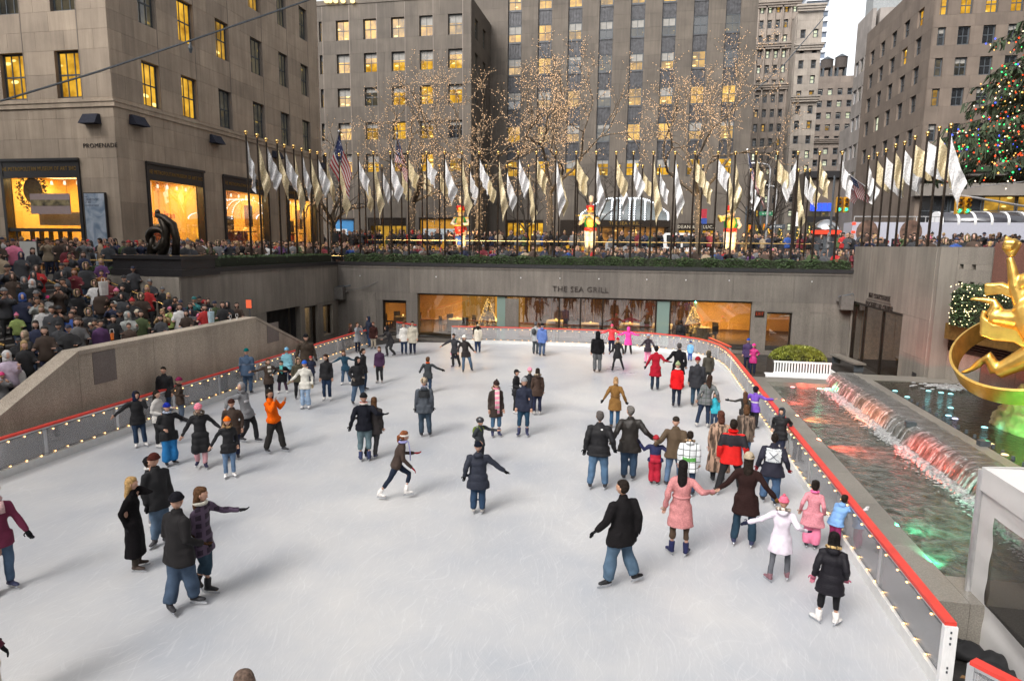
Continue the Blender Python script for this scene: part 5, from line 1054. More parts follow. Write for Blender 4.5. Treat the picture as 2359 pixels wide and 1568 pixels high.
P = ony(700, 560, 58); bare_tree('fairy_light_tree', 'bare tree with fairy lights half hidden behind the left building', (ony(770, 560, 52).x, 52, 5.1), 10.5, 1.2, 44, .3, depth=5)
for px, Y, H_, lab, fk in ((766, 50, 9, 'dark bare tree beside the large american flag', .25), (1752, 52, 10, 'dark bare tree right of the rightmost soldier', .2), (1380, 64, 10.5, 'dark bare tree in front of the glass canopy', .3), (1215, 64, 9, 'dark bare tree near the yellow shop', .3)):
 P = ony(px, 560, Y); bare_tree('bare_tree', lab, (P.x, Y, 5.1), H_, 1.1, int(px), fk, False, M_barkd, .14, 4, 'unlit bare trees')
# big christmas tree at the right edge
rnd = random.Random(77); XT = ony(2468, 400, 40); xt = thing('christmas_tree', 'huge spruce with coloured lights at the right edge', 'christmas tree', (XT.x, 40, 4.2))
M_needle = mat('spruce_needles', (.028, .045, .018), .7, var=.6, scale=2, world=True); lf, wd, bulbs = MB(), MB(), [MB() for _ in range(5)]
zb0, zt0 = ony(2359, 425, 40).z, ony(2455, -160, 40).z
wd.loft([(XT.x, 40, 4.2), (XT.x, 40, zt0)], [.35, .05], n=10, cap=False)
for i in range(430):
 k = (i + rnd.random()) / 430; z = zb0 + 2.4 + (zt0 - zb0 - 2.4) * k ** 1.05; R_ = 6.6 * (1 - k) ** .82 * rnd.uniform(.55, 1.12) + .4; a = rnd.random() * 6.283
 if rnd.random() < .1: R_ *= 1.25
 p = V_(XT.x, 40, z); d = V_(math.cos(a), math.sin(a), 0); pts = [p + d * R_ * s + V_(0, 0, -.10 * R_ * s + (-.26 * R_ * s * s + (.12 * R_ * s ** 4))) for s in (0, .25, .5, .75, 1)]; wd.loft(pts, [.05, .04, .03, .02, .01], n=4, cap=False)
 for s in range(int(46 * (R_ / 5 + .3))):
  u = rnd.uniform(.15, 1) ** .7; q = u * 4; i0 = min(3, int(q)); c = pts[i0].lerp(pts[i0 + 1], q - i0); sw_ = V_(-d.y, d.x, 0) * rnd.gauss(0, .3 * (1.1 - u) + .16); tip = c + sw_ + d * rnd.uniform(.0, .25) - V_(0, 0, rnd.uniform(.1, .55)); w_ = V_(rnd.gauss(0, 1), rnd.gauss(0, 1), 0).normalized() * rnd.uniform(.03, .07); lf.add([c - w_, c + w_, tip + w_ * .7, tip - w_ * .7], [(0, 1, 2, 3)])
 for s in range(int(2 + R_ * 1.9)): u = rnd.uniform(.3, 1.03); q = min(3.99, u * 4); i0 = int(q); c = pts[i0].lerp(pts[i0 + 1], q - i0) + V_(rnd.gauss(0, .22), rnd.gauss(0, .22), rnd.gauss(-.15, .25)); bulbs[rnd.choice([0, 0, 0, 1, 1, 2, 3, 3, 4])].octa(c, rnd.uniform(.038, .058))
wd.build('trunk', M_barkd, xt); lf.build('needle_spray', M_needle, xt, kind='stuff')
for k, (nm, c) in enumerate((('red', (1, .07, .02)), ('green', (.05, 1, .22)), ('blue', (.08, .12, 1)), ('warm', (1, .5, .12)), ('white', (1, .85, .6)))): bulbs[k].build('%s_light' % nm, emis('xmas_' + nm, c, 2.8), xt, kind='stuff')
# people
_ts = bpy.data.scenes.new('work'); _to = bpy.data.objects.new('work', bpy.data.meshes.new('work')); _ts.collection.objects.link(_to)
_m = _to.modifiers.new('r', 'REMESH'); _m.mode = 'VOXEL'; _m.use_smooth_shade = True
_m = _to.modifiers.new('s', 'SMOOTH'); _m.factor = 0.5
WORK = (_ts, _to)
def voxel(mb, vox, smooth_it=3, fold=0.0, seed=0.0, puff=0.0, pfreq=9.0):
 """union of overlapping closed lofts -> one continuous skin"""
 me = mb.mesh('tmp', M_white); ob = WORK[1]; old = ob.data; ob.data = me
 if old: bpy.data.meshes.remove(old)
 ob.modifiers['r'].voxel_size = vox; ob.modifiers['s'].iterations = smooth_it
 with bpy.context.temp_override(scene=WORK[0], view_layer=WORK[0].view_layers[0]):
  WORK[0].view_layers[0].update(); dg = bpy.context.evaluated_depsgraph_get()
 out = bpy.data.meshes.new_from_object(ob.evaluated_get(dg)); out.materials.clear()
 if fold or puff:
  n = len(out.vertices); co = np.empty(n * 3); out.vertices.foreach_get('co', co); co = co.reshape(-1, 3)
  nr = np.array([v.normal[:] for v in out.vertices])
  if fold:
   d = np.zeros(n)
   rs = np.random.RandomState(int(seed * 100) % 9999)
   for k in range(7):
    w = rs.normal(size=3) * (1, 1, .55); w /= np.linalg.norm(w); fr = rs.uniform(14, 40); d += np.sin(co @ w * fr + rs.uniform(0, 6) + 2.2 * np.sin(co @ rs.normal(size=3) * 6)) / 7 ** .5
   co = co + nr * (d * fold)[:, None]
  if puff: co = co + nr * ((np.abs(np.sin(co[:, 2] * math.pi * pfreq)) ** .6 - .7) * puff)[:, None]
  out.vertices.foreach_set('co', co.ravel())
 out.polygons.foreach_set('use_smooth', [True] * len(out.polygons)); out.update(); return out
def fabric(kind, col):
 key = 'cloth_%s_%.3f_%.3f_%.3f' % (kind, *col)
 if key in MATS: return MATS[key]
 if kind in ('wool', 'knit'): m = mat(key, col, 0.95, var=.18, scale=40, bump=.5, bscale=160, spec=.1)
 elif kind == 'puffer': m = mat(key, col, 0.62, var=.15, scale=6, bump=.4, bscale=50, spec=.22)
 elif kind == 'leather': m = mat(key, col, 0.5, var=.25, scale=12, bump=.3, bscale=40, spec=.3)
 elif kind == 'denim': m = mat(key, col, 0.9, var=.28, scale=5, bump=.35, bscale=90, spec=.1)
 elif kind == 'fur':
  m, nt, p = principled(key); MATS[key] = m; tc = nt.nodes.new('ShaderNodeTexCoord')
  mp = nt.nodes.new('ShaderNodeMapping'); mp.inputs['Scale'].default_value = (9, 9, 1.2); L(nt, tc.outputs['Object'], mp.inputs['Vector'])
  n = N(nt, 'ShaderNodeTexNoise', Scale=2.0, Detail=3.0); L(nt, mp.outputs[0], n.inputs['Vector'])
  L(nt, mixc(nt, ramp(nt, n.outputs['Fac'], .42, .56), [c * .25 for c in col], [min(1, c * 1.5) for c in col]), p.inputs['Base Color']); p.inputs['Roughness'].default_value = 1
  b = N(nt, 'ShaderNodeBump', Strength=.8, Distance=.03); L(nt, n.outputs['Fac'], b.inputs['Height']); L(nt, b.outputs[0], p.inputs['Normal'])
 elif kind in ('plaid', 'check', 'stripe'):
  m, nt, p = principled(key); MATS[key] = m; tc = nt.nodes.new('ShaderNodeTexCoord'); sp = nt.nodes.new('ShaderNodeSeparateXYZ'); L(nt, tc.outputs['Object'], sp.inputs[0])
  outs = []
  for ax, fr in ((0, 7.0), (2, 7.0)):
   mm = N(nt, 'ShaderNodeMath', operation='MULTIPLY'); L(nt, sp.outputs[ax], mm.inputs[0]); mm.inputs[1].default_value = fr
   fr_ = N(nt, 'ShaderNodeMath', operation='FRACT'); L(nt, mm.outputs[0], fr_.inputs[0]); g = N(nt, 'ShaderNodeMath', operation='LESS_THAN'); L(nt, fr_.outputs[0], g.inputs[0]); g.inputs[1].default_value = .12 if kind == 'check' else .4; outs.append(g.outputs[0])
  mx = N(nt, 'ShaderNodeMath', operation='MAXIMUM'); L(nt, outs[0] if kind != 'stripe' else outs[1], mx.inputs[0]); L(nt, outs[1], mx.inputs[1])
  hi = (.05, .07, .06) if kind == 'check' else [min(1, c * 2.6 + .02) for c in col] if kind == 'plaid' else (.6, .55, .5)
  L(nt, mixc(nt, mx.outputs[0], col, hi), p.inputs['Base Color']); p.inputs['Roughness'].default_value = .9
 else: m = mat(key, col, 0.75, var=.15, scale=8, bump=.25, bscale=60, spec=.25)
 return m
def skin(i=0): return mat('skin_%d' % i, [(.50, .29, .21), (.42, .24, .16), (.22, .115, .07), (.55, .34, .26)][i], 0.5, var=.08, scale=10, spec=.3)
M_eye = mat('eye_dark', (.02, .015, .012), .2); M_lip = mat('lip', (.38, .13, .11), .5)
M_blade = mat('skate_blade', (.6, .62, .65), .2, 1.0)
V = Vector
def ik(a, t, l1, l2, pole):
 d = t - a; D = min(d.length, (l1 + l2) * .998); d = d.normalized() if d.length > 1e-6 else V((0, 0, -1)); t = a + d * D
 x = (l1 * l1 - l2 * l2 + D * D) / (2 * D); h = math.sqrt(max(0, l1 * l1 - x * x)); p = V(pole) - d * V(pole).dot(d)
 p = p.normalized() if p.length > 1e-6 else d.orthogonal().normalized(); return a + d * x + p * h, t
def headmesh(b, c, fx, lat, H, nseg=18, detail=True):
 """skull with brow, sockets, nose, lips, chin and ears; fx = face direction"""
 up = V((0, 0, 1)); rx, ry, rz = .044 * H, .055 * H, .068 * H; m = 14 if detail else 8; vs = []; fs = []; mi = []
 for i in range(m + 1):
  th = math.pi * i / m
  for j in range(nseg):
   ph = 2 * math.pi * j / nseg; x, y, z = math.sin(th) * math.cos(ph), math.sin(th) * math.sin(ph), math.cos(th)
   k = 1 - .22 * max(0, -z) ** 1.5; fr = max(0, y)
   yy = y * ry * (1 - .06 * max(0, -z)); xx = x * rx * k; zz = z * rz
   g = lambda x0, z0, s, t: math.exp(-((x - x0) / s) ** 2 - ((z - z0) / t) ** 2) * fr
   yy += H * (.014 * g(0, -.12, .13, .2) + .004 * g(0, .22, .5, .1) + .005 * g(0, -.72, .3, .15) + .004 * g(0, -.45, .2, .08) - .006 * (g(.36, .06, .16, .12) + g(-.36, .06, .16, .12)))
   vs.append(c + lat * xx + fx * yy + up * zz)
 for i in range(m):
  for j in range(nseg):
   j2 = (j + 1) % nseg; fs.append((i * nseg + j, (i + 1) * nseg + j, (i + 1) * nseg + j2, i * nseg + j2))
 b.add(vs, fs, 0)
 for s in (-1, 1): b.ell(c + lat * (s * rx * .98) - up * (.006 * H), (.008 * H, .012 * H, .018 * H), 6, 5)
 if detail:
  for s in (-1, 1): b.ell(c + lat * (s * rx * .38) + fx * (ry * .90) + up * (rz * .06), (.0085 * H, .0085 * H, .0055 * H), 8, 5, mi=1)
  b.ell(c + fx * (ry * .93) - up * (rz * .46), (.011 * H, .006 * H, .004 * H), 8, 5, mi=2)
def handmesh(b, w, d, side, H, curl=.5, mi=0):
 """palm, four unequal fingers and a thumb from the palm's side"""
 d = d.normalized(); pn = d.cross(side).normalized(); L_ = .052 * H; s = side.normalized()
 b.loft([w - d * .01 * H, w + d * L_ * .45, w + d * L_], [.013 * H, .021 * H, .021 * H], [.011 * H, .011 * H, .009 * H], n=8, side=s, mi=mi)
 for k, (o, l) in enumerate(((-.015, .036), (-.005, .041), (.005, .039), (.014, .031))):
  p = w + d * L_ * .95 + s * (o * H); q = p + (d * (1 - curl * .4) + pn * curl * .5).normalized() * (l * .5 * H); r = q + (d * (1 - curl) + pn * curl).normalized() * (l * .5 * H)
  b.loft([p, q, r], [.0055 * H, .005 * H, .004 * H], n=5, mi=mi)
 p = w + d * L_ * .3 - s * .019 * H; q = p + (d * .6 - s * .7).normalized() * .018 * H; r = q + (d * .9 - s * .1 + pn * .2).normalized() * .018 * H
 b.loft([p, q, r], [.007 * H, .006 * H, .0045 * H], n=5, mi=mi)
def figure(H, face, spec, hi=True):
 """builds the meshes of one person in a local frame: x = image right, y = away, z = up. returns a dict of (mesh, material)"""
 g = spec.get; fa = math.radians(face); F = V((math.sin(fa), -math.cos(fa), 0)); lat = V((math.cos(fa), math.sin(fa), 0)); up = V((0, 0, 1))
 child = H < 1.45; lean = g('lean', (0, 0)); crouch = g('crouch', 0.0); lift = .035 if g('skates') else .0
 bulk = g('bulk', 1.0) * (1.02 if g('fem') else 1.11); sw = (.106 if not g('fem') else .090) * H * (1.05 if child else 1)
 hipz = (.50 - crouch) * H; pel = V((0, 0, hipz + lift * H)) + V((*g('hipoff', (0, 0)), 0)) * H
 neck = pel + V((lean[0] * H, lean[1] * H, math.sqrt(max(.01, .33 ** 2 - lean[0] ** 2 - lean[1] ** 2)) * H))
 spine = (neck - pel).normalized()
 hr = 1.18 if child else 1.0
 hf = math.radians(g('hface', face)); HF = V((math.sin(hf), -math.cos(hf), 0)); HL = V((math.cos(hf), math.sin(hf), 0))
 nod = g('nod', 0.0); HFn = (HF - up * nod).normalized()
 hc = neck + spine * .035 * H + up * .062 * H + HF * (.012 + .02 * abs(nod)) * H
 hH = H * hr
 A = -1 if math.cos(fa) >= -1e-6 else 1; sides = (A, -A); sh = [neck - spine * .035 * H + lat * s * sw for s in sides]
 arms = g('arms', [None, None]); el, wr = [], []
 for i, s in enumerate(sides):
  t = arms[i]
  if t is None: t = (0.035 * (-1 if i == 0 else 1) if abs(lat.x) > .5 else .0, -.315, 0)
  T = sh[i] + V((t[0], t[2] if len(t) > 2 else 0, t[1])) * H
  if arms[i] is None: T = T + F * .035 * H + lat * s * .004 * H
  pole = -F * .7 + lat * s * .22 - up * .35
  if T.z > sh[i].z - .04 * H: pole = -up + F * .25 + lat * s * .55
  e, w = ik(sh[i], T, .172 * H, .155 * H, pole); el.append(e); wr.append(w)
 legs = g('legs', [None, None]); kn, an, hp = [], [], []
 for i, s in enumerate(sides):
  h = pel + lat * s * .052 * H - up * .0 * H; hp.append(h); t = legs[i]
  if t is None: T = V((lat.x * s * .06 * H, lat.y * s * .06 * H, (.045 + lift) * H))
  else: T = V((t[0] * H, (t[1] if len(t) > 1 else 0) * H, (.045 + lift + (t[2] if len(t) > 2 else 0)) * H))
  k, a = ik(h, T, .232 * H, .225 * H, F + lat * s * .15); kn.append(k); an.append(a)
 out = {}
 b = MB();
 b.loft([pel, pel + spine * .16 * H, neck - spine * .06 * H, neck], [.07 * H, .06 * H, .075 * H, .03 * H], [.05 * H, .045 * H, .045 * H, .028 * H], n=10, side=lat)
 b.loft([neck - spine * .02 * H, hc - up * .03 * H], [.028 * H, .026 * H], n=10)
 for i in range(2):
  b.loft([sh[i], el[i], wr[i]], [.03 * H, .024 * H, .015 * H], n=8); b.loft([hp[i], kn[i], an[i]], [.05 * H, .033 * H, .022 * H], n=8)
 me = voxel(b, .03 * H if hi else .05 * H, 1); bm = bmesh.new(); bm.from_mesh(me); bpy.data.meshes.remove(me)
 h = MB(); headmesh(h, hc, HFn, HL, hH, 18 if hi else 10, hi)
 gl = g('gloves')
 if not gl:
  for i, s in enumerate(sides): handmesh(h, wr[i], wr[i] - el[i], (lat if abs((wr[i] - el[i]).normalized().dot(lat)) < .8 else up) * (1 if i else -1), hH, .55)
 hm = h.mesh('h', M_white, True); bm.from_mesh(hm); bpy.data.meshes.remove(hm)
 me = bpy.data.meshes.new('person_body'); bm.to_mesh(me); bm.free(); me.polygons.foreach_set('use_smooth', [True] * len(me.polygons))
 out['body'] = (me, [g('skin_m') or skin(g('skin', 0)), M_eye, M_lip])
 if gl:
  gm = []
  for i in range(2):
   h = MB(); handmesh(h, wr[i], wr[i] - el[i], (lat if abs((wr[i] - el[i]).normalized().dot(lat)) < .8 else up) * (1 if i else -1), hH * 1.12, .5); gm.append(h.mesh('glove', M_white, True))
  out['glove'] = (gm, [fabric('knit', gl) if not isinstance(gl, bpy.types.Material) else gl])
 pk, pc = g('pants', ('denim', (.05, .085, .15))); b = MB(); fl = g('flare', 1.0)
 b.loft([pel + spine * .05 * H, pel - up * .0 * H, pel - up * .045 * H], [.078 * H, .088 * H, .07 * H], [.058 * H, .068 * H, .055 * H], n=12, side=lat)
 lw = g('legw', 1.0) * (1.0 if g('fem') else 1.06) * (1.1 if child else 1)
 for i in range(2):
  hem = an[i] + (kn[i] - an[i]).normalized() * (.0 if not g('boots') else .10) * H
  mid = (kn[i] + hem) / 2 + V((0, 0, 0))
  b.loft([hp[i] + up * .01 * H, (hp[i] + kn[i]) / 2, kn[i], mid, hem], [.058 * H * lw, .054 * H * lw, .041 * H * lw, .041 * H * lw * fl, .036 * H * lw * fl], n=10)
 vx = (.0125 if hi else .04) * H
 out['trousers'] = (voxel(b, vx * 1.15, 2, fold=.0035 * H if hi else 0, seed=H * 7 + face), [pc if isinstance(pc, bpy.types.Material) else fabric(pk, pc)])
 ck, cc = g('coat', ('plain', (.03, .03, .035))); ln = g('clen', .42) - .025; b = MB(); k = bulk
 hemz = pel.z - (.5 - .0) * 0 ; zt = neck.z; hem = ln * H + lift * H
 down = g('flarecoat', 1.0); c0 = V((pel.x, pel.y, min(hem, pel.z - .02 * H)))
 mid0 = c0.lerp(pel, .5)
 drop = max(0, (pel.z - c0.z) / H)
 ks = (c0 + V(((an[0] + an[1]) / 2 - c0)[:]) * 0)
 b.loft([c0, mid0, pel + spine * .02 * H, pel + spine * .13 * H, neck - spine * .12 * H, neck - spine * .055 * H, neck - spine * .015 * H, neck + spine * .005 * H],
   [(max(.092, .06 + .062 * lw / k) + .1 * drop * down) * H * k, (max(.094, .058 + .06 * lw / k) + .05 * drop * down) * H * k, .098 * H * k, (.08 if g('fem') else .09) * H * k, .098 * H * k, sw * .98, .066 * H, .04 * H],
   [(.078 + .09 * drop * down) * H * k, (.078 + .04 * drop * down) * H * k, .077 * H * k, .064 * H * k, .07 * H * k, .056 * H * k, .044 * H, .036 * H], n=14, side=lat)
 for i in range(2):
  d = (wr[i] - el[i]).normalized(); m1 = (sh[i] + el[i]) / 2
  b.loft([sh[i] - lat * sides[i] * .03 * H - up * .005 * H, sh[i] + (el[i] - sh[i]) * .12, m1, el[i], (el[i] + wr[i]) / 2, wr[i] + d * .008 * H], [.036 * H, .040 * H * k, .036 * H * k, .032 * H * k, .029 * H * k, .024 * H * k], n=10)
 for i in range(2):   # the skirt of the coat follows the thighs
  a_, b_ = hp[i], kn[i]
  if hem < kn[i].z: b2 = kn[i].lerp(an[i], min(.9, (kn[i].z - hem) / max(.01, kn[i].z - an[i].z)) * .6); pts_ = [a_ + up * .03 * H, a_.lerp(kn[i], .5), kn[i], b2]
  else: t_ = min(1, max(.12, (a_.z - hem) / max(.02, a_.z - b_.z))); pts_ = [a_ + up * .03 * H, a_.lerp(b_, t_ * .5), a_.lerp(b_, t_)]
  rl_ = .058 * H * lw * 1.12 + .006 * H; b.loft(pts_, [rl_] * len(pts_), n=10)
 if g('collar', True) : b.loft([neck - spine * .02 * H, neck + spine * .03 * H], [.046 * H, .044 * H], [.044 * H, .044 * H], n=12, side=lat)
 if g('hood') and g('hood') != 'up':   # hood lying on the back
  b.ell(neck - F * .05 * H + up * .0 * H, (.065 * H, .05 * H, .04 * H), 12, 8, M=Matrix.Rotation(fa, 3, 'Z'))
 out['coat'] = (voxel(b, vx, 5 if hi else 2, fold=(.0045 if ck != 'puffer' else .002) * H if hi else 0, seed=H * 3 + face + 1, puff=.009 * H if ck == 'puffer' else 0, pfreq=10 / H), [cc if isinstance(cc, bpy.types.Material) else fabric(ck, cc)])
 hair = g('hair'); hl = g('hairlen', 0); hm_ = g('hair_m')
 R = Matrix((HL, HFn, HFn.cross(HL))).transposed()
 def shell(cx, r, cut=None, n=16, m=10):
  b = MB(); b.ell((0, 0, 0), r, n, m); vs = [(R @ (V(v) + V(cx))) + hc for v in b.v]; q = MB(); q.add(vs, b.f); return q
 if hair or hm_:
  q = shell((0, -.014 * hH, .012 * hH), (.051 * hH, .054 * hH, .068 * hH))
  q2 = shell((0, -.004 * hH, .040 * hH), (.047 * hH, .055 * hH, .036 * hH)); q.add(q2.v, q2.f)
  if hl:
   bk = hc - HF * .028 * hH; q.loft([hc - HF * .01 * hH + up * .02 * hH, bk - up * .03 * hH, bk - HF * .02 * hH - up * (.05 + hl * .5) * hH, bk - HF * (.025 if hl > .1 else .01) * hH - up * (.06 + hl) * hH], [.048 * hH, .053 * hH, .05 * hH, .022 * hH], [.045 * hH, .04 * hH, .03 * hH, .014 * hH], n=12, side=HL)
  if g('ponytail'):
   t0 = hc - HF * .055 * hH + up * .02 * hH; q.loft([t0, t0 - HF * .03 * hH - up * .02 * hH, t0 - HF * .03 * hH - up * .09 * hH, t0 - HF * .02 * hH - up * .13 * hH], [.012 * hH, .02 * hH, .018 * hH, .006 * hH], n=8)
  if g('bun'):
   q.ell(hc - HF * .05 * hH + up * .05 * hH, (.03 * hH,) * 3, 8, 6)
  me = q.mesh('hair', M_white, True) if not hi else voxel(q, .009 * H, 1, fold=.002 * H, seed=face)
  out['hair'] = (me, [hm_ or mat('hair_%.2f_%.2f_%.2f' % tuple(hair), hair, .75, var=.5, scale=30, bump=.5, bscale=60, spec=.12)])
 hat = g('hat')
 if hat:
  typ, hcx = hat[0], hat[1]; q = MB(); hm2 = hcx if isinstance(hcx, bpy.types.Material) else fabric('knit', hcx)
  if typ in ('beanie', 'pom', 'stripe'):
   q = shell((0, -.006 * hH, .028 * hH), (.052 * hH, .060 * hH, .056 * hH)); q = MB() if False else q
   vs = []
   for v in q.v:
    l = R.transposed() @ (V(v) - hc)
    if l.z < .02 * hH: l.z = .02 * hH - (0.004 * hH if True else 0)
    vs.append(hc + R @ l)
   q.v = [tuple(v) for v in vs]
   n = 16; ring = [hc + R @ V((math.cos(a) * .053 * hH, math.sin(a) * .062 * hH - .005 * hH, .024 * hH)) for a in [2 * math.pi * j / n for j in range(n + 1)]]
   q.loft(ring, [.0065 * hH] * (n + 1), [.011 * hH] * (n + 1), n=6, cap=False)
   if typ == 'pom' or len(hat) > 2: q.ell(hc + R @ V((0, -.01 * hH, .092 * hH)), (.017 * hH,) * 3, 8, 6)
  elif typ == 'cap':
   q = shell((0, -.002 * hH, .034 * hH), (.05 * hH, .058 * hH, .044 * hH)); q.loft([hc + R @ V((0, .045 * hH, .03 * hH)), hc + R @ V((0, .095 * hH, .022 * hH))], [.042 * hH, .03 * hH], [.005 * hH, .004 * hH], n=8, side=HL)
  elif typ == 'brim':
   q = shell((0, 0, .034 * hH), (.053 * hH, .06 * hH, .046 * hH)); q.loft([hc + R @ V((0, 0, .022 * hH)), hc + R @ V((0, 0, .034 * hH))], [.075 * hH, .068 * hH], [.08 * hH, .073 * hH], n=16, side=HL)
  elif typ == 'helmet':
   q = shell((0, -.006 * hH, .026 * hH), (.062 * hH, .074 * hH, .058 * hH)); hm2 = mat('helmet_%.2f' % hcx[0], hcx, .25, spec=.6)
  elif typ == 'fur':
   q = shell((0, -.004 * hH, .03 * hH), (.064 * hH, .068 * hH, .058 * hH)); hm2 = fabric('fur', hcx)
  elif typ in ('hood', 'furhood'):
   q = shell((0, -.018 * hH, .004 * hH), (.064 * hH, .066 * hH, .08 * hH)); q.loft([hc - HF * .02 * hH - up * .03 * hH, neck - up * .01 * H - F * .01 * H], [.06 * hH, .062 * H], [.05 * hH, .05 * H], n=12, side=HL)
  elif typ == 'band':
   n = 16; ring = [hc + R @ V((math.cos(a) * .050 * hH, math.sin(a) * .060 * hH, .012 * hH)) for a in [2 * math.pi * j / n for j in range(n + 1)]]
   q.loft(ring, [.012 * hH] * (n + 1), n=6, cap=False)
  me = q.mesh('hat', M_white, True)
  out['hood' if 'hood' in typ else 'helmet' if typ == 'helmet' else 'headband' if typ == 'band' else 'hat'] = (me, [hm2])
 if g('furcollar') or (hat and hat[0] == 'furhood'):
  q = MB(); n = 18; c_ = neck + up * .012 * H - F * .012 * H
  ring = [c_ + lat * math.cos(a) * .066 * H + F * math.sin(a) * .055 * H + up * (.012 * H - .02 * H * math.sin(a)) for a in [2 * math.pi * j / n for j in range(n + 1)]]
  if hat and hat[0] == 'furhood': ring = [hc + R @ V((math.cos(a) * .058 * hH, .022 * hH, math.sin(a) * .075 * hH)) for a in [2 * math.pi * j / n for j in range(n + 1)]]
  q.loft(ring, [.019 * H * (1 + .2 * math.sin(j * 2.7)) for j in range(n + 1)], n=7, cap=False)
  fc = g('furcollar') or (.28, .2, .12); out['fur_collar'] = (q.mesh('fur_collar', M_white, True), [fabric('fur', fc)])
 if g('scarf'):
  q = MB(); n = 14; ring = [neck + lat * math.cos(a) * .05 * H + F * math.sin(a) * .05 * H + up * .02 * H for a in [2 * math.pi * j / n for j in range(n + 1)]]
  q.loft(ring, [.017 * H] * (n + 1), n=6, cap=False)
  if g('scarflen', .22):
   for s in (-.02, .022): p = neck + F * .075 * H + lat * s * H; q.loft([p + up * .01 * H, p + F * .02 * H - up * g('scarflen', .22) * .5 * H, p + F * .02 * H - up * g('scarflen', .22) * H * (1 if s > 0 else .8)], [.022 * H] * 3, [.007 * H] * 3, n=8, side=lat)
  out['scarf'] = (q.mesh('scarf', M_white, True), [fabric(*g('scarf'))])
 if g('belt'):
  q = MB(); n = 20; c_ = pel + spine * .12 * H; ring = [c_ + lat * math.cos(a) * .090 * H * bulk + F * math.sin(a) * .074 * H * bulk for a in [2 * math.pi * j / n for j in range(n + 1)]]
  q.loft(ring, [.004 * H] * (n + 1), [.013 * H] * (n + 1), n=6, cap=False, sides=[(r - c_).normalized() for r in ring]); out['belt'] = (q.mesh('belt', M_white, True), [fabric('plain', g('belt'))])
 if g('pack'):
  q = MB(); c_ = neck - F * .11 * H - up * .13 * H; q.ell(c_, (.075 * H, .05 * H, .105 * H), 12, 8, M=Matrix.Rotation(fa, 3, 'Z'))
  for s in (-1, 1): q.loft([neck + lat * s * .055 * H - F * .05 * H, neck + lat * s * .06 * H + up * .01 * H, neck + lat * s * .06 * H + F * .08 * H - up * .08 * H], [.01 * H] * 3, n=5)
  out['backpack'] = (q.mesh('backpack', M_white, True), [fabric('plain', g('pack'))])
 if g('yoke'):  # contrasting shoulder or back panel: a close second layer
  kind, ycol, zlo, zhi = g('yoke'); src = out['coat'][0]; bm = bmesh.new(); bm.from_mesh(src)
  zl, zh = zlo * H, zhi * H; rm = []
  for v in bm.verts: v.co += v.normal * .0035 * H
  for f in bm.faces:
   c_ = f.calc_center_median(); l = (c_ - pel).dot(lat)
   ok = zl < c_.z < zh and (kind == 'band' or abs(l) < sw * .93) and (kind != 'back' or f.normal.dot(F) < .25)
   if not ok: rm.append(f)
  bmesh.ops.delete(bm, geom=rm, context='FACES'); me = bpy.data.meshes.new('panel'); bm.to_mesh(me); bm.free(); me.polygons.foreach_set('use_smooth', [True] * len(me.polygons))
  if len(me.polygons): out['coat_panel'] = (me, [fabric('plain', ycol)])
 bc = g('skates') or g('shoes') or (.02, .02, .022); feet = []
 for i, s in enumerate(sides):
  fd = (F + lat * s * .25).normalized() if legs[i] is None or len(legs[i]) < 4 else V((math.sin(math.radians(legs[i][3])), -math.cos(math.radians(legs[i][3])), 0)); fl_ = fd.cross(up); a = an[i]; q = MB(); sc = H * (1.1 if child else 1)
  sole = a - up * .045 * H
  tilt = (kn[i] - a).normalized()
  q.loft([a + tilt * (.075 if g('boots') else .03) * H, a + up * .005 * H, a - up * .012 * H - fd * .002 * H], [.034 * sc, .031 * sc, .028 * sc], n=10)
  q.loft([sole - fd * .03 * sc + up * .018 * sc, sole + fd * .0 * sc + up * .02 * sc, sole + fd * .05 * sc + up * .017 * sc, sole + fd * .085 * sc + up * .013 * sc, sole + fd * .102 * sc + up * .012 * sc], [.022 * sc, .027 * sc, .026 * sc, .024 * sc, .013 * sc], [.019 * sc, .024 * sc, .019 * sc, .014 * sc, .009 * sc], n=10, side=fl_)
  me = voxel(q, .0085 * H if hi else .03 * H, 1)
  bl = None
  if g('skates'):
   w = MB(); p0, p1 = sole - fd * .04 * sc, sole + fd * .11 * sc; P = lambda t, z, o: p0.lerp(p1, t) + up * z * sc + fl_ * o * sc
   w.add([P(0, -.03, -.0022), P(1, -.03, -.0022), P(1, -.03, .0022), P(0, -.03, .0022), P(0, -.016, -.0022), P(1.03, -.012, -.0022), P(1.03, -.012, .0022), P(0, -.016, .0022)], [(0, 3, 2, 1), (4, 5, 6, 7), (0, 1, 5, 4), (1, 2, 6, 5), (2, 3, 7, 6), (3, 0, 4, 7)])
   for t in (.18, .75): w.tube(P(t, -.016, 0), P(t, .006, 0), .009 * sc, .012 * sc, 6)
   w.box(P(.46, .004, 0), (.0001, .0001, .0001)); bl = w.mesh('blade', M_blade)
  feet.append((me, bl))
 out['feet'] = (feet, fabric('leather', bc) if not isinstance(bc, bpy.types.Material) else bc, bool(g('skates')))
 out['_j'] = dict(neck=neck, pel=pel, F=F, lat=lat, wr=wr, el=el, sh=sh, hc=hc, H=H, sw=sw)
 return out
def place(out, root):
 for k, (v) in out.items():
  if k == '_j': continue
  if k == 'feet':
   for me, bl in v[0]:
    me.materials.clear(); me.materials.append(v[1]); o = bpy.data.objects.new('skate' if v[2] else 'shoe', me); COL.objects.link(o); o.parent = root
    if bl: q = bpy.data.objects.new('blade', bl); COL.objects.link(q); q.parent = o
   continue
  for me in (v[0] if isinstance(v[0], list) else [v[0]]):
   me.materials.clear()
   for m in v[1]: me.materials.append(m)
   o = bpy.data.objects.new(k, me); COL.objects.link(o); o.parent = root
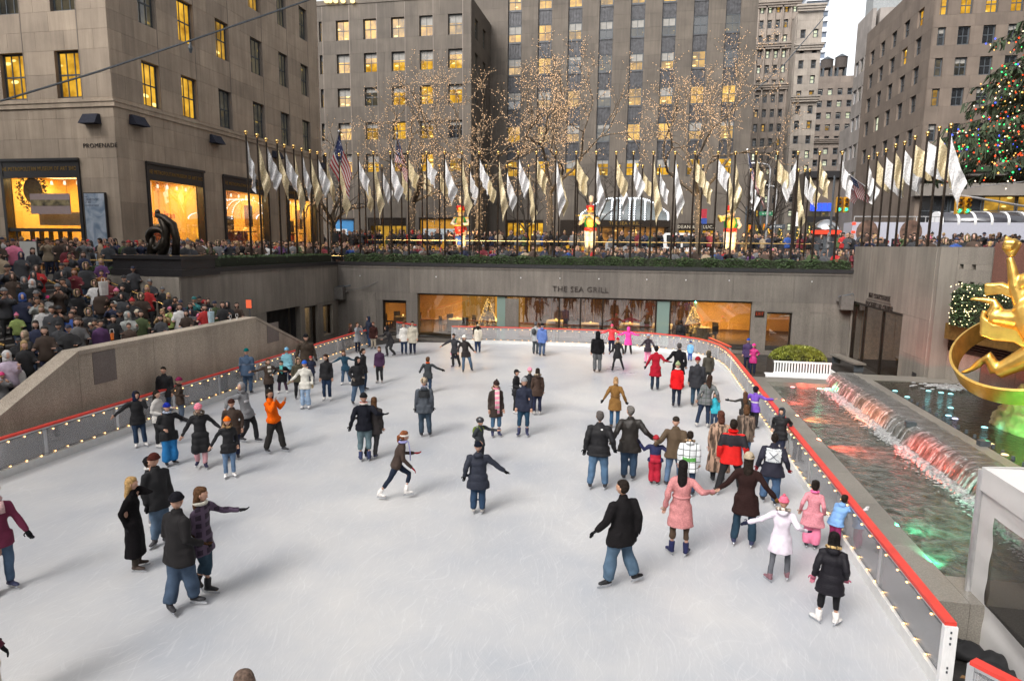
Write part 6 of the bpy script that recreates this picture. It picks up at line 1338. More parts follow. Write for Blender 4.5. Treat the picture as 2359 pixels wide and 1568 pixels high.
def skater(label, fx_, fy, hy, face, base=0.0, group='skaters on the ice', H=None, **spec):
 g0 = onz(fx_, fy, base); h = H or (ony(fx_, hy, g0.y).z - base); spec.setdefault('skates', (.03, .03, .035))
 w = V((CAM.x - g0.x, CAM.y - g0.y, 0)).normalized(); u = V((0, 0, 1)).cross(w)
 root = thing('person', label, 'person', g0, group, math.atan2(u.y, u.x))
 H_ = h / 1.03 if not spec.get('skates') else h / 1.03
 out = figure(H_, face, spec); place(out, root); root['_'] = 0; del root['_']
 return root, out['_j']
# the skaters, one by one (picture position of the feet, of the crown, facing)
BLK = (.014, .014, .016); NVY = (.018, .022, .045); JN = (.075, .12, .19); JD = (.03, .05, .09); BRN = (.05, .033, .025); GRY = (.09, .095, .105)
HB = (.018, .013, .01); HBR = (.09, .045, .022); HBL = (.38, .24, .1); WSK = (.7, .68, .66); BSK = (.03, .035, .08)
def P_(*a, **k): return skater(*a, **k)
P_('woman in maroon jacket and cream beanie cut off by the left edge', 8, 1360, 1117, 20, coat=('plain', (.16, .025, .06)), pants=('denim', JN), hat=('beanie', (.55, .48, .38)), hair=(.1, .03, .015), hairlen=.16, gloves=BLK, arms=[(-.08, -.3), (.13, -.3, -.05)], fem=1, skates=BSK, scarf=('knit', (.6, .4, .4)), scarflen=.1)
P_('person with only a dark maroon sleeve and black glove in view at the left edge', -28, 1650, 1320, 90, coat=('puffer', (.09, .012, .03)), pants=('denim', JD), hair=HB, gloves=BLK, arms=[(.1, -.3, -.02), (.05, -.3)], skates=BLK)
P_('person in fluffy cream hood in the bottom left corner', 12, 1905, 1512, 150, coat=('knit', (.55, .5, .42)), pants=('denim', JD), hat=('hood', (.6, .55, .47)), hair=HBL, bulk=1.15)
P_('person with brown hair barely rising into the bottom edge', 585, 1985, 1553, 180, coat=('plain', BRN), pants=('denim', JD), hair=(.13, .09, .07))
P_('blonde woman in ankle length black coat holding a hand to her ear', 316, 1312, 1100, 75, coat=('wool', (.008, .007, .008)), clen=.17, flarecoat=.75, pants=('plain', (.035, .028, .022)), hair=HBL, hairlen=.15, gloves=(.03, .03, .035), arms=[(-.04, -.3), (.02, .08, -.06)], fem=1, skates=BRN)
P_('child in white and dark jacket with grey trousers mostly hidden behind the brown beanie man', 352, 1212, 1056, 80, coat=('plain', BLK), pants=('plain', (.28, .27, .28)), hat=('beanie', BLK), hair=HB, arms=[(.04, .03, -.05), None], skates=WSK, scarf=('knit', (.7, .68, .66)))
P_('man in brown beanie, black jacket and jeans looking left', 370, 1256, 1046, 35, hface=-55, coat=('plain', BLK), pants=('denim', (.1, .15, .22)), hat=('beanie', (.07, .02, .015)), gloves=BLK, skates=(.05, .05, .055), bulk=1.1, legs=[(-.05, .0, 0, -30), (.05, .02, 0, 30)])
P_('man in black beanie and bulky black jacket with hands held out before him', 422, 1402, 1138, 120, hface=140, coat=('plain', (.012, .011, .012)), pants=('denim', (.06, .09, .14)), legw=1.22, flare=1.15, hat=('beanie', (.012, .012, .016)), gloves=(.06, .03, .015), arms=[(.1, -.22, .03), (.12, -.24, .02)], legs=[(-.1, -.03, 0, 20), (.09, .03, 0, 60)], bulk=1.15)
P_('woman with long brown hair and purple plaid coat stretching an arm to the right', 474, 1366, 1123, 60, hface=75, coat=('plaid', (.022, .012, .026)), clen=.40, pants=('denim', (.03, .055, .08)), hair=HBR, hairlen=.13, gloves=BLK, arms=[(.06, -.28, .02), (.28, -.10, .0)], legs=[(-.06, .08, .03, 20), (.02, -.02, 0, 60)], fem=1, skates=BLK, boots=1, scarf=('knit', (.6, .58, .5)), scarflen=0)
P_('boy in navy hood and black jacket swinging one arm out to the left', 322, 1029, 902, 10, hface=20, coat=('plain', BLK), pants=('denim', JD), hat=('hood', (.012, .02, .05)), hair=HB, arms=[(-.25, -.2), (-.02, .02, -.06)], legs=[(-.05, 0), (.09, 0)], skates=WSK)
P_('woman in white jacket with black hair beside the navy hooded boy', 368, 1030, 900, 60, coat=('puffer', (.55, .53, .5)), pants=('plain', BLK), hair=HB, hairlen=.09, arms=[(.1, -.2, -.05), (.2, -.15)], fem=1, skates=WSK, clen=.46)
P_('child in royal blue hat and bright blue patterned trousers', 393, 1071, 929, 20, coat=('plain', BLK), pants=('plain', (.02, .17, .42)), legw=1.25, flare=1.3, hat=('beanie', (.015, .03, .3)), scarf=('knit', (.35, .4, .5)), scarflen=0, hood=1, arms=[(.04, -.2, -.06), (.25, -.16)], skates=BLK)
P_('girl in pink hat and long black puffer coat with pink trousers', 466, 1078, 930, 0, hface=-20, nod=.4, coat=('puffer', BLK), clen=.26, pants=('plain', (.62, .33, .36)), hat=('beanie', (.8, .25, .33)), furcollar=(.16, .13, .1), arms=[(-.16, -.28), (.2, -.22)], legs=[(-.06, .05, .03), (.05, -.03)], fem=1, skates=(.02, .02, .05))
P_('dark haired man in black jacket by the left boards', 384, 962, 881, -20, coat=('plain', BLK), pants=('denim', JD), hair=HB, H=1.72)
P_('person in maroon hat and brown coat with jeans by the left boards', 418, 972, 871, 100, coat=('plain', BRN), pants=('denim', (.09, .12, .17)), hat=('beanie', (.2, .02, .07)), furcollar=(.05, .035, .028), arms=[(-.04, -.2, -.1), (.08, -.2)])
P_('girl in orange beanie and black fur collared coat with white skates', 530, 1099, 961, 5, coat=('puffer', BLK), clen=.42, pants=('denim', (.12, .19, .3)), hat=('beanie', (.85, .17, .01)), furcollar=(.3, .18, .08), hair=HBR, hairlen=.07, arms=[(-.17, -.26), (.05, -.28)], fem=1, skates=WSK)
P_('person in dark brown beanie and brown coat behind the orange beanie girl', 540, 1056, 920, -10, coat=('plain', BRN), pants=('denim', NVY), hat=('beanie', (.05, .02, .015)), arms=[(-.05, -.25, -.05), (.04, -.3)])
P_('man in grey hooded sweatshirt striding with both arms spread', 572, 1020, 875, 60, hface=-30, coat=('knit', (.2, .205, .215)), pants=('plain', BLK), hat=('hood', (.22, .22, .23)), arms=[(-.2, -.18), (.08, -.3)], lean=(-.06, 0), legs=[(-.10, .05, .02), (.13, .0, 0, 60)], yoke=('front', (.5, .5, .52), .70, .73), H=1.85, crouch=.02)
P_('boy in bright orange sweatshirt raising a camera with both hands', 634, 1042, 896, 55, hface=40, coat=('knit', (.72, .11, .004)), clen=.5, pants=('plain', (.02, .018, .017)), legw=1.15, flare=1.1, hair=HB, arms=[(.12, .02, -.03), (.15, -.02, -.04)], legs=[(-.13, 0, 0, 30), (.13, -.01, 0, 50)], lean=(-.05, 0), skin=1)
P_('man in teal hat and blue jacket seen from behind at the left boards', 572, 908, 803, 165, coat=('plain', (.055, .09, .15)), yoke=('band', (.2, .22, .26), .68, .695), pants=('denim', (.05, .08, .13)), hat=('beanie', (.0, .12, .12)), bulk=1.08)
P_('woman in brown coat and plaid scarf with both arms out', 621, 925, 860, 20, coat=('plain', BRN), pants=('denim', BLK), hair=HBR, hairlen=.05, scarf=('stripe', (.12, .1, .07)), arms=[(-.28, -.08), (.26, -.12)], fem=1, H=1.6)
P_('child in black coat with teal scarf gliding with skates apart', 651, 905, 832, -10, coat=('wool', BLK), clen=.36, pants=('plain', (.04, .02, .04)), scarf=('knit', (.1, .45, .42)), hair=HB, arms=[(-.16, -.2), (.14, -.2)], legs=[(-.1, 0), (.14, -.02)], skates=WSK)
P_('child in light blue coat and hat near the left boards', 663, 882, 802, 150, coat=('puffer', (.2, .43, .52)), clen=.4, pants=('denim', NVY), hat=('beanie', (.2, .42, .6)))
P_('big man in brown jacket and black hat seen from the front', 708, 880, 770, 10, coat=('plain', (.045, .032, .022)), pants=('denim', JD), hat=('beanie', BLK), gloves=BLK, bulk=1.15, arms=[(-.1, -.28), (.08, -.3)])
P_('small child in striped winter hat and navy suit', 718, 886, 821, 10, coat=('puffer', NVY), pants=('plain', NVY), hat=('beanie', (.35, .06, .05)), bulk=1.15, arms=[(-.04, -.15, -.06), (.04, -.15, -.06)])
P_('person in olive hooded coat with black trousers', 689, 918, 824, 10, coat=('plain', (.07, .062, .04)), clen=.42, pants=('plain', BLK), hat=('furhood', (.07, .06, .04)), hair=HB, legs=[(-.07, 0), (.05, 0)])
P_('girl in blue beanie, white quilted vest and pale blue jeans', 705, 941, 831, -15, coat=('puffer', (.62, .60, .54)), pants=('denim', (.28, .38, .52)), hat=('beanie', (.03, .12, .55)), gloves=(.3, .24, .14), flare=1.35, arms=[(-.2, -.22), (.06, -.3)], fem=1, skates=WSK)
P_('woman with very long brown hair and black jacket with white skates', 754, 922, 816, -10, coat=('plain', BLK), clen=.46, pants=('denim', (.02, .035, .07)), hair=(.035, .016, .01), hairlen=.2, fem=1, skates=WSK, hface=-40)
P_('woman in teal blue jacket leaning with both arms wide', 797, 886, 808, -10, coat=('plain', (.014, .05, .085)), pants=('denim', (.06, .1, .16)), hair=HBR, hairlen=.1, arms=[(-.28, -.16), (.25, -.1)], legs=[(-.1, .0), (.12, .02)], lean=(-.04, 0), fem=1, skates=WSK)
P_('man in black hooded vest with patterned grey sleeves and jeans', 826, 932, 822, 30, coat=('plain', BLK), pants=('denim', (.07, .11, .17)), hat=('hood', BLK), hair=HB, arms=[(-.02, -.22, -.08), (.02, -.22, -.08)], bulk=1.1, legw=1.15, gloves=(.2, .17, .14), legs=[(-.12, 0), (.1, .05)])
P_('dark haired girl in black jacket behind the hooded vest man', 838, 900, 803, 60, coat=('plain', BLK), pants=('denim', JD), hair=HB, ponytail=1, fem=1)
P_('woman in dark purple jacket and black trousers', 875, 882, 798, -15, coat=('plain', (.045, .018, .05)), clen=.46, pants=('plain', BLK), hair=HBR, hairlen=.12, fem=1, skates=(.25, .22, .2))
P_('bent skater in black hood reaching to the left', 902, 822, 760, -70, coat=('plain', (.028, .026, .028)), pants=('plain', (.03, .03, .032)), hat=('hood', BLK), hair=HB, arms=[(-.25, -.13), (-.18, -.2)], lean=(-.12, 0), legs=[(-.12, .0), (.1, .04, .02)], crouch=.05, H=1.75)
P_('girl in brown coat at the left end of the group by the gate', 808, 808, 745, 70, coat=('puffer', (.06, .025, .02)), clen=.42, pants=('denim', NVY), hair=HBR, hairlen=.06, fem=1)
P_('woman in grey double breasted coat taking a picture', 824, 812, 743, 40, coat=('wool', (.26, .27, .29)), clen=.36, pants=('denim', NVY), hair=HBR, hairlen=.1, arms=[(.06, .03, -.06), (.08, .02, -.06)], fem=1)
P_('man in navy hooded top standing tall in the group by the gate', 850, 800, 729, -60, coat=('plain', (.018, .025, .045)), pants=('denim', (.05, .1, .2)), hat=('hood', (.02, .03, .06)), hair=HB, arms=[(-.14, -.22), (.03, -.3)])
P_('person in reddish brown coat with beige trousers in the group by the gate', 861, 804, 742, -20, coat=('wool', (.04, .016, .014)), clen=.4, pants=('plain', (.42, .36, .28)), hair=(.12, .04, .02), gloves=(.1, .02, .02))
P_('woman in short white jacket beside the beige coat man', 931, 817, 743, 10, coat=('plain', (.68, .66, .62)), pants=('denim', (.025, .04, .08)), hair=(.14, .04, .025), hairlen=.09, fem=1)
P_('man in beige coat and dark trousers at the far boards', 951, 817, 740, -10, coat=('plain', (.46, .42, .34)), clen=.36, pants=('denim', NVY), hair=HB)
P_('boy in dark jacket pulling towards the left', 1048, 846, 771, -30, coat=('plain', (.03, .03, .035)), pants=('plain', BLK), hair=HB, arms=[(-.28, -.18), (.05, -.2)], legs=[(-.05, 0), (.15, -.05)], lean=(-.03, 0), H=1.62)
P_('girl in white beanie, dark jacket and jeans gliding after the boy', 1073, 858, 772, 10, coat=('plain', (.025, .02, .02)), pants=('denim', (.08, .13, .2)), hat=('beanie', (.7, .68, .62)), hair=HBR, hairlen=.08, arms=[(-.08, -.25, -.05), (.18, -.24)], legs=[(-.07, 0), (.16, .05, .03)], fem=1, lean=(-.04, 0))
P_('child in pink jacket kneeling on the ice', 1042, 828, 797, 80, H=1.15, coat=('puffer', (.75, .3, .4)), pants=('plain', NVY), hair=HB, crouch=.26, arms=[(.1, -.28), (.12, -.25)], lean=(.05, 0), legs=[(-.05, -.02), (.15, .05)])
P_('man in black half hidden behind the cream jacket woman', 1099, 800, 742, 180, coat=('plain', BLK), pants=('plain', BLK), hair=HB, bulk=1.1)
P_('woman in cream jacket, beige beanie and jeans seen from behind', 1101, 813, 747, 180, coat=('knit', (.66, .6, .5)), pants=('denim', (.025, .04, .09)), hat=('beanie', (.4, .32, .22)), hair=HB, hairlen=.08, fem=1)
P_('man in pale grey jacket with a backpack at the far boards', 1233, 817, 741, 150, coat=('plain', (.32, .33, .34)), pants=('plain', (.06, .07, .08)), hair=GRY, pack=(.05, .055, .06))
P_('man in blue jacket and black hat at the far boards', 1248, 821, 745, 160, coat=('plain', (.1, .17, .42)), pants=('denim', (.07, .1, .17)), hat=('beanie', BLK), hood=1)
P_('boy in dark jacket with orange collar reaching to the right', 986, 905, 838, 175, hface=150, coat=('plain', (.035, .04, .045)), pants=('denim', JD), hair=HBR, scarf=('knit', (.75, .1, .01)), scarflen=0, arms=[(-.1, -.2, .05), (.27, -.15)], H=1.42, gloves=BLK)
P_('person in fur hat, grey jacket and jeans seen from behind in mid rink', 978, 1006, 871, 180, coat=('plain', (.06, .07, .085)), yoke=('yoke', (.02, .022, .025), .70, .83), pants=('denim', (.04, .06, .085)), legw=1.1, hat=('fur', (.35, .28, .2)), gloves=BLK, hood=1, scarf=('knit', (.4, .4, .5)), scarflen=0, legs=[(-.05, 0), (.09, .0)])
P_('dark partner clinging to the right of the black sweater man', 864, 1057, 915, 170, coat=('plain', (.028, .024, .024)), pants=('plain', (.03, .03, .032)), hair=HBR, hairlen=.1, arms=[(-.2, -.12, -.06), None], skates=BSK, fem=1, legs=[(-.14, .03), (.0, 0)])
P_('man in black sweater, striped scarf and grey jeans seen from behind', 841, 1062, 906, 180, coat=('knit', (.013, .014, .02)), clen=.47, pants=('denim', (.11, .16, .18)), hat=('beanie', BLK), scarf=('stripe', (.4, .06, .04)), scarflen=0, gloves=BLK, arms=[(-.09, -.28), (.18, -.12, -.02)], skates=(.03, .04, .1), boots=1)
P_('girl with ponytail, lavender scarf and white skates pushing off', 908, 1150, 994, 90, coat=('plain', (.045, .03, .024)), clen=.47, pants=('denim', (.018, .026, .045)), legw=.85, hair=(.2, .07, .03), ponytail=1, hat=('band', (.7, .68, .64)), gloves=(.3, .02, .03), scarf=('knit', (.32, .32, .6)), scarflen=.26, arms=[(.12, -.28, -.03), (.17, -.16, .04)], lean=(.10, 0), hipoff=(.03, 0), legs=[(-.20, .02, .02, 60), (.16, -.02, .05, 100)], crouch=.05, fem=1, skates=WSK, boots=1, H=1.72)
P_('child in black helmet wearing a green backpack', 1105, 1075, 963, 60, hface=60, coat=('plain', (.03, .035, .04)), pants=('plain', (.02, .022, .03)), hat=('helmet', (.03, .03, .035)), pack=(.11, .16, .02), arms=[(.05, -.25), (.3, -.08)], lean=(.0, 0))
P_('child in navy puffer jacket, black beanie and blue trousers seen from behind', 1101, 1183, 1018, 175, coat=('puffer', (.022, .026, .04)), clen=.37, pants=('plain', (.02, .045, .09)), legw=1.15, hat=('beanie', (.008, .01, .018)), gloves=BLK, arms=[(-.08, -.28), (.27, -.22)], hood=1, bulk=1.15, skates=(.4, .38, .36))
P_('woman in brown pom beanie and fur hooded coat with pink striped scarf', 1142, 1005, 876, 15, nod=.35, coat=('plain', (.035, .024, .02)), clen=.36, pants=('denim', (.06, .12, .2)), hat=('pom', (.035, .02, .018)), hair=HBR, hairlen=.06, furcollar=(.2, .15, .1), scarf=('stripe', (.75, .25, .35)), scarflen=.42, fem=1, skates=BSK, boots=1, hood=1)
P_('woman in grey beanie and navy coat facing the camera in the centre', 1206, 1004, 870, -5, coat=('plain', (.016, .02, .038)), clen=.44, pants=('denim', (.02, .05, .085)), hat=('beanie', (.28, .29, .3)), hair=HBR, hairlen=.12, fem=1, skates=BSK, boots=1, legs=[(-.08, 0), (.06, 0)])
P_('woman in black cap and black coat left of the navy coat woman', 1188, 952, 851, 60, coat=('puffer', BLK), clen=.43, pants=('plain', BLK), hat=('cap', BLK), hair=HB, fem=1, skates=WSK, arms=[(.14, -.2, -.03), (.14, -.16)])
P_('girl in pink hat between two dark coats in the centre', 1219, 950, 849, 10, coat=('plain', BLK), pants=('denim', JD), hat=('beanie', (.75, .3, .4)), hair=HB, H=1.6)
P_('woman in brown coat and fur hood with grey skates in the centre', 1237, 956, 848, 190, coat=('plain', (.05, .03, .022)), clen=.42, pants=('denim', NVY), hair=HB, hairlen=.05, furcollar=(.25, .2, .14), fem=1, skates=(.4, .38, .36), hood=1)
P_('person in black hooded sweatshirt and grey sweatpants seen from behind', 1375, 858, 763, 180, coat=('knit', (.009, .009, .01)), clen=.47, pants=('knit', (.11, .115, .12)), legw=1.15, hat=('hood', (.009, .009, .01)), hair=HB, skates=BRN)
P_('child in red jacket and pink hat with arms out near the far boards', 1408, 812, 747, 180, coat=('plain', (.65, .05, .06)), clen=.45, pants=('denim', NVY), hat=('beanie', (.8, .08, .16)), furcollar=(.3, .18, .1), arms=[(-.28, -.12), (.26, -.16)])
P_('woman in red hat and black coat striding in black leggings', 1421, 856, 778, 190, coat=('plain', BLK), clen=.4, pants=('plain', BLK), legw=.85, hat=('beanie', (.4, .01, .03)), furcollar=(.3, .2, .1), arms=[(-.12, -.24), (.08, -.26)], legs=[(-.13, 0), (.2, .04)], fem=1)
P_('child in hot pink hooded coat with arms spread', 1446, 817, 753, 180, coat=('wool', (.85, .07, .35)), clen=.36, pants=('plain', (.02, .015, .015)), hat=('hood', (.85, .07, .35)), hair=HB, arms=[(-.28, -.1), (.28, -.08)], legs=[(-.1, 0), (.12, 0)])
P_('girl in dark puffer jacket with pink trousers and pale hat', 1491, 838, 770, 190, coat=('puffer', (.03, .02, .03)), pants=('plain', (.75, .25, .4)), hat=('beanie', (.35, .4, .5)), arms=[(-.15, -.2), (.12, -.22)], fem=1)
P_('woman in red knee length coat and black hat holding a hand', 1508, 900, 797, 180, coat=('wool', (.32, .012, .025)), clen=.33, pants=('denim', (.02, .03, .05)), hat=('beanie', BLK), gloves=BLK, arms=[(-.12, -.26), (.2, -.14)], fem=1, hair=HB)
P_('man in black overcoat holding the hand of the red coat woman', 1560, 898, 790, 180, coat=('wool', (.012, .012, .014)), clen=.34, pants=('plain', BLK), hair=(.06, .055, .055), arms=[(-.17, -.2), (.05, -.3)])
P_('child in red coat and green striped hat seen from behind', 1557, 938, 834, 180, coat=('wool', (.6, .012, .015)), clen=.42, pants=('denim', (.015, .02, .035)), hat=('pom', (.3, .36, .2)), scarf=('knit', (.6, .6, .56)), scarflen=0, gloves=(.4, .02, .02), fem=1)
P_('man in red hat, dark jacket and jeans seen from behind', 1602, 937, 822, 180, coat=('plain', (.022, .023, .028)), clen=.40, pants=('denim', (.03, .055, .085)), hat=('beanie', (.25, .01, .02)), bulk=1.08)
P_('person in olive brown hooded jacket near the right boards', 1629, 890, 808, 190, coat=('plain', (.05, .045, .035)), clen=.42, pants=('plain', (.04, .04, .038)), hat=('furhood', (.05, .045, .035)), hair=HB)
P_('small child in light blue jacket beyond the black overcoat', 1589, 832, 786, 170, coat=('plain', (.16, .38, .62)), pants=('plain', (.05, .1, .3)), hat=('beanie', (.03, .05, .14)))
P_('person in black jacket with a bag at the far right boards', 1566, 806, 757, 160, coat=('plain', BLK), pants=('plain', (.14, .14, .14)), hair=HB, H=1.7, pack=(.02, .02, .02))
P_('brown haired person behind the black jacket at the far right boards', 1556, 800, 754, 170, coat=('plain', BRN), pants=('denim', JD), hair=HBR, hairlen=.06, H=1.6)
P_('woman with long dark hair, grey plaid jacket and dark jeans striding', 1622, 985, 863, 185, hface=160, coat=('check', (.13, .135, .14)), clen=.45, pants=('denim', (.02, .03, .055)), hair=(.03, .017, .012), hairlen=.18, arms=[(-.1, -.28), (.1, -.26)], legs=[(-.14, 0), (.06, .02)], lean=(.05, 0), fem=1, skates=(.5, .48, .45))
P_('girl with glasses and turquoise jacket near the right boards', 1644, 985, 904, 10, coat=('plain', (.03, .33, .42)), pants=('denim', JD), hair=HBR, hairlen=.12, fem=1)
P_('woman with long brown hair and black leather jacket stretching left', 1712, 990, 903, 190, coat=('leather', (.02, .018, .016)), pants=('denim', JD), hair=(.07, .035, .02), hairlen=.2, gloves=BLK, arms=[(-.3, -.05), (.05, -.3)], lean=(.0, 0), fem=1)
P_('child in purple jacket holding the right rail', 1735, 988, 891, 150, coat=('plain', (.16, .07, .42)), yoke=('band', (.6, .58, .6), .66, .69), pants=('plain', BLK), hair=HB, arms=[(-.05, -.2, .05), (.3, -.05, .02)], hat=('beanie', (.015, .012, .02)))
P_('blonde bobbed woman in camel coat and jeans seen from behind', 1415, 986, 868, 180, coat=('wool', (.21, .11, .035)), clen=.36, pants=('denim', (.03, .075, .14)), hair=(.33, .2, .1), hairlen=.02, gloves=BLK, arms=[(-.14, -.26), (.12, -.28)], fem=1, belt=(.2, .1, .03), skates=BRN)
r_, j_ = P_('balding man in black puffer jacket and blue jeans seen from behind', 1377, 1126, 947, 180, coat=('puffer', (.014, .014, .016)), clen=.45, pants=('denim', (.075, .135, .22)), legw=1.15, hair=(.09, .08, .075), gloves=BLK, bulk=1.14, arms=[(-.07, -.3), (.09, -.28)], legs=[(-.1, -.02, 0, 185), (.09, 0, 0, 170)])
q = MB(); c = j_['neck'] + V((.055, .0, -.10)) + V((0, -.125, 0)); q.box(c, (.05, .006, .035)); q.build('chest_logo', M_white, r_, world=False)
P_('grey haired man in black leather coat reaching a hand to the small child', 1447, 1106, 935, 180, hface=215, coat=('leather', (.02, .017, .015)), clen=.40, pants=('denim', (.035, .06, .1)), legw=1.2, hair=(.14, .13, .12), gloves=BLK, arms=[(-.12, -.27), (.2, -.22)], bulk=1.1)
P_('small child in red and navy snowsuit and striped helmet hat', 1507, 1116, 1004, 180, coat=('plain', (.018, .022, .07)), clen=.5, yoke=('back', (.35, .012, .03), .45, .66), pants=('plain', (.36, .012, .03)), legw=1.35, flare=1.1, hat=('beanie', (.35, .03, .04)), gloves=(.01, .01, .02), arms=[(-.2, .02), (.24, -.06)], bulk=1.1)
P_('man in brown jacket and jeans holding the small child', 1550, 1122, 960, 180, coat=('plain', (.085, .058, .035)), clen=.44, pants=('denim', (.09, .14, .22)), hat=('cap', (.03, .024, .02)), gloves=BLK, arms=[(-.16, -.22), (.06, -.3)], bulk=1.12, legs=[(-.09, 0), (.09, .05)])
P_('black haired child in white plaid jacket with green squares', 1583, 1142, 993, 180, coat=('check', (.66, .68, .7)), clen=.40, pants=('denim', JD), hair=HB, furcollar=(.3, .2, .11), hood=1, bulk=1.2, legs=[(-.07, 0), (.07, 0)], yoke=('back', (.08, .28, .06), .58, .64))
P_('woman in long striped brown fur coat', 1652, 1112, 946, 180, hface=200, coat=('fur', (.26, .17, .12)), clen=.17, flarecoat=.85, pants=('plain', BLK), hair=(.08, .03, .02), hairlen=.06, fem=1, bulk=1.2)
P_('woman in short brown fur jacket and jeans near the right boards', 1712, 1068, 932, 185, coat=('fur', (.14, .1, .075)), clen=.4, pants=('denim', (.08, .15, .25)), hair=HBR, hairlen=.05, fem=1, bulk=1.25)
P_('boy in red jacket with black shoulders and black trousers', 1680, 1142, 966, 185, coat=('plain', (.58, .014, .012)), clen=.44, yoke=('band', (.016, .014, .018), .70, .84), pants=('plain', BLK), hair=HB, scarf=('knit', (.6, .01, .01)), scarflen=0, arms=[(-.06, -.3), (.08, -.28)], legs=[(-.16, -.02, 0, 200), (.12, .05, .04, 170)], bulk=1.15)
P_('boy in black jacket and grey hood leaning on the right rail', 1793, 1062, 948, -10, coat=('puffer', BLK), pants=('plain', NVY), hat=('hood', (.06, .07, .09)), hair=HB, arms=[(-.04, -.2, -.06), (.05, -.2)], H=1.5)
r_, j_ = P_('boy in navy and white jacket printed with crossed hockey sticks', 1774, 1162, 998, 180, coat=('plain', (.018, .018, .03)), clen=.42, yoke=('back', (.66, .69, .70), .64, .83), pants=('denim', (.05, .09, .16)), legw=1.25, flare=1.15, hair=HB, gloves=(.25, .015, .02), arms=[(-.09, -.28), (.1, -.28)], legs=[(-.1, .02, .02, 200), (.06, -.02, 0, 180)], bulk=1.18)
q = MB(); c = j_['neck'] + V((0, -.165, -.22))
for s in (-1, 1): q.loft([c + V((-s * .09, 0, .09)), c + V((s * .07, 0, -.07)), c + V((s * .115, 0, -.08))], [.008, .008, .01], n=5)
q.build('printed_sticks', M_ink, r_, world=False)
for z, s in ((.145, 'BRIDGE PATROL'), (-.12, 'ICE HOCKEY')): t = text('printed_lettering', s, .05, M_ink, (0, 0, 0), (1, 0, 0), (0, -1, 0), 0, 0, r_, ext=.002); t.location = c + V((0, 0, z))
P_('woman with long black hair and pink coat holding one arm out', 1563, 1279, 1060, 180, coat=('wool', (.52, .22, .22)), clen=.32, flarecoat=1.3, belt=(.5, .21, .21), pants=('plain', (.07, .045, .028)), legw=.85, hair=(.01, .008, .008), hairlen=.2, arms=[(-.07, -.3, -.02), (.22, -.1, .02)], legs=[(-.075, 0, 0, 215), (.07, .0, 0, 160)], fem=1, skates=(.014, .018, .07), boots=1)
P_('woman in beige striped beanie and dark brown coat with both arms apart', 1712, 1258, 1042, 180, coat=('wool', (.028, .014, .013)), clen=.36, pants=('denim', (.022, .045, .07)), flare=1.15, hat=('beanie', (.42, .34, .24)), hair=(.022, .012, .009), hairlen=.16, gloves=(.2, .1, .03), arms=[(-.2, -.24), (.19, -.25)], fem=1, skates=BSK, flarecoat=1.3, legs=[(-.1, 0, 0, 190), (.08, 0, 0, 170)])
P_('man in black overcoat and blue jeans striding away alone in the foreground', 1428, 1350, 1106, -140, hface=-110, coat=('wool', (.013, .012, .013)), clen=.42, pants=('denim', (.08, .13, .19)), legw=1.2, flare=1.2, hair=HB, gloves=BLK, arms=[(-.15, -.27), (.06, -.3)], legs=[(-.11, -.04, 0, -60), (.13, .06, .03, -230)], skates=BLK, skin=1, bulk=1.12)
P_('child in white coat and pink striped hat reaching out to the left', 1792, 1340, 1143, 180, coat=('plain', (.66, .6, .68)), clen=.36, flarecoat=1.5, pants=('denim', (.1, .105, .12)), legw=.85, hat=('pom', (.75, .16, .24)), furcollar=(.5, .42, .35), hood=1, arms=[(-.27, -.17), (.16, -.16)], legs=[(-.09, -.04, 0, 220), (.09, .05, .02, 190)], fem=1, skates=(.2, .1, .12), gloves=NVY)
P_('girl in rose pink coat and trousers by the right boards', 1867, 1262, 1108, 175, coat=('wool', (.6, .24, .28)), clen=.35, flarecoat=2.0, pants=('plain', (.7, .2, .32)), legw=1.2, flare=1.2, hair=HB, bun=1, scarf=('knit', (.8, .15, .35)), scarflen=0, arms=[(-.08, -.26), (.05, -.25)], fem=1)
P_('child in light blue puffer jacket hanging over the right rail', 1920, 1262, 1138, 150, coat=('puffer', (.19, .36, .66)), clen=.45, pants=('plain', (.3, .03, .12)), hair=HB, arms=[(.13, -.04, .16), (.24, -.03, .1)], lean=(.1, .06), gloves=(.65, .63, .64), bulk=1.2, hood=1)
P_('girl in long black puffer coat with fur hood and white skates', 1905, 1436, 1228, 180, coat=('puffer', (.011, .010, .014)), clen=.36, pants=('plain', (.006, .006, .008)), legw=.85, hair=(.008, .008, .01), bun=1, hairlen=.03, furcollar=(.42, .28, .12), hood=1, gloves=(.6, .18, .26), arms=[(-.07, -.29, -.02), (.05, -.27)], bulk=1.2, fem=1, skates=WSK, boots=1, legs=[(-.09, -.02, 0, 230), (.08, .0, 0, 150)])
P_('woman in magenta jacket and pink hat outside the rink by the bench', 1733, 862, 789, -20, base=-.2, group='people beside the bench', skates=None, coat=('puffer', (.42, .03, .16)), clen=.4, pants=('denim', NVY), hat=('beanie', (.75, .04, .25)), hair=HBR, hairlen=.07, arms=[(-.02, -.15, -.07), (.03, -.15, -.06)], fem=1)
P_('person in blue hat and dark blue coat outside the rink behind the magenta jacket', 1720, 850, 777, -10, base=-.2, group='people beside the bench', skates=None, coat=('plain', (.05, .03, .09)), pants=('denim', NVY), hat=('beanie', (.02, .06, .35)), hair=HB)
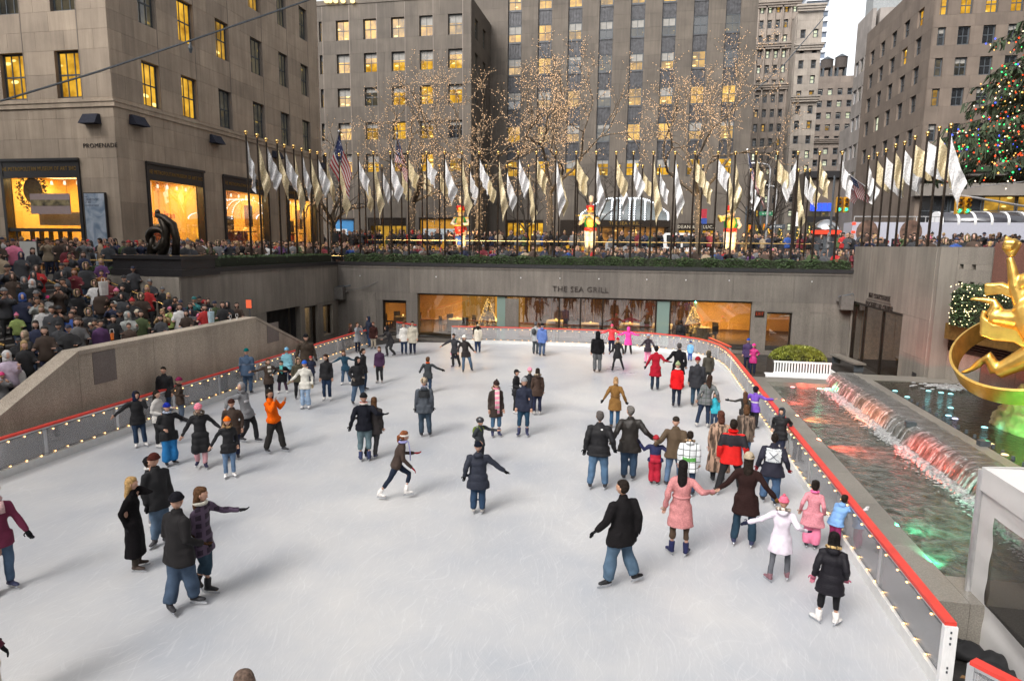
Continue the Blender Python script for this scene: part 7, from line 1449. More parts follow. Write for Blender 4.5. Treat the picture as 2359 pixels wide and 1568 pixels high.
# fountain
def water_mat(name, deep, milky, bscale, bstr, rough=.06, mix=.35, world=True, stretch=(1, 1, 1), foam=None):
 m = bpy.data.materials.new(name); m.use_nodes = True; nt = m.node_tree; nt.nodes.clear(); MATS[name] = m
 g = nt.nodes.new('ShaderNodeNewGeometry'); mp = nt.nodes.new('ShaderNodeMapping'); mp.inputs['Scale'].default_value = stretch; L(nt, g.outputs['Position'], mp.inputs['Vector'])
 n = N(nt, 'ShaderNodeTexNoise', Scale=bscale, Detail=5.0, Roughness=.6, Distortion=.6); L(nt, mp.outputs[0], n.inputs['Vector'])
 b = N(nt, 'ShaderNodeBump', Strength=bstr, Distance=.06); L(nt, n.outputs['Fac'], b.inputs['Height'])
 c = mixc(nt, ramp(nt, n.outputs['Fac'], .4, .7), deep, milky)
 d = nt.nodes.new('ShaderNodeBsdfDiffuse'); L(nt, c, d.inputs[0]); L(nt, b.outputs[0], d.inputs['Normal'])
 t = nt.nodes.new('ShaderNodeBsdfTransparent'); t.inputs[0].default_value = (.75, .8, .76, 1)
 m1 = nt.nodes.new('ShaderNodeMixShader'); m1.inputs[0].default_value = mix; L(nt, t.outputs[0], m1.inputs[1]); L(nt, d.outputs[0], m1.inputs[2])
 gl = nt.nodes.new('ShaderNodeBsdfGlossy'); gl.inputs['Roughness'].default_value = rough; L(nt, b.outputs[0], gl.inputs['Normal'])
 f = N(nt, 'ShaderNodeFresnel', IOR=1.4); L(nt, b.outputs[0], f.inputs['Normal']); m2 = nt.nodes.new('ShaderNodeMixShader'); L(nt, f.outputs[0], m2.inputs[0]); L(nt, m1.outputs[0], m2.inputs[1]); L(nt, gl.outputs[0], m2.inputs[2])
 o = nt.nodes.new('ShaderNodeOutputMaterial'); L(nt, m2.outputs[0], o.inputs[0]); return m
M_wlow = water_mat('rippled_pool_water', (.06, .068, .052), (.34, .35, .31), 4.0, 1.0, mix=.5)
M_wup = water_mat('dark_pool_water', (.012, .014, .008), (.10, .09, .05), 5.5, .6, mix=.3, stretch=(1, 1, 1))
M_fall = water_mat('falling_water', (.08, .075, .07), (.42, .41, .4), 9.0, .8, rough=.2, mix=.6, stretch=(.35, 1, .25))
M_foam = water_mat('water_foam', (.25, .25, .25), (.8, .8, .8), 16.0, 1.0, rough=.3, mix=.75)
M_bed = mat('pool_bed', (.05, .055, .035), .6, var=.6, world=True, scale=1.2)
LZ, LW, UZ, UW = .45, .28, .78, .72      # coping / water heights of the lower and the upper pool
PX0, PX1, PX2, PY0, PY1 = 4.35, 5.1, 7.62, 11.35, 27.3
ft = thing('fountain_basin', 'stone fountain basin with grey coping beside the rink', 'fountain', (6, 19, 0)); O = Vector((0, 0, 0))
def slab(nm, m, a, c, par=ft): return block(nm, m, par, O, (1, 0, 0), (0, 1, 0), a[0] + .003, c[0] - .003, a[1] + .003, c[1] - .003, a[2], c[2])
for i in range(9): y0 = 10.45 + i * (28.25 - 10.45) / 9; y1 = 10.45 + (i + 1) * (28.25 - 10.45) / 9; slab('coping_stone', M_coping, (PX0, y0, -.2), (PX1, y1, LZ))
for x0, x1 in ((PX1, 7.3), (7.3, 9.2)): slab('coping_stone', M_coping, (x0, 10.45, -.2), (x1, PY0, LZ - .001))
for x0, x1 in ((PX1, 6.6), (6.6, 7.9)): slab('coping_stone', M_coping, (x0, PY1, -.2), (x1, 28.25, LZ - .001))
b = MB(); b.bb((PX1 - .1, PY0 - .1, -.3), (11, PY1 + .1, -.1)); b.build('pool_bed', M_bed, ft)
RW = .95   # rim width
for i in range(8): y0 = 11.2 + i * (28.4 - 11.2) / 8; y1 = 11.2 + (i + 1) * (28.4 - 11.2) / 8; slab('rim_stone', M_coping, (7.95, y0, -.15), (7.95 + RW, y1, UZ - .02))
for i in range(3): x0 = 8.9 + i * 2.2; slab('rim_stone', M_coping, (x0, 27.2, -.15), (x0 + 2.2, 28.28, UZ - .03))
b = MB(); b.bb((7.95 + RW - .02, 8, -.1), (19, 27.2, .1)); b.build('upper_pool_bed', M_bed, ft)
b = MB(); b.bb((PX1, PY0, LW - .004), (7.95, PY1, LW)); b.build('lower_pool_water', M_wlow, kind='structure')
b = MB(); b.bb((7.95 + RW, 8, UW - .004), (19, 27.2, UW)); b.build('upper_pool_water', M_wup, kind='structure')
ny = 150; prof_ = [(8.5, .80), (8.15, .83), (7.9, .83), (7.72, .78), (7.6, .66), (7.54, .52), (7.5, .40), (7.44, .30), (7.3, .29)]
rs_ = np.random.RandomState(4); vs = []
for i in range(ny + 1):
 y = 11.25 + (28.1 - 11.25) * i / ny; s1 = .05 * math.sin(y * 7.3) + .03 * math.sin(y * 19) + rs_.normal() * .045 + .04 * math.sin(y * 3.1 + 1) * math.sin(y * 11)
 for k, (x, z) in enumerate(prof_): a = max(0, (k - 2) / 6); vs.append((x - abs(s1) * a * 1.2, y, z + .01 * math.sin(y * 9 + k) + rs_.normal() * .012 * a))
m_ = len(prof_); b = MB(); b.add(vs, [(i * m_ + k, (i + 1) * m_ + k, (i + 1) * m_ + k + 1, i * m_ + k + 1) for i in range(ny) for k in range(m_ - 1)]); cs = b.build('cascade_water', M_fall, smooth=True, label='long cascade of water rolling over the upper rim', cat='waterfall', kind='stuff')
b = MB(); rnd = random.Random(9)
for i in range(1900):
 y = rnd.uniform(11.5, 27.2); w = .16 + .5 * abs(rnd.gauss(0, .5)) ; x = 7.45 - w * rnd.random() * 1.1; r = rnd.uniform(.02, .085) * max(.25, 1 - (7.45 - x) / .9); b.ell((x, y, LW + .01), (r * 1.5, r * 1.1, r * (1.2 if x > 7.1 else .4)), 6, 4)
b.build('foam', M_foam, label='churning white foam at the foot of the cascade', cat='foam', kind='stuff', smooth=True)
b = MB()
for i in range(420):
 y = rnd.uniform(11.4, 28.0); x0 = 7.85; r = rnd.uniform(.006, .016); k = rnd.uniform(.3, .55); b.loft([(x0 - .02, y, .8), (x0 - .22, y, .7), (x0 - .33, y, .8 - k * .8), (x0 - .42, y, .3)], [r, r, r * 1.2, r * 1.6], n=4, cap=False)
b.build('water_jets', M_foam, label='thin jets of water falling from the rim', cat='water', kind='stuff')
def pool_lamp(px, py, z, col, power, tgt, label, group='coloured underwater lamps', r=.11, strength=5):
 P = onz(px, py, z); t = thing('pool_lamp', label, 'lamp', P, group); b = MB(); b.tube(P - V_(0, 0, .05), P + V_(0, 0, .012), r, r * .9, 12); b.build('lamp_housing', M_iron, t)
 b = MB(); b.ell(P + V_(0, 0, .012), (r * .85, r * .85, .03), 12, 6); b.build('lamp_lens', emis('lens_%.1f_%.1f_%.1f' % col, tuple(.25 + .75 * c for c in col), strength), t)
 l = bpy.data.lights.new('lamp_light', 'SPOT'); l.energy = power * 2 * EM; l.color = col; l.spot_size = math.radians(75); l.spot_blend = .8; l.shadow_soft_size = .08; o = bpy.data.objects.new('lamp_light', l); COL.objects.link(o); o.parent = t; o.location = (0, 0, .16); o.rotation_euler = (Vector(tgt) - (P + V_(0, 0, .16))).to_track_quat('-Z', 'Y').to_euler()
RD, GR, OR, CY = (1, .08, .04), (.05, 1, .45), (1, .22, .06), (.1, .85, .9)
for i, (px, py, c, pw, d, nm) in enumerate(((1826, 892, RD, 120, (2.4, .3), 'red lamp in the far left corner of the lower pool'), (1888, 896, GR, 120, (1, -.5), 'green lamp at the far end of the lower pool'), (1803, 932, RD, 900, (2.3, 2.2), 'red lamp on the rink side of the lower pool'), (1833, 967, OR, 1170, (2.4, .8), 'orange lamp below the red one on the rink side'), (1881, 1022, RD, 1700, (2.6, -1.2), 'bright orange lamp halfway down the lower pool'), (2062, 1226, GR, 260, (2, 1.0), 'green lamp near the close end of the lower pool'), (2150, 1314, GR, 200, (.3, 1.5), 'green lamp at the near edge of the lower pool'))):
 P = onz(px, py, LW + .02); pool_lamp(px, py, LW + .02, c, pw, (P.x + d[0], P.y + d[1], LW - .12), nm)
for i, (px, py, c) in enumerate(((2062, 901, CY), (2090, 915, CY), (2139, 901, CY), (2168, 905, CY), (2190, 908, CY), (2190, 940, CY), (2185, 958, (.15, .7, 1)), (2200, 965, (.5, .5, 1)), (2268, 985, CY), (2283, 1024, (1, .6, .1)), (2315, 1048, (1, .6, .1)))):
 P = onz(px, py, UW); pool_lamp(px, py, UW, c, 16, (P.x + .8, P.y + .1, UW - .2), 'small %s lamp under the upper pool, %s from the left' % ('turquoise' if c == CY else 'blue' if c[2] == 1 else 'amber', ORD[i]), 'lamps under the upper pool', .10, 3)
for i in range(15):   # the dark row of nozzles
 a, c = onz(2100, 925, UW), onz(2359, 1072, UW); p = a.lerp(c, i / 14); t = thing('fountain_nozzle', 'small dark nozzle in the upper pool row, %s from the far end' % ORD[i], 'nozzle', p, 'fountain nozzles'); b = MB(); b.tube(p - V_(0, 0, .1), p + V_(0, 0, .09), .05, .04, 8); b.build('nozzle_body', M_iron, t)
M_gran_n = M_granite
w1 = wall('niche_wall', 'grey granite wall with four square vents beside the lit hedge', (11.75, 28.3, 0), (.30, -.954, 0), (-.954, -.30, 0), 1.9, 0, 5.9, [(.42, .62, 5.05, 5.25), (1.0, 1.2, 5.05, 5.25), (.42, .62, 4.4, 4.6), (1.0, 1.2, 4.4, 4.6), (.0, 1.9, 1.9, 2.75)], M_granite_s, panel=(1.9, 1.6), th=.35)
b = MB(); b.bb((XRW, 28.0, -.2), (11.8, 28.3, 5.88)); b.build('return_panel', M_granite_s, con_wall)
w2 = wall('red_granite_wall', 'dark red granite wall behind the golden statue', (12.34, 26.45, 0), (.22, -.975, 0), (-.975, -.22, 0), 9.5, 0, 6.05, [(0, 9.5, 1.9, 2.75)], M_redgr, panel=(1.6, 2.0), th=.35)
Ua, Na, Oa = V_(.27, -.963, 0), V_(-.963, -.27, 0), V_(11.8, 28.2, 0)
b = MB(); b.obox(Oa, Ua, Na, 0, 10, -1.2, -1.0, 1.8, 2.9); b.obox(Oa, Ua, Na, 0, 10, -.5, .02, 1.9, 2.02); b.build('niche_back', M_bronze, w2)
for k in range(4): block('louvre', M_bronze, w2, Oa, Ua, Na, .2, 10, -.2 + .02 * k, .08, 2.03 + k * .09, 2.08 + k * .09)
hp_ = thing('hedge_planter', 'brown brass planter box under the lit hedge', 'planter', Oa + Ua * 2.2 + V_(0, 0, 2.4)); b = MB(); b.obox(Oa, Ua, Na, .5, 5.2, .02, .5, 2.42, 3.02); b.build('planter_box', mat('dull_brass', (.16, .11, .03), .4, .5, var=.3), hp_)
hg = hedge('lit_hedge', 'dark hedge block dotted with warm lights behind the statue', Oa + Ua * .9 + Na * .35, Oa + Ua * 5.0 + Na * .35, .9, 1.55, 3.0, 6, n=5200, group=None)
b = MB(); rnd = random.Random(15)
for i in range(210): p = Oa + Ua * rnd.uniform(.9, 5) + Na * (.35 + rnd.choice([.47, .47, rnd.uniform(-.4, .45)])) + V_(0, 0, 3.0 + rnd.uniform(.05, 1.6)); b.octa(p, .022)
b.build('hedge_light', emis('pale_warm_bulb', (1, .8, .42), 4), hg, kind='stuff')
text('lettering', 'PROMETHEUS TEACHER IN EVERY ART', .3, mat('worn_gold_letters', (.25, .17, .07), .5, .5), Oa, Ua, Na, 4.8, 5.75, w2, ext=.01, off=-.05)
# gilded statue on its mound
M_gild = mat('gilding', (.92, .55, .14), .34, .92, var=.18, scale=4, bump=.25, bscale=9); M_mound = mat('mound_rock', (.16, .12, .045), .5, var=.3, scale=3, bump=.4, bscale=6)
SC = onz(2335, 965, .7); SC = Vector((11.95, 20.6, 0)); su = (V_(SC.x, SC.y, 0) - V_(0, 0, 0)).normalized(); sl_ = V_(su.y, -su.x, 0)   # sl_: to the right of the picture
G = lambda px, py, dd=0.0: (lambda d: CAM + d * (((SC - V_(0, 0, 0)).dot(su) + dd) / d.dot(su)))(Vector(_ray(px, py)))
stt = thing('gilded_statue', 'golden reclining figure with raised arm floodlit green and orange', 'statue', (SC.x, SC.y, UW))
b = MB(); b.loft([(SC.x + .15, SC.y, .3), (SC.x + .15, SC.y, .8), (SC.x + .2, SC.y, 1.6), (SC.x + .3, SC.y, 2.4), (SC.x + .4, SC.y, 3.1)], [2.0, 1.85, 1.4, .9, .5], [2.2, 2.1, 1.5, 1.0, .5], n=24); me = voxel(b, .09, 3, fold=.05, seed=3); me.materials.append(M_mound); link('mound', me, stt)
def body_loft(pts, rr, n=12, rz=None): fb.loft([G(*p) for p in pts], [r * 1.15 for r in rr], [r * 1.15 for r in (rz or rr)], n=n)
fb = MB()
body_loft([(2450, 850), (2420, 790), (2385, 735), (2362, 700), (2352, 690)], [.42, .5, .48, .34, .15], rz=[.36, .4, .38, .28, .12])            # torso, leaning in from the right
body_loft([(2352, 700), (2338, 660), (2332, 620), (2326, 592)], [.17, .15, .11, .075])                # raised arm
body_loft([(2365, 700), (2362, 668)], [.14, .12]); fb.ell(G(2362, 648), (.2, .22, .26), 14, 10)           # neck, head
body_loft([(2395, 745), (2340, 735), (2290, 730), (2278, 728)], [.30, .27, .2, .15]); body_loft([(2284, 728), (2296, 706), (2290, 694), (2262, 690)], [.16, .14, .09, .07])    # upper leg and bent shank
body_loft([(2430, 830), (2370, 820), (2310, 850), (2295, 860)], [.34, .3, .2, .17]); body_loft([(2297, 856), (2275, 820), (2255, 838), (2236, 852)], [.17, .15, .1, .06])   # lower leg
body_loft([(2262, 690), (2246, 688), (2234, 690)], [.075, .085, .05], rz=[.05, .05, .03]); body_loft([(2238, 850), (2226, 856), (2214, 858)], [.07, .075, .04], rz=[.05, .05, .03])   # feet
me = voxel(fb, .035, 3); me.materials.append(M_gild); link('figure', me, stt)
fb = MB()
for k in range(4): body_loft([(2330, 590), (2318 + k * 7, 570), (2320 + k * 9, 552 + k % 2 * 8), (2318 + k * 8, 543 + k * 3)], [.07, .1, .07, .02])
for k in range(5): fb.ell(G(2318 + 7 * (k % 3) + 2, 560 + 9 * (k // 3), -.1), (.1, .09, .11), 10, 8)
me = voxel(fb, .03, 1); me.materials.append(M_gild); link('held_flame', me, stt)
fb = MB()
for k in range(4): body_loft([(2400, 690 + k * 6), (2350, 672 + k * 6), (2310, 654 + k * 6), (2268, 656 + k * 7)], [.08, .09, .09, .07], rz=[.04] * 4, n=8)
for k in range(6): body_loft([(2400, 775 + k * 9), (2340, 752 + k * 6), (2290, 748 + k * 6), (2262, 730 + k * 8), (2268, 715 + k * 6)], [.09, .1, .09, .08, .05], rz=[.06] * 5, n=8)
me = voxel(fb, .03, 2); me.materials.append(M_gild); link('drapery', me, stt)
rc_ = G(2372, 818); ax = (V_(0, 0, 1) + su * -.62 + sl_ * -.22).normalized(); e1 = sl_ - ax * sl_.dot(ax); e1.normalize(); e2 = ax.cross(e1); vs = []; nR = 72
for i in range(nR):
 a = 2 * math.pi * i / nR; rr = e1 * math.cos(a) + e2 * math.sin(a)
 for (ro, zo) in ((1.85, -.30), (1.92, .28), (1.85, .30), (1.77, -.28)): vs.append(rc_ + rr * ro + ax * zo)
b = MB(); b.add(vs, [(i * 4 + k, ((i + 1) % nR) * 4 + k, ((i + 1) % nR) * 4 + (k + 1) % 4, i * 4 + (k + 1) % 4) for i in range(nR) for k in range(4)]); b.build('broad_ring', M_gild, stt, smooth=False)
_fk = iter(('left green', 'front orange', 'far left warm', 'middle warm'))
def flood(p, tgt, col, power, size=60):
 l = bpy.data.lights.new('floodlight', 'SPOT'); l.energy = power * EM; l.color = col; l.spot_size = math.radians(size); l.spot_blend = .7; l.shadow_soft_size = .15; o = bpy.data.objects.new('floodlight', l); COL.objects.link(o); o.location = p; o.rotation_euler = (Vector(tgt) - Vector(p)).to_track_quat('-Z', 'Y').to_euler()
 t = thing('flood_lamp', '%s floodlight housing in the pool aimed at the statue' % next(_fk), 'floodlight', p, 'statue floodlights'); b = MB(); b.box(Vector(p) - V_(0, 0, .12), (.25, .2, .14)); b.build('housing', M_iron, t)
c0 = V_(SC.x, SC.y, 0)
flood(c0 - su * 3.4 - sl_ * 1.6 + V_(0, 0, .95), c0 + V_(0, 0, 1.6), (.08, 1, .35), 1500); flood(c0 - su * 3.2 + sl_ * .8 + V_(0, 0, .95), c0 + V_(0, 0, 2.6), (1, .4, .08), 620)
flood(c0 - su * 2.6 - sl_ * 3.4 + V_(0, 0, .95), c0 + V_(0, 0, 3.4), (1, .65, .25), 480); flood(c0 - su * 4.6 - sl_ * .2 + V_(0, 0, .95), c0 + V_(0, 0, 4.6), (1, .72, .3), 300)
rnd = random.Random(2); b = MB()
for i in range(260): a = rnd.random() * 6.28; r = abs(rnd.gauss(0, .5)); p = onz(2205, 893, UW); b.ell((p.x + math.cos(a) * r * 1.3, p.y + math.sin(a) * r * .6, UW + .01), (.09, .06, .03), 6, 4)
b.build('splash_foam', M_foam, label='pale splash on the upper pool under the ring', cat='foam', kind='stuff')
# planter benches beyond the fountain
pb = thing('planter_bench', 'white slatted bench wrapped round a yellow green shrub', 'bench', (7.6, 30.5, -.2)); cx, cy_ = 7.35, 31.8
a, c = onz(1742, 852, .1), onz(1852, 858, .1)
x0, x1, y0, y1 = 5.9, 8.3, 30.0, 32.4
for k in range(3):
 b = MB(); yy = y0 - .05 + k * .16; b.bb((x0 - .4, yy, .22), (x1 + .4, yy + .13, .26)); b.build('seat_slat', M_white, pb)
 b = MB(); xx = x1 - .05 + .16 * k; b.bb((xx, y0 + .44, .22), (xx + .13, y1, .26)); b.build('seat_slat', M_white, pb)
for k in range(20):
 b = MB(); xx = x0 + .05 + k * (x1 - x0 - .1) / 19; b.bb((xx - .03, y0 + .42, .3), (xx + .03, y0 + .46, .72)); b.build('back_slat', M_white, pb)
b = MB(); b.bb((x0, y0 + .41, .72), (x1, y0 + .48, .8)); b.bb((x0, y0 + .41, .24), (x1, y0 + .48, .3)); b.bb((x0 - .4, y0 - .06, .14), (x1 + .5, y0 - .02, .22)); b.build('frame_rail', M_white, pb)
for xx in (x0 - .35, 7.1, x1 + .4): b = MB(); b.bb((xx - .05, y0 - .03, -.2), (xx + .05, y0 + .05, .22)); b.build('leg', M_white, pb)
b = MB(); b.bb((x0 + .05, y0 + .55, -.2), (x1 - .05, y1, .7)); b.build('planter_box', mat('planter_wood', (.06, .05, .04), .8), pb)
sh = thing('planter_shrub', 'rounded yellow green shrub growing in the white bench planter', 'shrub', (7.1, 31.2, .7)); b = MB(); rnd = random.Random(6)
for i in range(5200):
 a = rnd.random() * 6.28; k = rnd.random() ** .5; r = 1.25 * k; z = .72 + .62 * math.sqrt(max(0, 1 - k * k)) * rnd.uniform(.75, 1.1); p = V_(7.1 + math.cos(a) * r, 31.45 + math.sin(a) * r * .7, z); e = V_(rnd.gauss(0, .6), rnd.gauss(0, .6), 1).normalized(); s = rnd.uniform(.03, .07); o = e.orthogonal().normalized() * s * .4; b.add([p - e * s, p + o, p + e * s, p - o], [(0, 1, 2, 3)])
b.build('foliage', mat('yellow_green_leaves', (.2, .22, .03), .6, var=.6, scale=2.5, world=True), sh, kind='stuff'); b = MB(); b.ell((7.1, 31.45, .8), (1.1, .7, .4), 12, 8); b.build('inner_growth', MATS['hedge_core'], sh)
t = thing('stone_bench', 'low grey bench near the concourse doors', 'bench', (9.4, 32, -.2)); A_, C_ = onz(2018, 826, .25), onz(1905, 824, .25)
a, c = onz(1995, 849, .22), onz(1935, 826, .22); d = (c - a).normalized(); nn = V_(-d.y, d.x, 0); b = MB(); b.obox(a, d, nn, 0, (c - a).length, 0, .5, .16, .24); b.build('seat', M_coping, t)
for u in (.15, (c - a).length - .2): b = MB(); b.obox(a, d, nn, u, u + .08, .05, .45, -.2, .16); b.build('leg', M_iron, t)
for k in range(2): b = MB(); P = onz(2000 + 25 * k, 843 + 3 * k, -.19); b.bb((9.3, 30.2 + 1.6 * k, -.198), (10.7, 31.6 + 1.6 * k, -.19 + .002 * k)); b.build('pale_paving_slab', M_coping, kind='structure')
# white tent, bottom right
M_tent = mat('tent_fabric', (.58, .57, .56), .55, var=.06, scale=1.2, bump=.5, bscale=3.0, world=True); M_tentwin = glass('tent_window', (.6, .58, .56), .25, 1.2, .08, (.2, .19, .18))
tt = thing('white_tent', 'white fabric tent with clear plastic window in the bottom right corner', 'tent', (6.5, 9, -.2))
pc = V_(5.28, 10.9, -.2); zt_ = 2.45
xw0, xw1, yw0 = pc.x, 9.5, 4.0
def sheet(P00, P10, P11, P01, nx, ny, amp, hole=None, seed=1, th=.0):
 rs = np.random.RandomState(seed); ph = rs.uniform(0, 6, 6); vs = []; P = [Vector(q) for q in (P00, P10, P11, P01)]; nrm = (P[1] - P[0]).cross(P[3] - P[0]).normalized()
 for i in range(nx + 1):
  for j in range(ny + 1):
   u, v = i / nx, j / ny; p = (P[0] * (1 - u) + P[1] * u) * (1 - v) + (P[3] * (1 - u) + P[2] * u) * v
   w = math.sin(u * 9 + v * 13 + ph[0]) * .4 + math.sin(v * 31 + u * 5 + ph[1]) * .5 + math.sin(u * 21 - v * 17 + ph[2]) * .3; e = min(u, 1 - u, v, 1 - v) * 6; vs.append(p + nrm * w * amp * min(1, e))
 fs = []
 for i in range(nx):
  for j in range(ny):
   u, v = (i + .5) / nx, (j + .5) / ny
   if hole and hole(u, v): continue
   fs.append((i * (ny + 1) + j, (i + 1) * (ny + 1) + j, (i + 1) * (ny + 1) + j + 1, i * (ny + 1) + j + 1))
 b = MB(); b.add(vs, fs); return b
q0 = pc; q1 = V_(5.36, 5.0, -.2); wl, wh_ = onx(2299, 1193, 5.3), onx(2274, 1392, 5.3); u0_ = (10.9 - (wl.y + wh_.y) / 2) / 5.9
hol = lambda u, v: u0_ < u < .95 and (wh_.z + .2) / (zt_ + .2) < v < (wl.z + .2) / (zt_ + .2)
sheet(q0, q1, q1 + V_(0, 0, zt_ + .2), q0 + V_(0, 0, zt_ + .2), 40, 40, .035, hol).build('side_wall', M_tent, tt, smooth=True)
sheet(q0.lerp(q1, u0_ - .03) + V_(.02, 0, .2), q0.lerp(q1, .97) + V_(.02, 0, .2), q0.lerp(q1, .97) + V_(.02, 0, 2.3), q0.lerp(q1, u0_ - .03) + V_(.02, 0, 2.3), 8, 8, .01).build('clear_window', M_tentwin, tt)
sheet(q0, q0 + V_(5, 1.0, 0), q0 + V_(5, 1.0, zt_ + .2), q0 + V_(0, 0, zt_ + .2), 20, 20, .03, lambda u, v: .06 < u < .94 and .2 < v < .85).build('back_wall', M_tent, tt, smooth=True)
rg = V_(8.2, 9.2, 3.25)
for k, (A__, B__) in enumerate(((q0, q1), (q0 + V_(5, 1, 0), q0))):
 z = V_(0, 0, zt_ + .22); sheet(A__ + z, B__ + z, rg + (B__ - A__) * .1, rg, 24, 16, .03, seed=k + 4).build('roof_panel', M_tent, tt, smooth=True)
 d_ = (B__ - A__); sheet(A__ + z - V_(.04, 0, .34), B__ + z - V_(.04, 0, .34), B__ + z + V_(-.03, 0, .02), A__ + z + V_(-.03, 0, .02), 24, 4, .02, seed=8 + k).build('valance', M_tent, tt, smooth=True)
b = MB(); b.loft([pc + V_(-.03, 0, 0), pc + V_(-.03, 0, zt_ + .2)], [.045, .045], n=8); b.build('corner_pole', M_alu, tt)
b = MB(); p = pc + V_(.05, -.1, zt_ + .15); b.loft([p, p + V_(.25, -.5, .02), p + V_(.55, -1.2, -.25), p + V_(.75, -1.7, -.75)], [.08, .14, .16, .09], [.05, .07, .07, .04], n=10); me = voxel(b, .03, 2, fold=.015, seed=8); me.materials.append(M_tent); link('rolled_flap', me, tt)
ch = thing('tent_chair', 'dark framed chair with pale cushion inside the tent', 'chair', (7.0, 9.0, -.2)); b = MB(); b.box((6.9, 8.7, .28), (.5, .5, .09)); b.build('seat', M_white, ch); b = MB(); b.box((6.7, 8.95, .6), (.5, .05, .6), .5); b.build('backrest', M_chair, ch)
for dx, dy in ((-.2, -.2), (.2, -.2), (-.2, .2), (.2, .2)): b = MB(); b.box((6.9 + dx, 8.7 + dy, .02), (.05, .05, .44)); b.build('leg', M_chair, ch)
b = MB(); P = onz(2218, 1500, -.1)
for k, (dx, dy, r) in enumerate(((-.25, .25, .2), (.0, 0, .26), (.3, -.2, .24), (.15, -.45, .2), (.5, -.5, .16))): b.ell((P.x + dx, P.y + dy, -.08), (r, r * .8, r * .55), 12, 8)
me = voxel(b, .03, 2, fold=.02, seed=2); me.materials.append(mat('black_cloth', (.006, .006, .007), .8)); link('heap_of_cloth', me, label='heap of black cloth on the ground by the tent', cat='cloth heap')
P = onz(2213, 1425, 0); b = MB(); b.ell((P.x + .05, P.y, .05), (.14, .14, .16), 14, 10); b.build('sack', mat('crumpled_plastic', (.5, .5, .5), .25, .2, bump=1.0, bscale=12), smooth=True, label='small crumpled silver sack against the tent pole', cat='sack')
b = MB(); P = onz(2140, 1395, 0); b.bb((P.x + .4, P.y + .15, -.2), (P.x + .7, P.y + .4, .12)); b.build('concrete_block', M_coping, label='small pale concrete block under the pool coping', cat='block')
rnd = random.Random(3); b = MB()
for i in range(26): p = V_(rnd.uniform(4.3, 5.6), rnd.uniform(7, 10.3), -.19); s = rnd.uniform(.03, .07); a = rnd.random() * 6; d = V_(math.cos(a), math.sin(a), .1) * s; o = V_(-math.sin(a), math.cos(a), .2) * s * .6; b.add([p - d, p + o, p + d, p - o + V_(0, 0, .01)], [(0, 1, 2, 3)])
b.build('fallen_leaves', mat('dead_leaf', (.22, .12, .05), .8), label='brown fallen leaves scattered near the barrier end', cat='leaves', kind='stuff')
# crowd on the stairs and terraces
def objcol(name, rough=.85, bump=.3):
 m, nt, p = principled(name); oi = nt.nodes.new('ShaderNodeObjectInfo'); tc = nt.nodes.new('ShaderNodeTexCoord'); n = N(nt, 'ShaderNodeTexNoise', Scale=9.0, Detail=3.0); L(nt, tc.outputs['Object'], n.inputs['Vector'])
 L(nt, mixc(nt, 1.0, oi.outputs['Color'], ramp(nt, n.outputs['Fac'], .3, .7, (.72,) * 3, (1, 1, 1)), 'MULTIPLY'), p.inputs['Base Color']); p.inputs['Roughness'].default_value = rough
 b = N(nt, 'ShaderNodeBump', Strength=bump, Distance=.02); L(nt, n.outputs['Fac'], b.inputs['Height']); L(nt, b.outputs[0], p.inputs['Normal']); return m
M_oc = objcol('crowd_cloth'); M_oh = objcol('crowd_hair', .7)
PROT = []
def proto(hatk, **s):
 sp = dict(s); sp['coat'] = ('x', M_oc); sp['pants'] = ('x', M_oc)
 if hatk: sp['hat'] = (hatk, M_oh)
 else: sp['hair_m'] = M_oh
 o = figure(1.66, 0, sp, hi=False); o.pop('_j'); f = o.pop('feet'); r = []
 for k, (me, ms) in o.items():
  me.materials.clear(); [me.materials.append(m) for m in ms]; r.append((k, me))
 for me, _ in f[0]: me.materials.append(f[1]); r.append(('shoe', me))
 PROT.append((hatk, r))
LEAN = [(-.05, -.16, -.16), (.05, -.16, -.16)]
proto('beanie', arms=LEAN, skin=0); proto(None, arms=LEAN, hairlen=.12, fem=1, skin=3); proto(None, arms=[None, None], skin=0, bulk=1.1); proto('hood', arms=[None, (.0, -.1, -.12)], skin=3, bulk=1.1)
proto('beanie', arms=[(.05, .0, -.16), (-.02, .0, -.16)], skin=0); proto(None, arms=[(.04, .02, -.15), (-.03, .02, -.15)], hairlen=.08, skin=1); proto('cap', arms=LEAN, skin=0, bulk=1.15); proto('furhood', arms=LEAN, skin=3); proto('pom', arms=LEAN, skin=0)
PID = {'b': (0, 4), 'l': (1,), 's': (2, 5), 'h': (3,), 'c': (6,), 'f': (7,), 'p': (8,)}
COLN = {'black': (.016, .016, .018), 'dark grey': (.05, .052, .058), 'grey': (.16, .16, .165), 'brown': (.055, .035, .025), 'navy': (.02, .026, .06), 'blue': (.03, .08, .3), 'red': (.42, .02, .02), 'pink': (.72, .2, .32), 'hot pink': (.75, .03, .2), 'white': (.62, .61, .6), 'cream': (.55, .48, .36), 'beige': (.36, .28, .19), 'green': (.07, .1, .04), 'lime': (.33, .42, .13), 'purple': (.1, .04, .13), 'lilac': (.48, .40, .5), 'orange': (.7, .14, .02), 'teal': (.02, .18, .18), 'rust': (.25, .09, .02), 'blond': (.45, .3, .13), 'dark': (.02, .014, .01), 'tan': (.3, .2, .1), 'light grey': (.36, .38, .36), 'burgundy': (.16, .02, .03)}
KW = {'b': '%s beanie', 'l': 'long %s hair', 's': 'short %s hair', 'h': '%s hood', 'c': '%s cap', 'f': 'fur %s hood', 'p': '%s pom hat'}
rc = random.Random(23); USED = {}
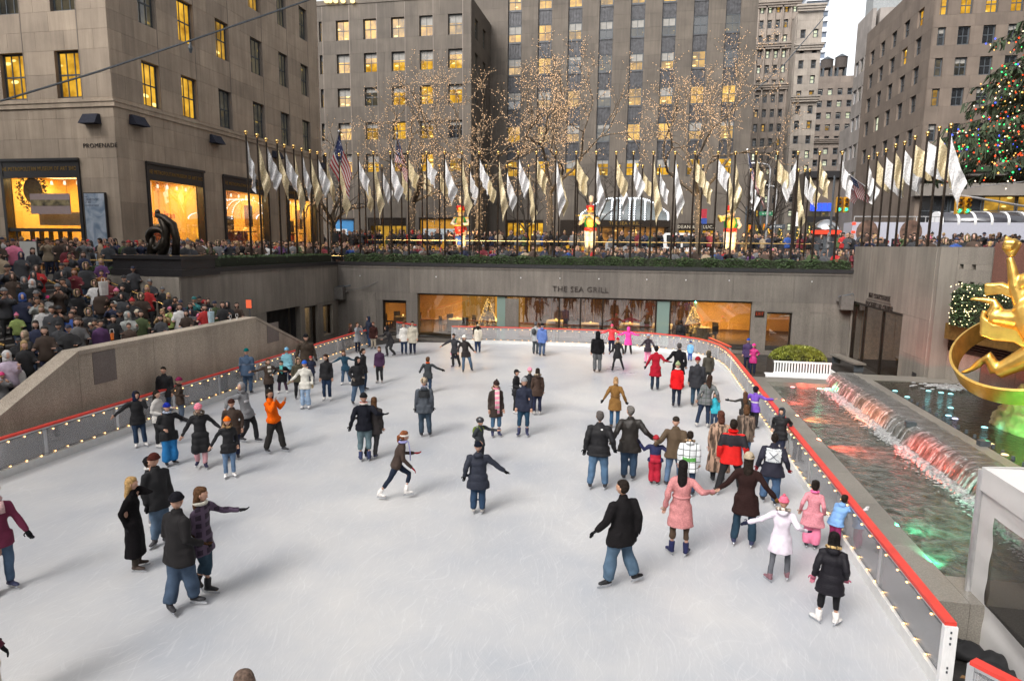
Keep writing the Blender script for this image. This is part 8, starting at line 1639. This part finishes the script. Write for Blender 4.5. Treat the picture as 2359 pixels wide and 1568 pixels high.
def crowd_person(x, y, z, h, coat, kind, hc, where, group, yaw=None):
 hk, parts = PROT[rc.choice(PID[kind])]; v = V_(CAM.x - x, CAM.y - y, 0); az = math.atan2(v.y, v.x) + math.pi / 2 if yaw is None else yaw
 wd = KW[kind] % hc; lb = '%s in %s coat with %s %s' % ('child' if h < 1.4 else 'person', coat, wd, where);
 root = thing('person', lb, 'person', (x, y, z), group, az + rc.gauss(0, .25)); s = h / 1.70; root.scale = (s * rc.uniform(.97, 1.07), s * rc.uniform(.97, 1.07), s)
 d_ = ROT.T @ np.array([x, y, z - CAM.z]); USED.setdefault(lb, []).append((-d_[0] / d_[2], root))
 pc_ = rc.choice([COLN['navy'], COLN['dark grey'], COLN['black'], (.05, .08, .14)])
 for nm, me in parts:
  o = bpy.data.objects.new(nm, me); COL.objects.link(o); o.parent = root
  c = {'coat': COLN[coat], 'trousers': pc_, 'hair': COLN[hc], 'hat': COLN[hc], 'hood': COLN[hc]}.get(nm)
  if c: j = rc.uniform(.8, 1.2); o.color = (c[0] * j, c[1] * j, c[2] * j, 1)
 return root
def floor_at(x, y):
 if x > SX0: return 1.7 if 15.3 <= y <= 24.4 else max(-.2, 1.7 - .47 * (15.3 - y)) if y < 15.3 else max(-.2, 1.7 - .47 * (y - 24.4))
 if x > SX1: return SZ0 + (SZ1 - SZ0) * min(1, math.ceil((SX0 - x) / (SX0 - SX1) * NST) / NST)
 return 4.0
near = []
def by_head(u, v, h):
 d = Vector(_ray(u, v)); d /= abs(d.x)
 for i in range(1585, 2600):
  t = i / 100; p = CAM + d * t
  if p.z - floor_at(p.x, p.y) <= h and t > 16.25: return p
 return None
A1 = [(75, 175, 'dark grey', 'b', 'dark'), (130, 268, 'brown', 'h', 'brown'), (345, 233, 'black', 'h', 'dark grey'), (245, 265, 'black', 'h', 'grey'), (330, 292, 'black', 'h', 'white'), (40, 430, 'dark grey', 'b', 'grey'), (230, 452, 'navy', 'h', 'blue'), (385, 500, 'light grey', 's', 'brown'), (170, 650, 'lime', 'p', 'pink', 1.2), (250, 828, 'black', 'h', 'beige'), (430, 590, 'white', 'l', 'tan'), (540, 598, 'dark grey', 's', 'dark'), (610, 575, 'brown', 'b', 'black'), (725, 32, 'dark grey', 's', 'dark'), (640, 135, 'black', 'c', 'black'), (660, 232, 'dark grey', 'h', 'dark grey'), (775, 218, 'burgundy', 'l', 'rust'), (600, 372, 'brown', 'b', 'grey'), (500, 468, 'white', 'b', 'hot pink', 1.3), (890, 125, 'dark grey', 'f', 'brown'), (1055, 200, 'rust', 's', 'dark'), (790, 405, 'black', 'f', 'black'), (765, 585, 'brown', 'l', 'brown'), (745, 648, 'blue', 's', 'brown'), (920, 595, 'dark grey', 'f', 'grey'), (1050, 415, 'brown', 'h', 'brown'), (1215, 390, 'black', 'p', 'pink'), (1290, 265, 'black', 'b', 'black'), (1280, 360, 'black', 'l', 'dark'), (1400, 180, 'dark grey', 'c', 'navy'), (1570, 312, 'brown', 'b', 'grey'), (1260, 465, 'dark grey', 'h', 'black'), (1380, 505, 'black', 'p', 'red'), (1190, 535, 'brown', 'b', 'light grey'), (1180, 565, 'navy', 's', 'dark'), (1330, 628, 'light grey', 'h', 'light grey'), (1430, 610, 'black', 'b', 'cream'), (1245, 612, 'black', 'c', 'black'), (605, 738, 'dark grey', 'b', 'black'), (800, 820, 'pink', 'b', 'orange', 1.2), (945, 785, 'lilac', 'b', 'cream', 1.25), (1030, 768, 'burgundy', 'b', 'hot pink', 1.25), (1140, 785, 'blue', 's', 'dark', 1.2), (590, 905, 'brown', 'l', 'dark'), (360, 935, 'black', 'l', 'blond'), (65, 1035, 'lilac', 'h', 'white'), (240, 1160, 'white', 's', 'blond', 1.25), (30, 1265, 'grey', 'b', 'hot pink', 1.25), (985, 710, 'dark grey', 's', 'dark'), (1450, 760, 'brown', 's', 'brown', 1.45)]
A2 = [(590, 1370, 'red', 'b', 'red', 1.45), (580, 1295, 'tan', 's', 'tan'), (700, 1315, 'lime', 'b', 'pink', 1.45), (680, 1105, 'black', 'l', 'blond'), (785, 1140, 'black', 's', 'dark'), (870, 1160, 'navy', 'b', 'navy'), (830, 1240, 'black', 'l', 'dark'), (1020, 1200, 'black', 'l', 'brown'), (1020, 1310, 'grey', 'h', 'navy', 1.5), (1085, 1135, 'teal', 'b', 'teal'), (1150, 1100, 'black', 'b', 'black'), (1235, 1160, 'navy', 'h', 'red'), (1300, 1155, 'black', 'l', 'brown'), (1400, 1175, 'green', 'b', 'navy'), (1560, 1215, 'black', 'c', 'black'), (1660, 1205, 'black', 'l', 'dark'), (1740, 1220, 'black', 'h', 'black'), (1880, 1200, 'brown', 'l', 'dark'), (385, 858, 'dark grey', 'b', 'grey'), (585, 955, 'black', 'b', 'grey'), (120, 655, 'dark grey', 'c', 'navy')]
for L_, kx_, x0_, y0_ in ((A1, .2204, 0, 576), (A2, .1469, 288, 518.4)):
 for q in L_:
  h = q[5] if len(q) > 5 else 1.68 + rc.uniform(-.08, .1); p = by_head(x0_ + kx_ * q[0], y0_ + kx_ * q[1], h)
  if p is None: continue
  if p.x > -16.65: p.x = -16.65
  near.append((p.x, p.y)); crowd_person(p.x, p.y, floor_at(p.x, p.y), h, q[2], q[3], q[4], 'on the stairs' if p.x < SX0 else 'leaning on the parapet' if p.x > -17 else 'on the stair landing', 'spectators on the stairs')
DARKC = ['black'] * 12 + ['dark grey'] * 6 + ['brown'] * 6 + ['navy'] * 4 + ['green', 'burgundy', 'grey', 'grey', 'blue', 'red', 'beige', 'white', 'purple', 'pink']
HATC = {'b': ['black', 'black', 'black', 'grey', 'navy', 'dark grey', 'brown', 'dark grey', 'black', 'white', 'grey', 'cream', 'red', 'pink'], 'l': ['dark', 'brown', 'dark', 'brown', 'dark', 'blond'], 's': ['dark', 'brown', 'dark', 'tan'], 'h': ['black', 'dark grey', 'brown', 'navy'], 'c': ['black', 'navy', 'dark grey'], 'f': ['brown', 'black', 'green'], 'p': ['pink', 'white', 'grey', 'red']}
def rnd_person(x, y, z, where, group, yaw=None): k = rc.choice('bbblllsssshcfp'); return crowd_person(x, y, z, rc.uniform(1.55, 1.82) if rc.random() > .12 else rc.uniform(1.1, 1.35), rc.choice(DARKC), k, rc.choice(HATC[k]), where, group, yaw)
def scatter(n, x0, x1, y0, y1, where, group, dmin=.55, zf=None, pts=near, tries=4000):
 c = 0
 for _ in range(tries):
  if c >= n: break
  x, y = rc.uniform(x0, x1), rc.uniform(y0, y1)
  if any((x - a) ** 2 + (y - b_) ** 2 < dmin ** 2 for a, b_ in pts): continue
  pts.append((x, y)); rnd_person(x, y, (zf or floor_at)(x, y), where, group); c += 1
scatter(16, -17.9, -16.7, 15.4, 24.2, 'on the stair landing', 'spectators on the stairs')
scatter(36, -23.8, -18.2, 14.2, 23.6, 'on the stairs', 'spectators on the stairs', .62)
lp = []; scatter(24, -23.9, -20.5, 27.0, 37.5, 'behind the left hedge', 'spectators before the shop windows', .5, lambda x, y: 4.15, lp)
scatter(22, -32.5, -22.4, 24.4, 29.0, 'before the corner shop', 'spectators before the shop windows', .6, lambda x, y: 4.15, lp)
for i in range(46): rnd_person(XW + .35 + i * .635 + rc.uniform(-.1, .1), YW + 1.12 + rc.uniform(-.08, .12), 4.0, 'behind the far hedge', 'spectators along the far hedge')
rp = []; scatter(13, XRW + 1.1, XRW + 2.2, 29.5, 38.5, 'above the concourse wall', 'spectators above the concourse wall', .5, lambda x, y: 4.7, rp)
for lb, q in USED.items():
 if len(q) > 1:
  for k, (_, r) in enumerate(sorted(q, key=lambda t: t[0])): r['label'] = lb + ', %s from left' % ORD[min(k, 29)]
CP = []
for hk, parts in PROT:
 vs, fs, tags = [], [], []
 for nm, me in parts:
  if nm in ('shoe', 'trousers'): continue
  o_ = len(vs); vs += [v.co[:] for v in me.vertices]; t = {'coat': 1, 'hair': 2, 'hat': 2, 'hood': 2}.get(nm, 0); tags += [t] * len(me.vertices)
  fs += [[o_ + i for i in pl.vertices] for pl in me.polygons]
 CP.append((np.array(vs), fs, np.array(tags)))
mv, mf, mc_ = [], [], []; off = 0
def mass_person(x, y, z, yaw=None):
 global off
 V0, F0, T0 = rc.choice(CP); s = rc.uniform(.92, 1.07) if rc.random() > .1 else rc.uniform(.65, .8); a = (rc.gauss(0, .6) if yaw is None else yaw); c, n_ = math.cos(a), math.sin(a)
 P = V0 * s; P = np.stack([P[:, 0] * c - P[:, 1] * n_ + x, P[:, 0] * n_ + P[:, 1] * c + y, P[:, 2] + z], 1); mv.append(P); mf.extend([[off + i for i in f] for f in F0]); off += len(P)
 k = rc.choice('blllssssh'); cols = np.array([(.45, .27, .2), COLN[rc.choice(DARKC[:-3])] if rc.random() < .9 else COLN[rc.choice(DARKC)], COLN[rc.choice(HATC[k])]]); mc_.append(cols[T0])
for i in range(210): mass_person(rc.uniform(XW - 3, XRW + 1), rc.uniform(YW + 1.7, 44.6), 4.0)
for i in range(70): mass_person(rc.uniform(XRW + 1.5, 30), rc.uniform(31 + 0, 45), 4.7)
for i in range(270): mass_person(rc.uniform(-24, 24), rc.uniform(45.5, 50), 5.1)
for i in range(70): mass_person(rc.uniform(-34, 12), rc.uniform(62, 71), 5.0)
for i in range(170): mass_person(rc.uniform(-26.6, -20.3), rc.uniform(25.5, 45), 4.15)
for i in range(120): mass_person(rc.uniform(-42, -24.5), rc.uniform(24.6, 29.5), 4.15)
me = bpy.data.meshes.new('crowd'); me.from_pydata(np.concatenate(mv).tolist(), [], mf); ca = me.color_attributes.new('tint', 'FLOAT_COLOR', 'POINT'); cc_ = np.concatenate(mc_); ca.data.foreach_set('color', np.concatenate([cc_, np.ones((len(cc_), 1))], 1).ravel())
m, nt, p = principled('crowd_tint'); at = N(nt, 'ShaderNodeAttribute', attribute_name='tint'); L(nt, at.outputs['Color'], p.inputs['Base Color']); p.inputs['Roughness'].default_value = .85; me.materials.append(m); me.polygons.foreach_set('use_smooth', [True] * len(me.polygons))
link('crowd', me, label='dense crowd of distant spectators filling the terraces and the street', cat='crowd', kind='stuff')
b = MB(); P = onx(488, 728, -16.0);
def bag(px, py, x, w, h, col, lab, txt=None):
 P = onx(px, py, x); t = thing('bag', lab, 'bag', P); b = MB(); b.loft([P, P + V_(0, 0, h)], [w * .42, w * .5], [w * .2, w * .24], n=10, side=(0, 1, 0)); b.build('bag_body', mat('bag_' + lab[:5], col, .5), t); b = MB(); b.loft([P + V_(0, -.08, h), P + V_(0, -.06, h + .12), P + V_(0, .06, h + .12), P + V_(0, .08, h)], [.008] * 4, n=4); b.build('handle', M_white, t)
bag(487, 743, -16.05, .34, .42, (.42, .58, .66), 'pale blue carrier bag standing on the parapet'); bag(240, 680, -19.2, .42, .5, (.62, .6, .58), 'white carrier bag held on the stairs'); bag(259, 782, -16.05, .13, .2, (.7, .16, .02), 'orange juice bottle on the parapet')
for px, py in ((531, 738), (546, 735)): bag(px, py, -16.05, .09, .1, (.7, .7, .7), '%s white paper cup on the parapet' % ('left' if px < 540 else 'right'))
# lit toy soldiers on the terrace
SM = {k: mat('soldier_' + k, c, .4) for k, c in dict(white=(.75, .62, .45), red=(.6, .03, .02), green=(.03, .25, .05), gold=(.75, .45, .08), skin=(.7, .45, .3), brass=(.8, .55, .15)).items()}
def soldier(px, prop, lab):
 Y = 46.6; B = ony(px, 600, Y); B.z = 5.12; t = thing('toy_soldier', lab, 'figure', B, 'lit toy soldiers'); P = lambda x, y, z: B + V_(x, y, z)
 def pt(nm, c, f): b = MB(); f(b); b.build(nm, SM[c], t, smooth=True)
 for s in (-1, 1): pt('leg', 'white', lambda b: b.loft([P(s * .2, 0, .05), P(s * .2, 0, .9), P(s * .19, 0, 1.75)], [.15, .2, .26], n=12))
 for s in (-1, 1): pt('boot', 'gold', lambda b: b.loft([P(s * .2, .05, .04), P(s * .2, -.3, .06)], [.15, .1], [.1, .05], n=10))
 pt('sash', 'red', lambda b: b.loft([P(0, 0, 1.7), P(0, 0, 1.95)], [.46, .42], [.32, .3], n=16))
 pt('tunic', 'green', lambda b: b.loft([P(0, 0, 1.93), P(0, 0, 2.3), P(0, 0, 2.55), P(0, 0, 2.68)], [.4, .46, .42, .16], [.28, .32, .28, .14], n=16))
 pt('jacket_front', 'gold', lambda b: b.loft([P(0, -.2, 1.95), P(0, -.26, 2.3), P(0, -.2, 2.62)], [.2, .3, .22], [.14, .14, .1], n=12))
 pt('head', 'skin', lambda b: (b.ell(P(0, 0, 2.88), (.23, .24, .26), 14, 10), b.ell(P(0, -.25, 2.86), (.05, .07, .06), 8, 6)))
 pt('shako', 'red', lambda b: b.loft([P(0, 0, 3.02), P(0, 0, 3.1), P(0, 0, 3.42), P(0, 0, 3.46)], [.27, .27, .36, .33], n=16)); pt('hat_band', 'gold', lambda b: b.loft([P(0, 0, 3.0), P(0, 0, 3.1)], [.285, .285], n=16)); pt('hat_plate', 'gold', lambda b: b.ell(P(0, -.3, 3.24), (.15, .05, .13), 10, 8))
 pt('plume', 'white', lambda b: b.loft([P(0, 0, 3.45), P(0, 0, 3.75), P(0, 0, 4.05), P(0, 0, 4.15)], [.07, .13, .17, .06], n=12))
 arms = {'flute': (((-.42, 0, 2.5), (-.75, -.2, 2.2), (-.45, -.4, 2.72)), ((.42, 0, 2.5), (.6, -.25, 2.25), (.1, -.42, 2.72))), 'drum': (((-.42, 0, 2.5), (-.65, -.15, 2.15), (-.2, -.5, 2.1)), ((.42, 0, 2.5), (.65, -.15, 2.15), (.2, -.5, 2.1))), 'horn': (((-.42, 0, 2.5), (-.75, -.2, 2.6), (-.15, -.45, 2.8)), ((.42, 0, 2.5), (.6, -.2, 2.1), (.5, -.4, 2.0)))}[prop]
 for a in arms: pt('arm', 'white', lambda b: b.loft([P(*q) for q in a], [.14, .13, .09], n=10)); pt('hand', 'skin', lambda b: b.ell(P(*a[2]), (.1, .1, .1), 8, 6))
 for s in (-1, 1): pt('epaulette', 'gold', lambda b: b.ell(P(s * .44, 0, 2.58), (.17, .16, .08), 10, 6))
 if prop == 'flute': pt('flute', 'brass', lambda b: b.tube(P(-1.1, -.45, 2.75), P(.35, -.4, 2.78), .04, .04, 8))
 elif prop == 'drum': pt('drum', 'red', lambda b: b.tube(P(.1, -.5, 1.5), P(.0, -.6, 2.0), .34, .34, 16)); pt('drum_rim', 'gold', lambda b: b.tube(P(0, -.6, 1.98), P(0, -.6, 2.05), .37, .37, 16))
 else: pt('horn', 'brass', lambda b: b.loft([P(.0, -.35, 2.85), P(-.3, -.6, 2.75), P(-.7, -.8, 2.6), P(-.8, -.85, 2.55)], [.03, .05, .14, .26], n=12))
 l = bpy.data.lights.new('figure_spot', 'SPOT'); l.energy = 1300 * EM; l.color = (1, .72, .35); l.spot_size = 1.1; l.spot_blend = .5; l.shadow_soft_size = .1; o = bpy.data.objects.new('figure_spot', l); COL.objects.link(o); o.location = B + V_(.6, -3.2, .2); o.rotation_euler = (P(0, 0, 2.4) - o.location).to_track_quat('-Z', 'Y').to_euler()
soldier(1062, 'drum', 'lit toy soldier with a drum, left one of the three'); soldier(1358, 'flute', 'lit toy soldier playing a flute, middle one'); soldier(1678, 'horn', 'lit toy soldier blowing a horn, right one')
# vehicles and street furniture beyond
M_tyre = mat('tyre', (.015, .015, .015), .8); M_redl = emis('tail_light', (1, .06, .03), 2.5)
bx0, bx1, BY = ony(1962, 540, 60).x, ony(2420, 540, 60).x, 60.0
bus = thing('double_decker_bus', 'long white sightseeing bus with open rear top deck on the right', 'bus', (bx0, BY, 5)); zt_ = ony(2100, 530, BY).z
zA, zB = ony(2100, 512, BY).z, ony(2250, 487, BY).z
b = MB(); b.bb((bx0, BY, 5.35), (bx1, BY + 2.5, zA)); b.build('body', mat('bus_white', (.42, .43, .5), .35, var=.05), bus)
for k in range(9): xx = bx0 + 1.2 + k * 1.9; b = MB(); b.bb((xx, BY - .02, zA - 2.1), (xx + 1.6, BY + .01, zA - 1.35)); b.build('side_window', M_darkglass, bus)
xm = ony(2172, 500, BY).x; b = MB()
b.loft([(xm, BY + 1.25, zA), (bx1, BY + 1.25, zA)], [1.25, 1.25], [zB - zA, zB - zA], n=20, side=(0, 1, 0)); b.build('glass_upper_deck', mat('deck_glass', (.05, .05, .06), .1, spec=.9), bus, smooth=True)
for k in range(7):
 xx = xm + k * (bx1 - xm) / 6.5; b = MB(); b.loft([(xx - .09, BY + 1.25, zA), (xx + .09, BY + 1.25, zA)], [1.29, 1.29], [zB - zA + .05] * 2, n=20, side=(0, 1, 0)); b.build('deck_hoop', M_white, bus)
b = MB(); b.tube((bx0 + .1, BY, zA + .45), (xm, BY, zA + .45), .04, n=6)
for k in range(10): b.tube((bx0 + .1 + k * (xm - bx0) / 10, BY, zA), (bx0 + .1 + k * (xm - bx0) / 10, BY, zA + .45), .03, n=5)
b.build('deck_railing', M_alu, bus)
for px in (1997, 2098): P = ony(px, 535, BY); b = MB(); b.loft([(P.x, BY - .03, P.z), (P.x, BY - .01, P.z)], [.85, .85], [1.0, 1.0], n=18); b.build('printed_portrait', mat('portrait_brown', (.12, .07, .05), .6, var=.6, scale=2), bus)
for z in (zA - .1, zA - .8): b = MB(); b.bb((bx0 - .04, BY - .04, z - .12), (bx0 + .25, BY, z + .08)); b.build('tail_light', M_redl, bus)
for xx in (bx0 + 2.2, bx0 + 8, bx1 - 3): b = MB(); b.tube((xx, BY - .02, 5.45), (xx, BY + .3, 5.45), .48, n=18); b.build('wheel', M_tyre, bus)
def car(px, Y, w, lab, m, van=False, taxi=False):
 x = ony(px, 550, Y).x; t = thing('parked_van' if van else 'car', lab, 'van' if van else 'car', (x, Y, 5)); h = 2.0 if van else 1.35; b = MB(); prof2 = [(0, .35), (w, .35), (w, .9), (w * .92, 1.05), (w * .8, h), (w * .1, h), (0, h * .75)]
 vs = [(x + a, yy, 5 + z) for yy in (Y, Y + 1.8) for a, z in prof2]; n = len(prof2); b.add(vs, [tuple(range(n)), tuple(range(2 * n - 1, n - 1, -1))] + [(i, n + i, n + (i + 1) % n, (i + 1) % n) for i in range(n)]); b.build('body', m, t)
 for k in range(3): b = MB(); b.bb((x + w * (.12 + .23 * k), Y - .015, 5 + h * .62), (x + w * (.32 + .23 * k), Y + .01, 5 + h * .9)); b.build('side_window', M_darkglass, t)
 for k in (.18, .82): b = MB(); b.tube((x + w * k, Y - .04, 5.33), (x + w * k, Y + .2, 5.33), .33, n=16); b.build('wheel', M_tyre, t)
 b = MB(); b.bb((x + w, Y + .1, 5.75), (x + w + .03, Y + .45, 5.95)); b.build('tail_light', M_redl, t)
car(1520, 60, 4.9, 'white van parked before the glass canopy', M_white, True); car(1245, 62, 4.4, 'yellow taxi behind the crowd by the yellow shop', mat('taxi_yellow', (.6, .32, .02), .35), taxi=True); car(1700, 61, 4.2, 'dark car half hidden behind the right soldier', mat('car_dark', (.03, .03, .035), .3)); car(1395, 61.5, 4.3, 'silver car behind the crowd beside the middle soldier', M_alu)
P = ony(1912, 535, 56); r = ony(1947, 535, 56).x - P.x; dk = thing('dome_kiosk', 'chrome domed kiosk ringed with red lights behind the flags', 'kiosk', (P.x, 56 + r, 5)); zk = ony(1912, 532, 56).z; hk_ = ony(1912, 504, 56).z - zk; b = MB()
b.loft([(P.x, 56 + r, zk + hk_ * math.sin(a)) for a in [i * math.pi / 20 for i in range(11)]], [r * .93 * math.cos(i * math.pi / 20) + .01 for i in range(11)], n=28); b.build('chrome_dome', mat('chrome', (.6, .6, .6), .08, 1.0, var=.02), dk, smooth=True)
b = MB(); b.loft([(P.x, 56 + r, zk - .25), (P.x, 56 + r, zk + .05)], [r, r], n=28); b.build('red_light_ring', emis('red_ring', (1, .08, .04), 1.4), dk); b = MB(); b.loft([(P.x, 56 + r, 5), (P.x, 56 + r, zk - .25)], [r * .8, r * .8], n=24); b.build('kiosk_body', M_iron, dk)
M_tly = mat('traffic_yellow', (.55, .27, .01), .45)
def signal(px, py, Y, lab, pole=True, two=True, lit=1, sc=1.0):
 P = ony(px, py, Y); t = thing('traffic_light', lab, 'traffic light', P, 'yellow traffic lights')
 for k in range(2 if two else 1):
  dx = k * .5 * sc; b = MB(); b.box(P + V_(dx, 0, 0), (.38 * sc, .35 * sc, 1.15 * sc)); b.build('signal_box', M_tly, t)
  for j in range(3):
   c = P + V_(dx, -.19 * sc, (.36 - .36 * j) * sc); m = [emis('sig_red', (1, .1, .03), 3), M_iron, emis('sig_green', (.05, 1, .5), 2.5)][j] if j == {0: 0, 1: 2}[lit] else M_iron
   b = MB(); b.tube(c, c - V_(0, .03, 0), .13 * sc, n=12); b.build('lens', m, t); b = MB(); b.loft([c + V_(0, -.02, .03), c + V_(0, -.25 * sc, .04)], [.15 * sc, .15 * sc], [.13 * sc, .13 * sc], n=12, cap=False); b.build('visor', M_tly, t)
 if pole: b = MB(); b.tube(P + V_(-.4, .2, 5 - P.z), P + V_(-.4, .2, 2.2), .08, n=8); b.build('pole', M_iron, t)
signal(1932, 472, 55, 'yellow traffic light left of the american flags'); signal(2208, 474, 52, 'yellow traffic light hanging from the long mast arm on the right', False); signal(1762, 528, 66, 'yellow traffic light low behind the crowd near the dark tree', True, True, 0, .9); signal(1728, 533, 62, 'traffic light glowing red behind the crowd', True, False, 0)
a, c = ony(2187, 447, 52), ony(2420, 486, 52); t = thing('mast_arm', 'silver mast arm carrying the right traffic light', 'lamp post', c); b = MB(); b.loft([a, a.lerp(c, .3) + V_(0, 0, .05), c, V_(c.x, c.y, 4.9)], [.06, .08, .1, .12], n=8); b.tube(a + V_(0, 0, .3), c + V_(0, 0, 2.2), .03, n=5); b.build('steel_arm', M_alu, t)
for px, y0_, Y, lab in ((1775, 390, 64, 'grey street lamp post in front of the ornate block'), (1790, 440, 66, 'thin street pole right of the lamp post')):
 P = ony(px, y0_, Y); t = thing('street_lamp', lab, 'lamp post', (P.x, Y, 5), 'street poles'); b = MB(); b.loft([(P.x, Y, 5), (P.x, Y, P.z), (P.x - .2, Y, P.z + .4), (P.x - 1.2, Y, P.z + .6)], [.12, .08, .06, .05], n=8); b.build('pole', M_alu, t); b = MB(); b.ell((P.x - 1.4, Y, P.z + .55), (.35, .15, .1), 10, 6); b.build('lamp_head', M_alu, t)
def board(px, py, Y, w, h, m, lab, txt=None, tm=None):
 P = ony(px, py, Y); t = thing('street_sign', lab, 'sign', P); b = MB(); b.box(P, (w, .05, h)); b.build('sign_plate', m, t); b = MB(); b.tube((P.x, Y + .08, 5), (P.x, Y + .08, P.z + h / 2), .04, n=6); b.build('post', M_iron, t)
 if txt: text('lettering', txt, h * .7, tm or M_white, (P.x, P.y, 0), (1, 0, 0), (0, -1, 0), 0, P.z, t, ext=.005, off=.026, squash=.8)
board(1619, 494, 55, .62, .85, mat('sign_red', (.45, .03, .05), .5), 'red parking sign beside the deli shop'); board(1619, 509, 54.9, .62, .45, mat('sign_blue_small', (.03, .08, .35), .5), 'blue parking sign under the red one')
board(1765, 492, 64, 1.5, .35, mat('sign_green', (.02, .18, .08), .5), 'green street name sign on the lamp post', 'W 49 ST'); board(1834, 505, 60, .5, 1.2, M_white, 'white sign with green disc behind the flags'); board(1787, 522, 63, 1.6, .4, M_iron, 'black one way sign with white arrow', 'ONE WAY')
P = ony(2000, 534, 58); lp_ = thing('small_lit_trees', 'row of small trees with golden lights behind the distant crowd', 'tree row', ony(1840, 550, 66)); b = MB(); l2 = MB(); rnd = random.Random(4)
for px in (1745, 1768, 1795, 1838, 1862):
 c = ony(px, 548, 66)
 for i in range(120): k = rnd.random(); a = rnd.random() * 6.28; q = V_(c.x + math.cos(a) * .6 * (1 - k), 66 + math.sin(a) * .6 * (1 - k), 5.4 + k * 2.4); b.octa(q, .1); (i % 3 == 0) and l2.octa(q + V_(0, -.1, 0), .05)
b.build('foliage', M_needle, lp_, kind='stuff'); l2.build('golden_light', emis('gold_bulb2', (1, .6, .12), 3), lp_, kind='stuff')
bpy.data.objects.remove(WORK[1]); bpy.data.scenes.remove(WORK[0])
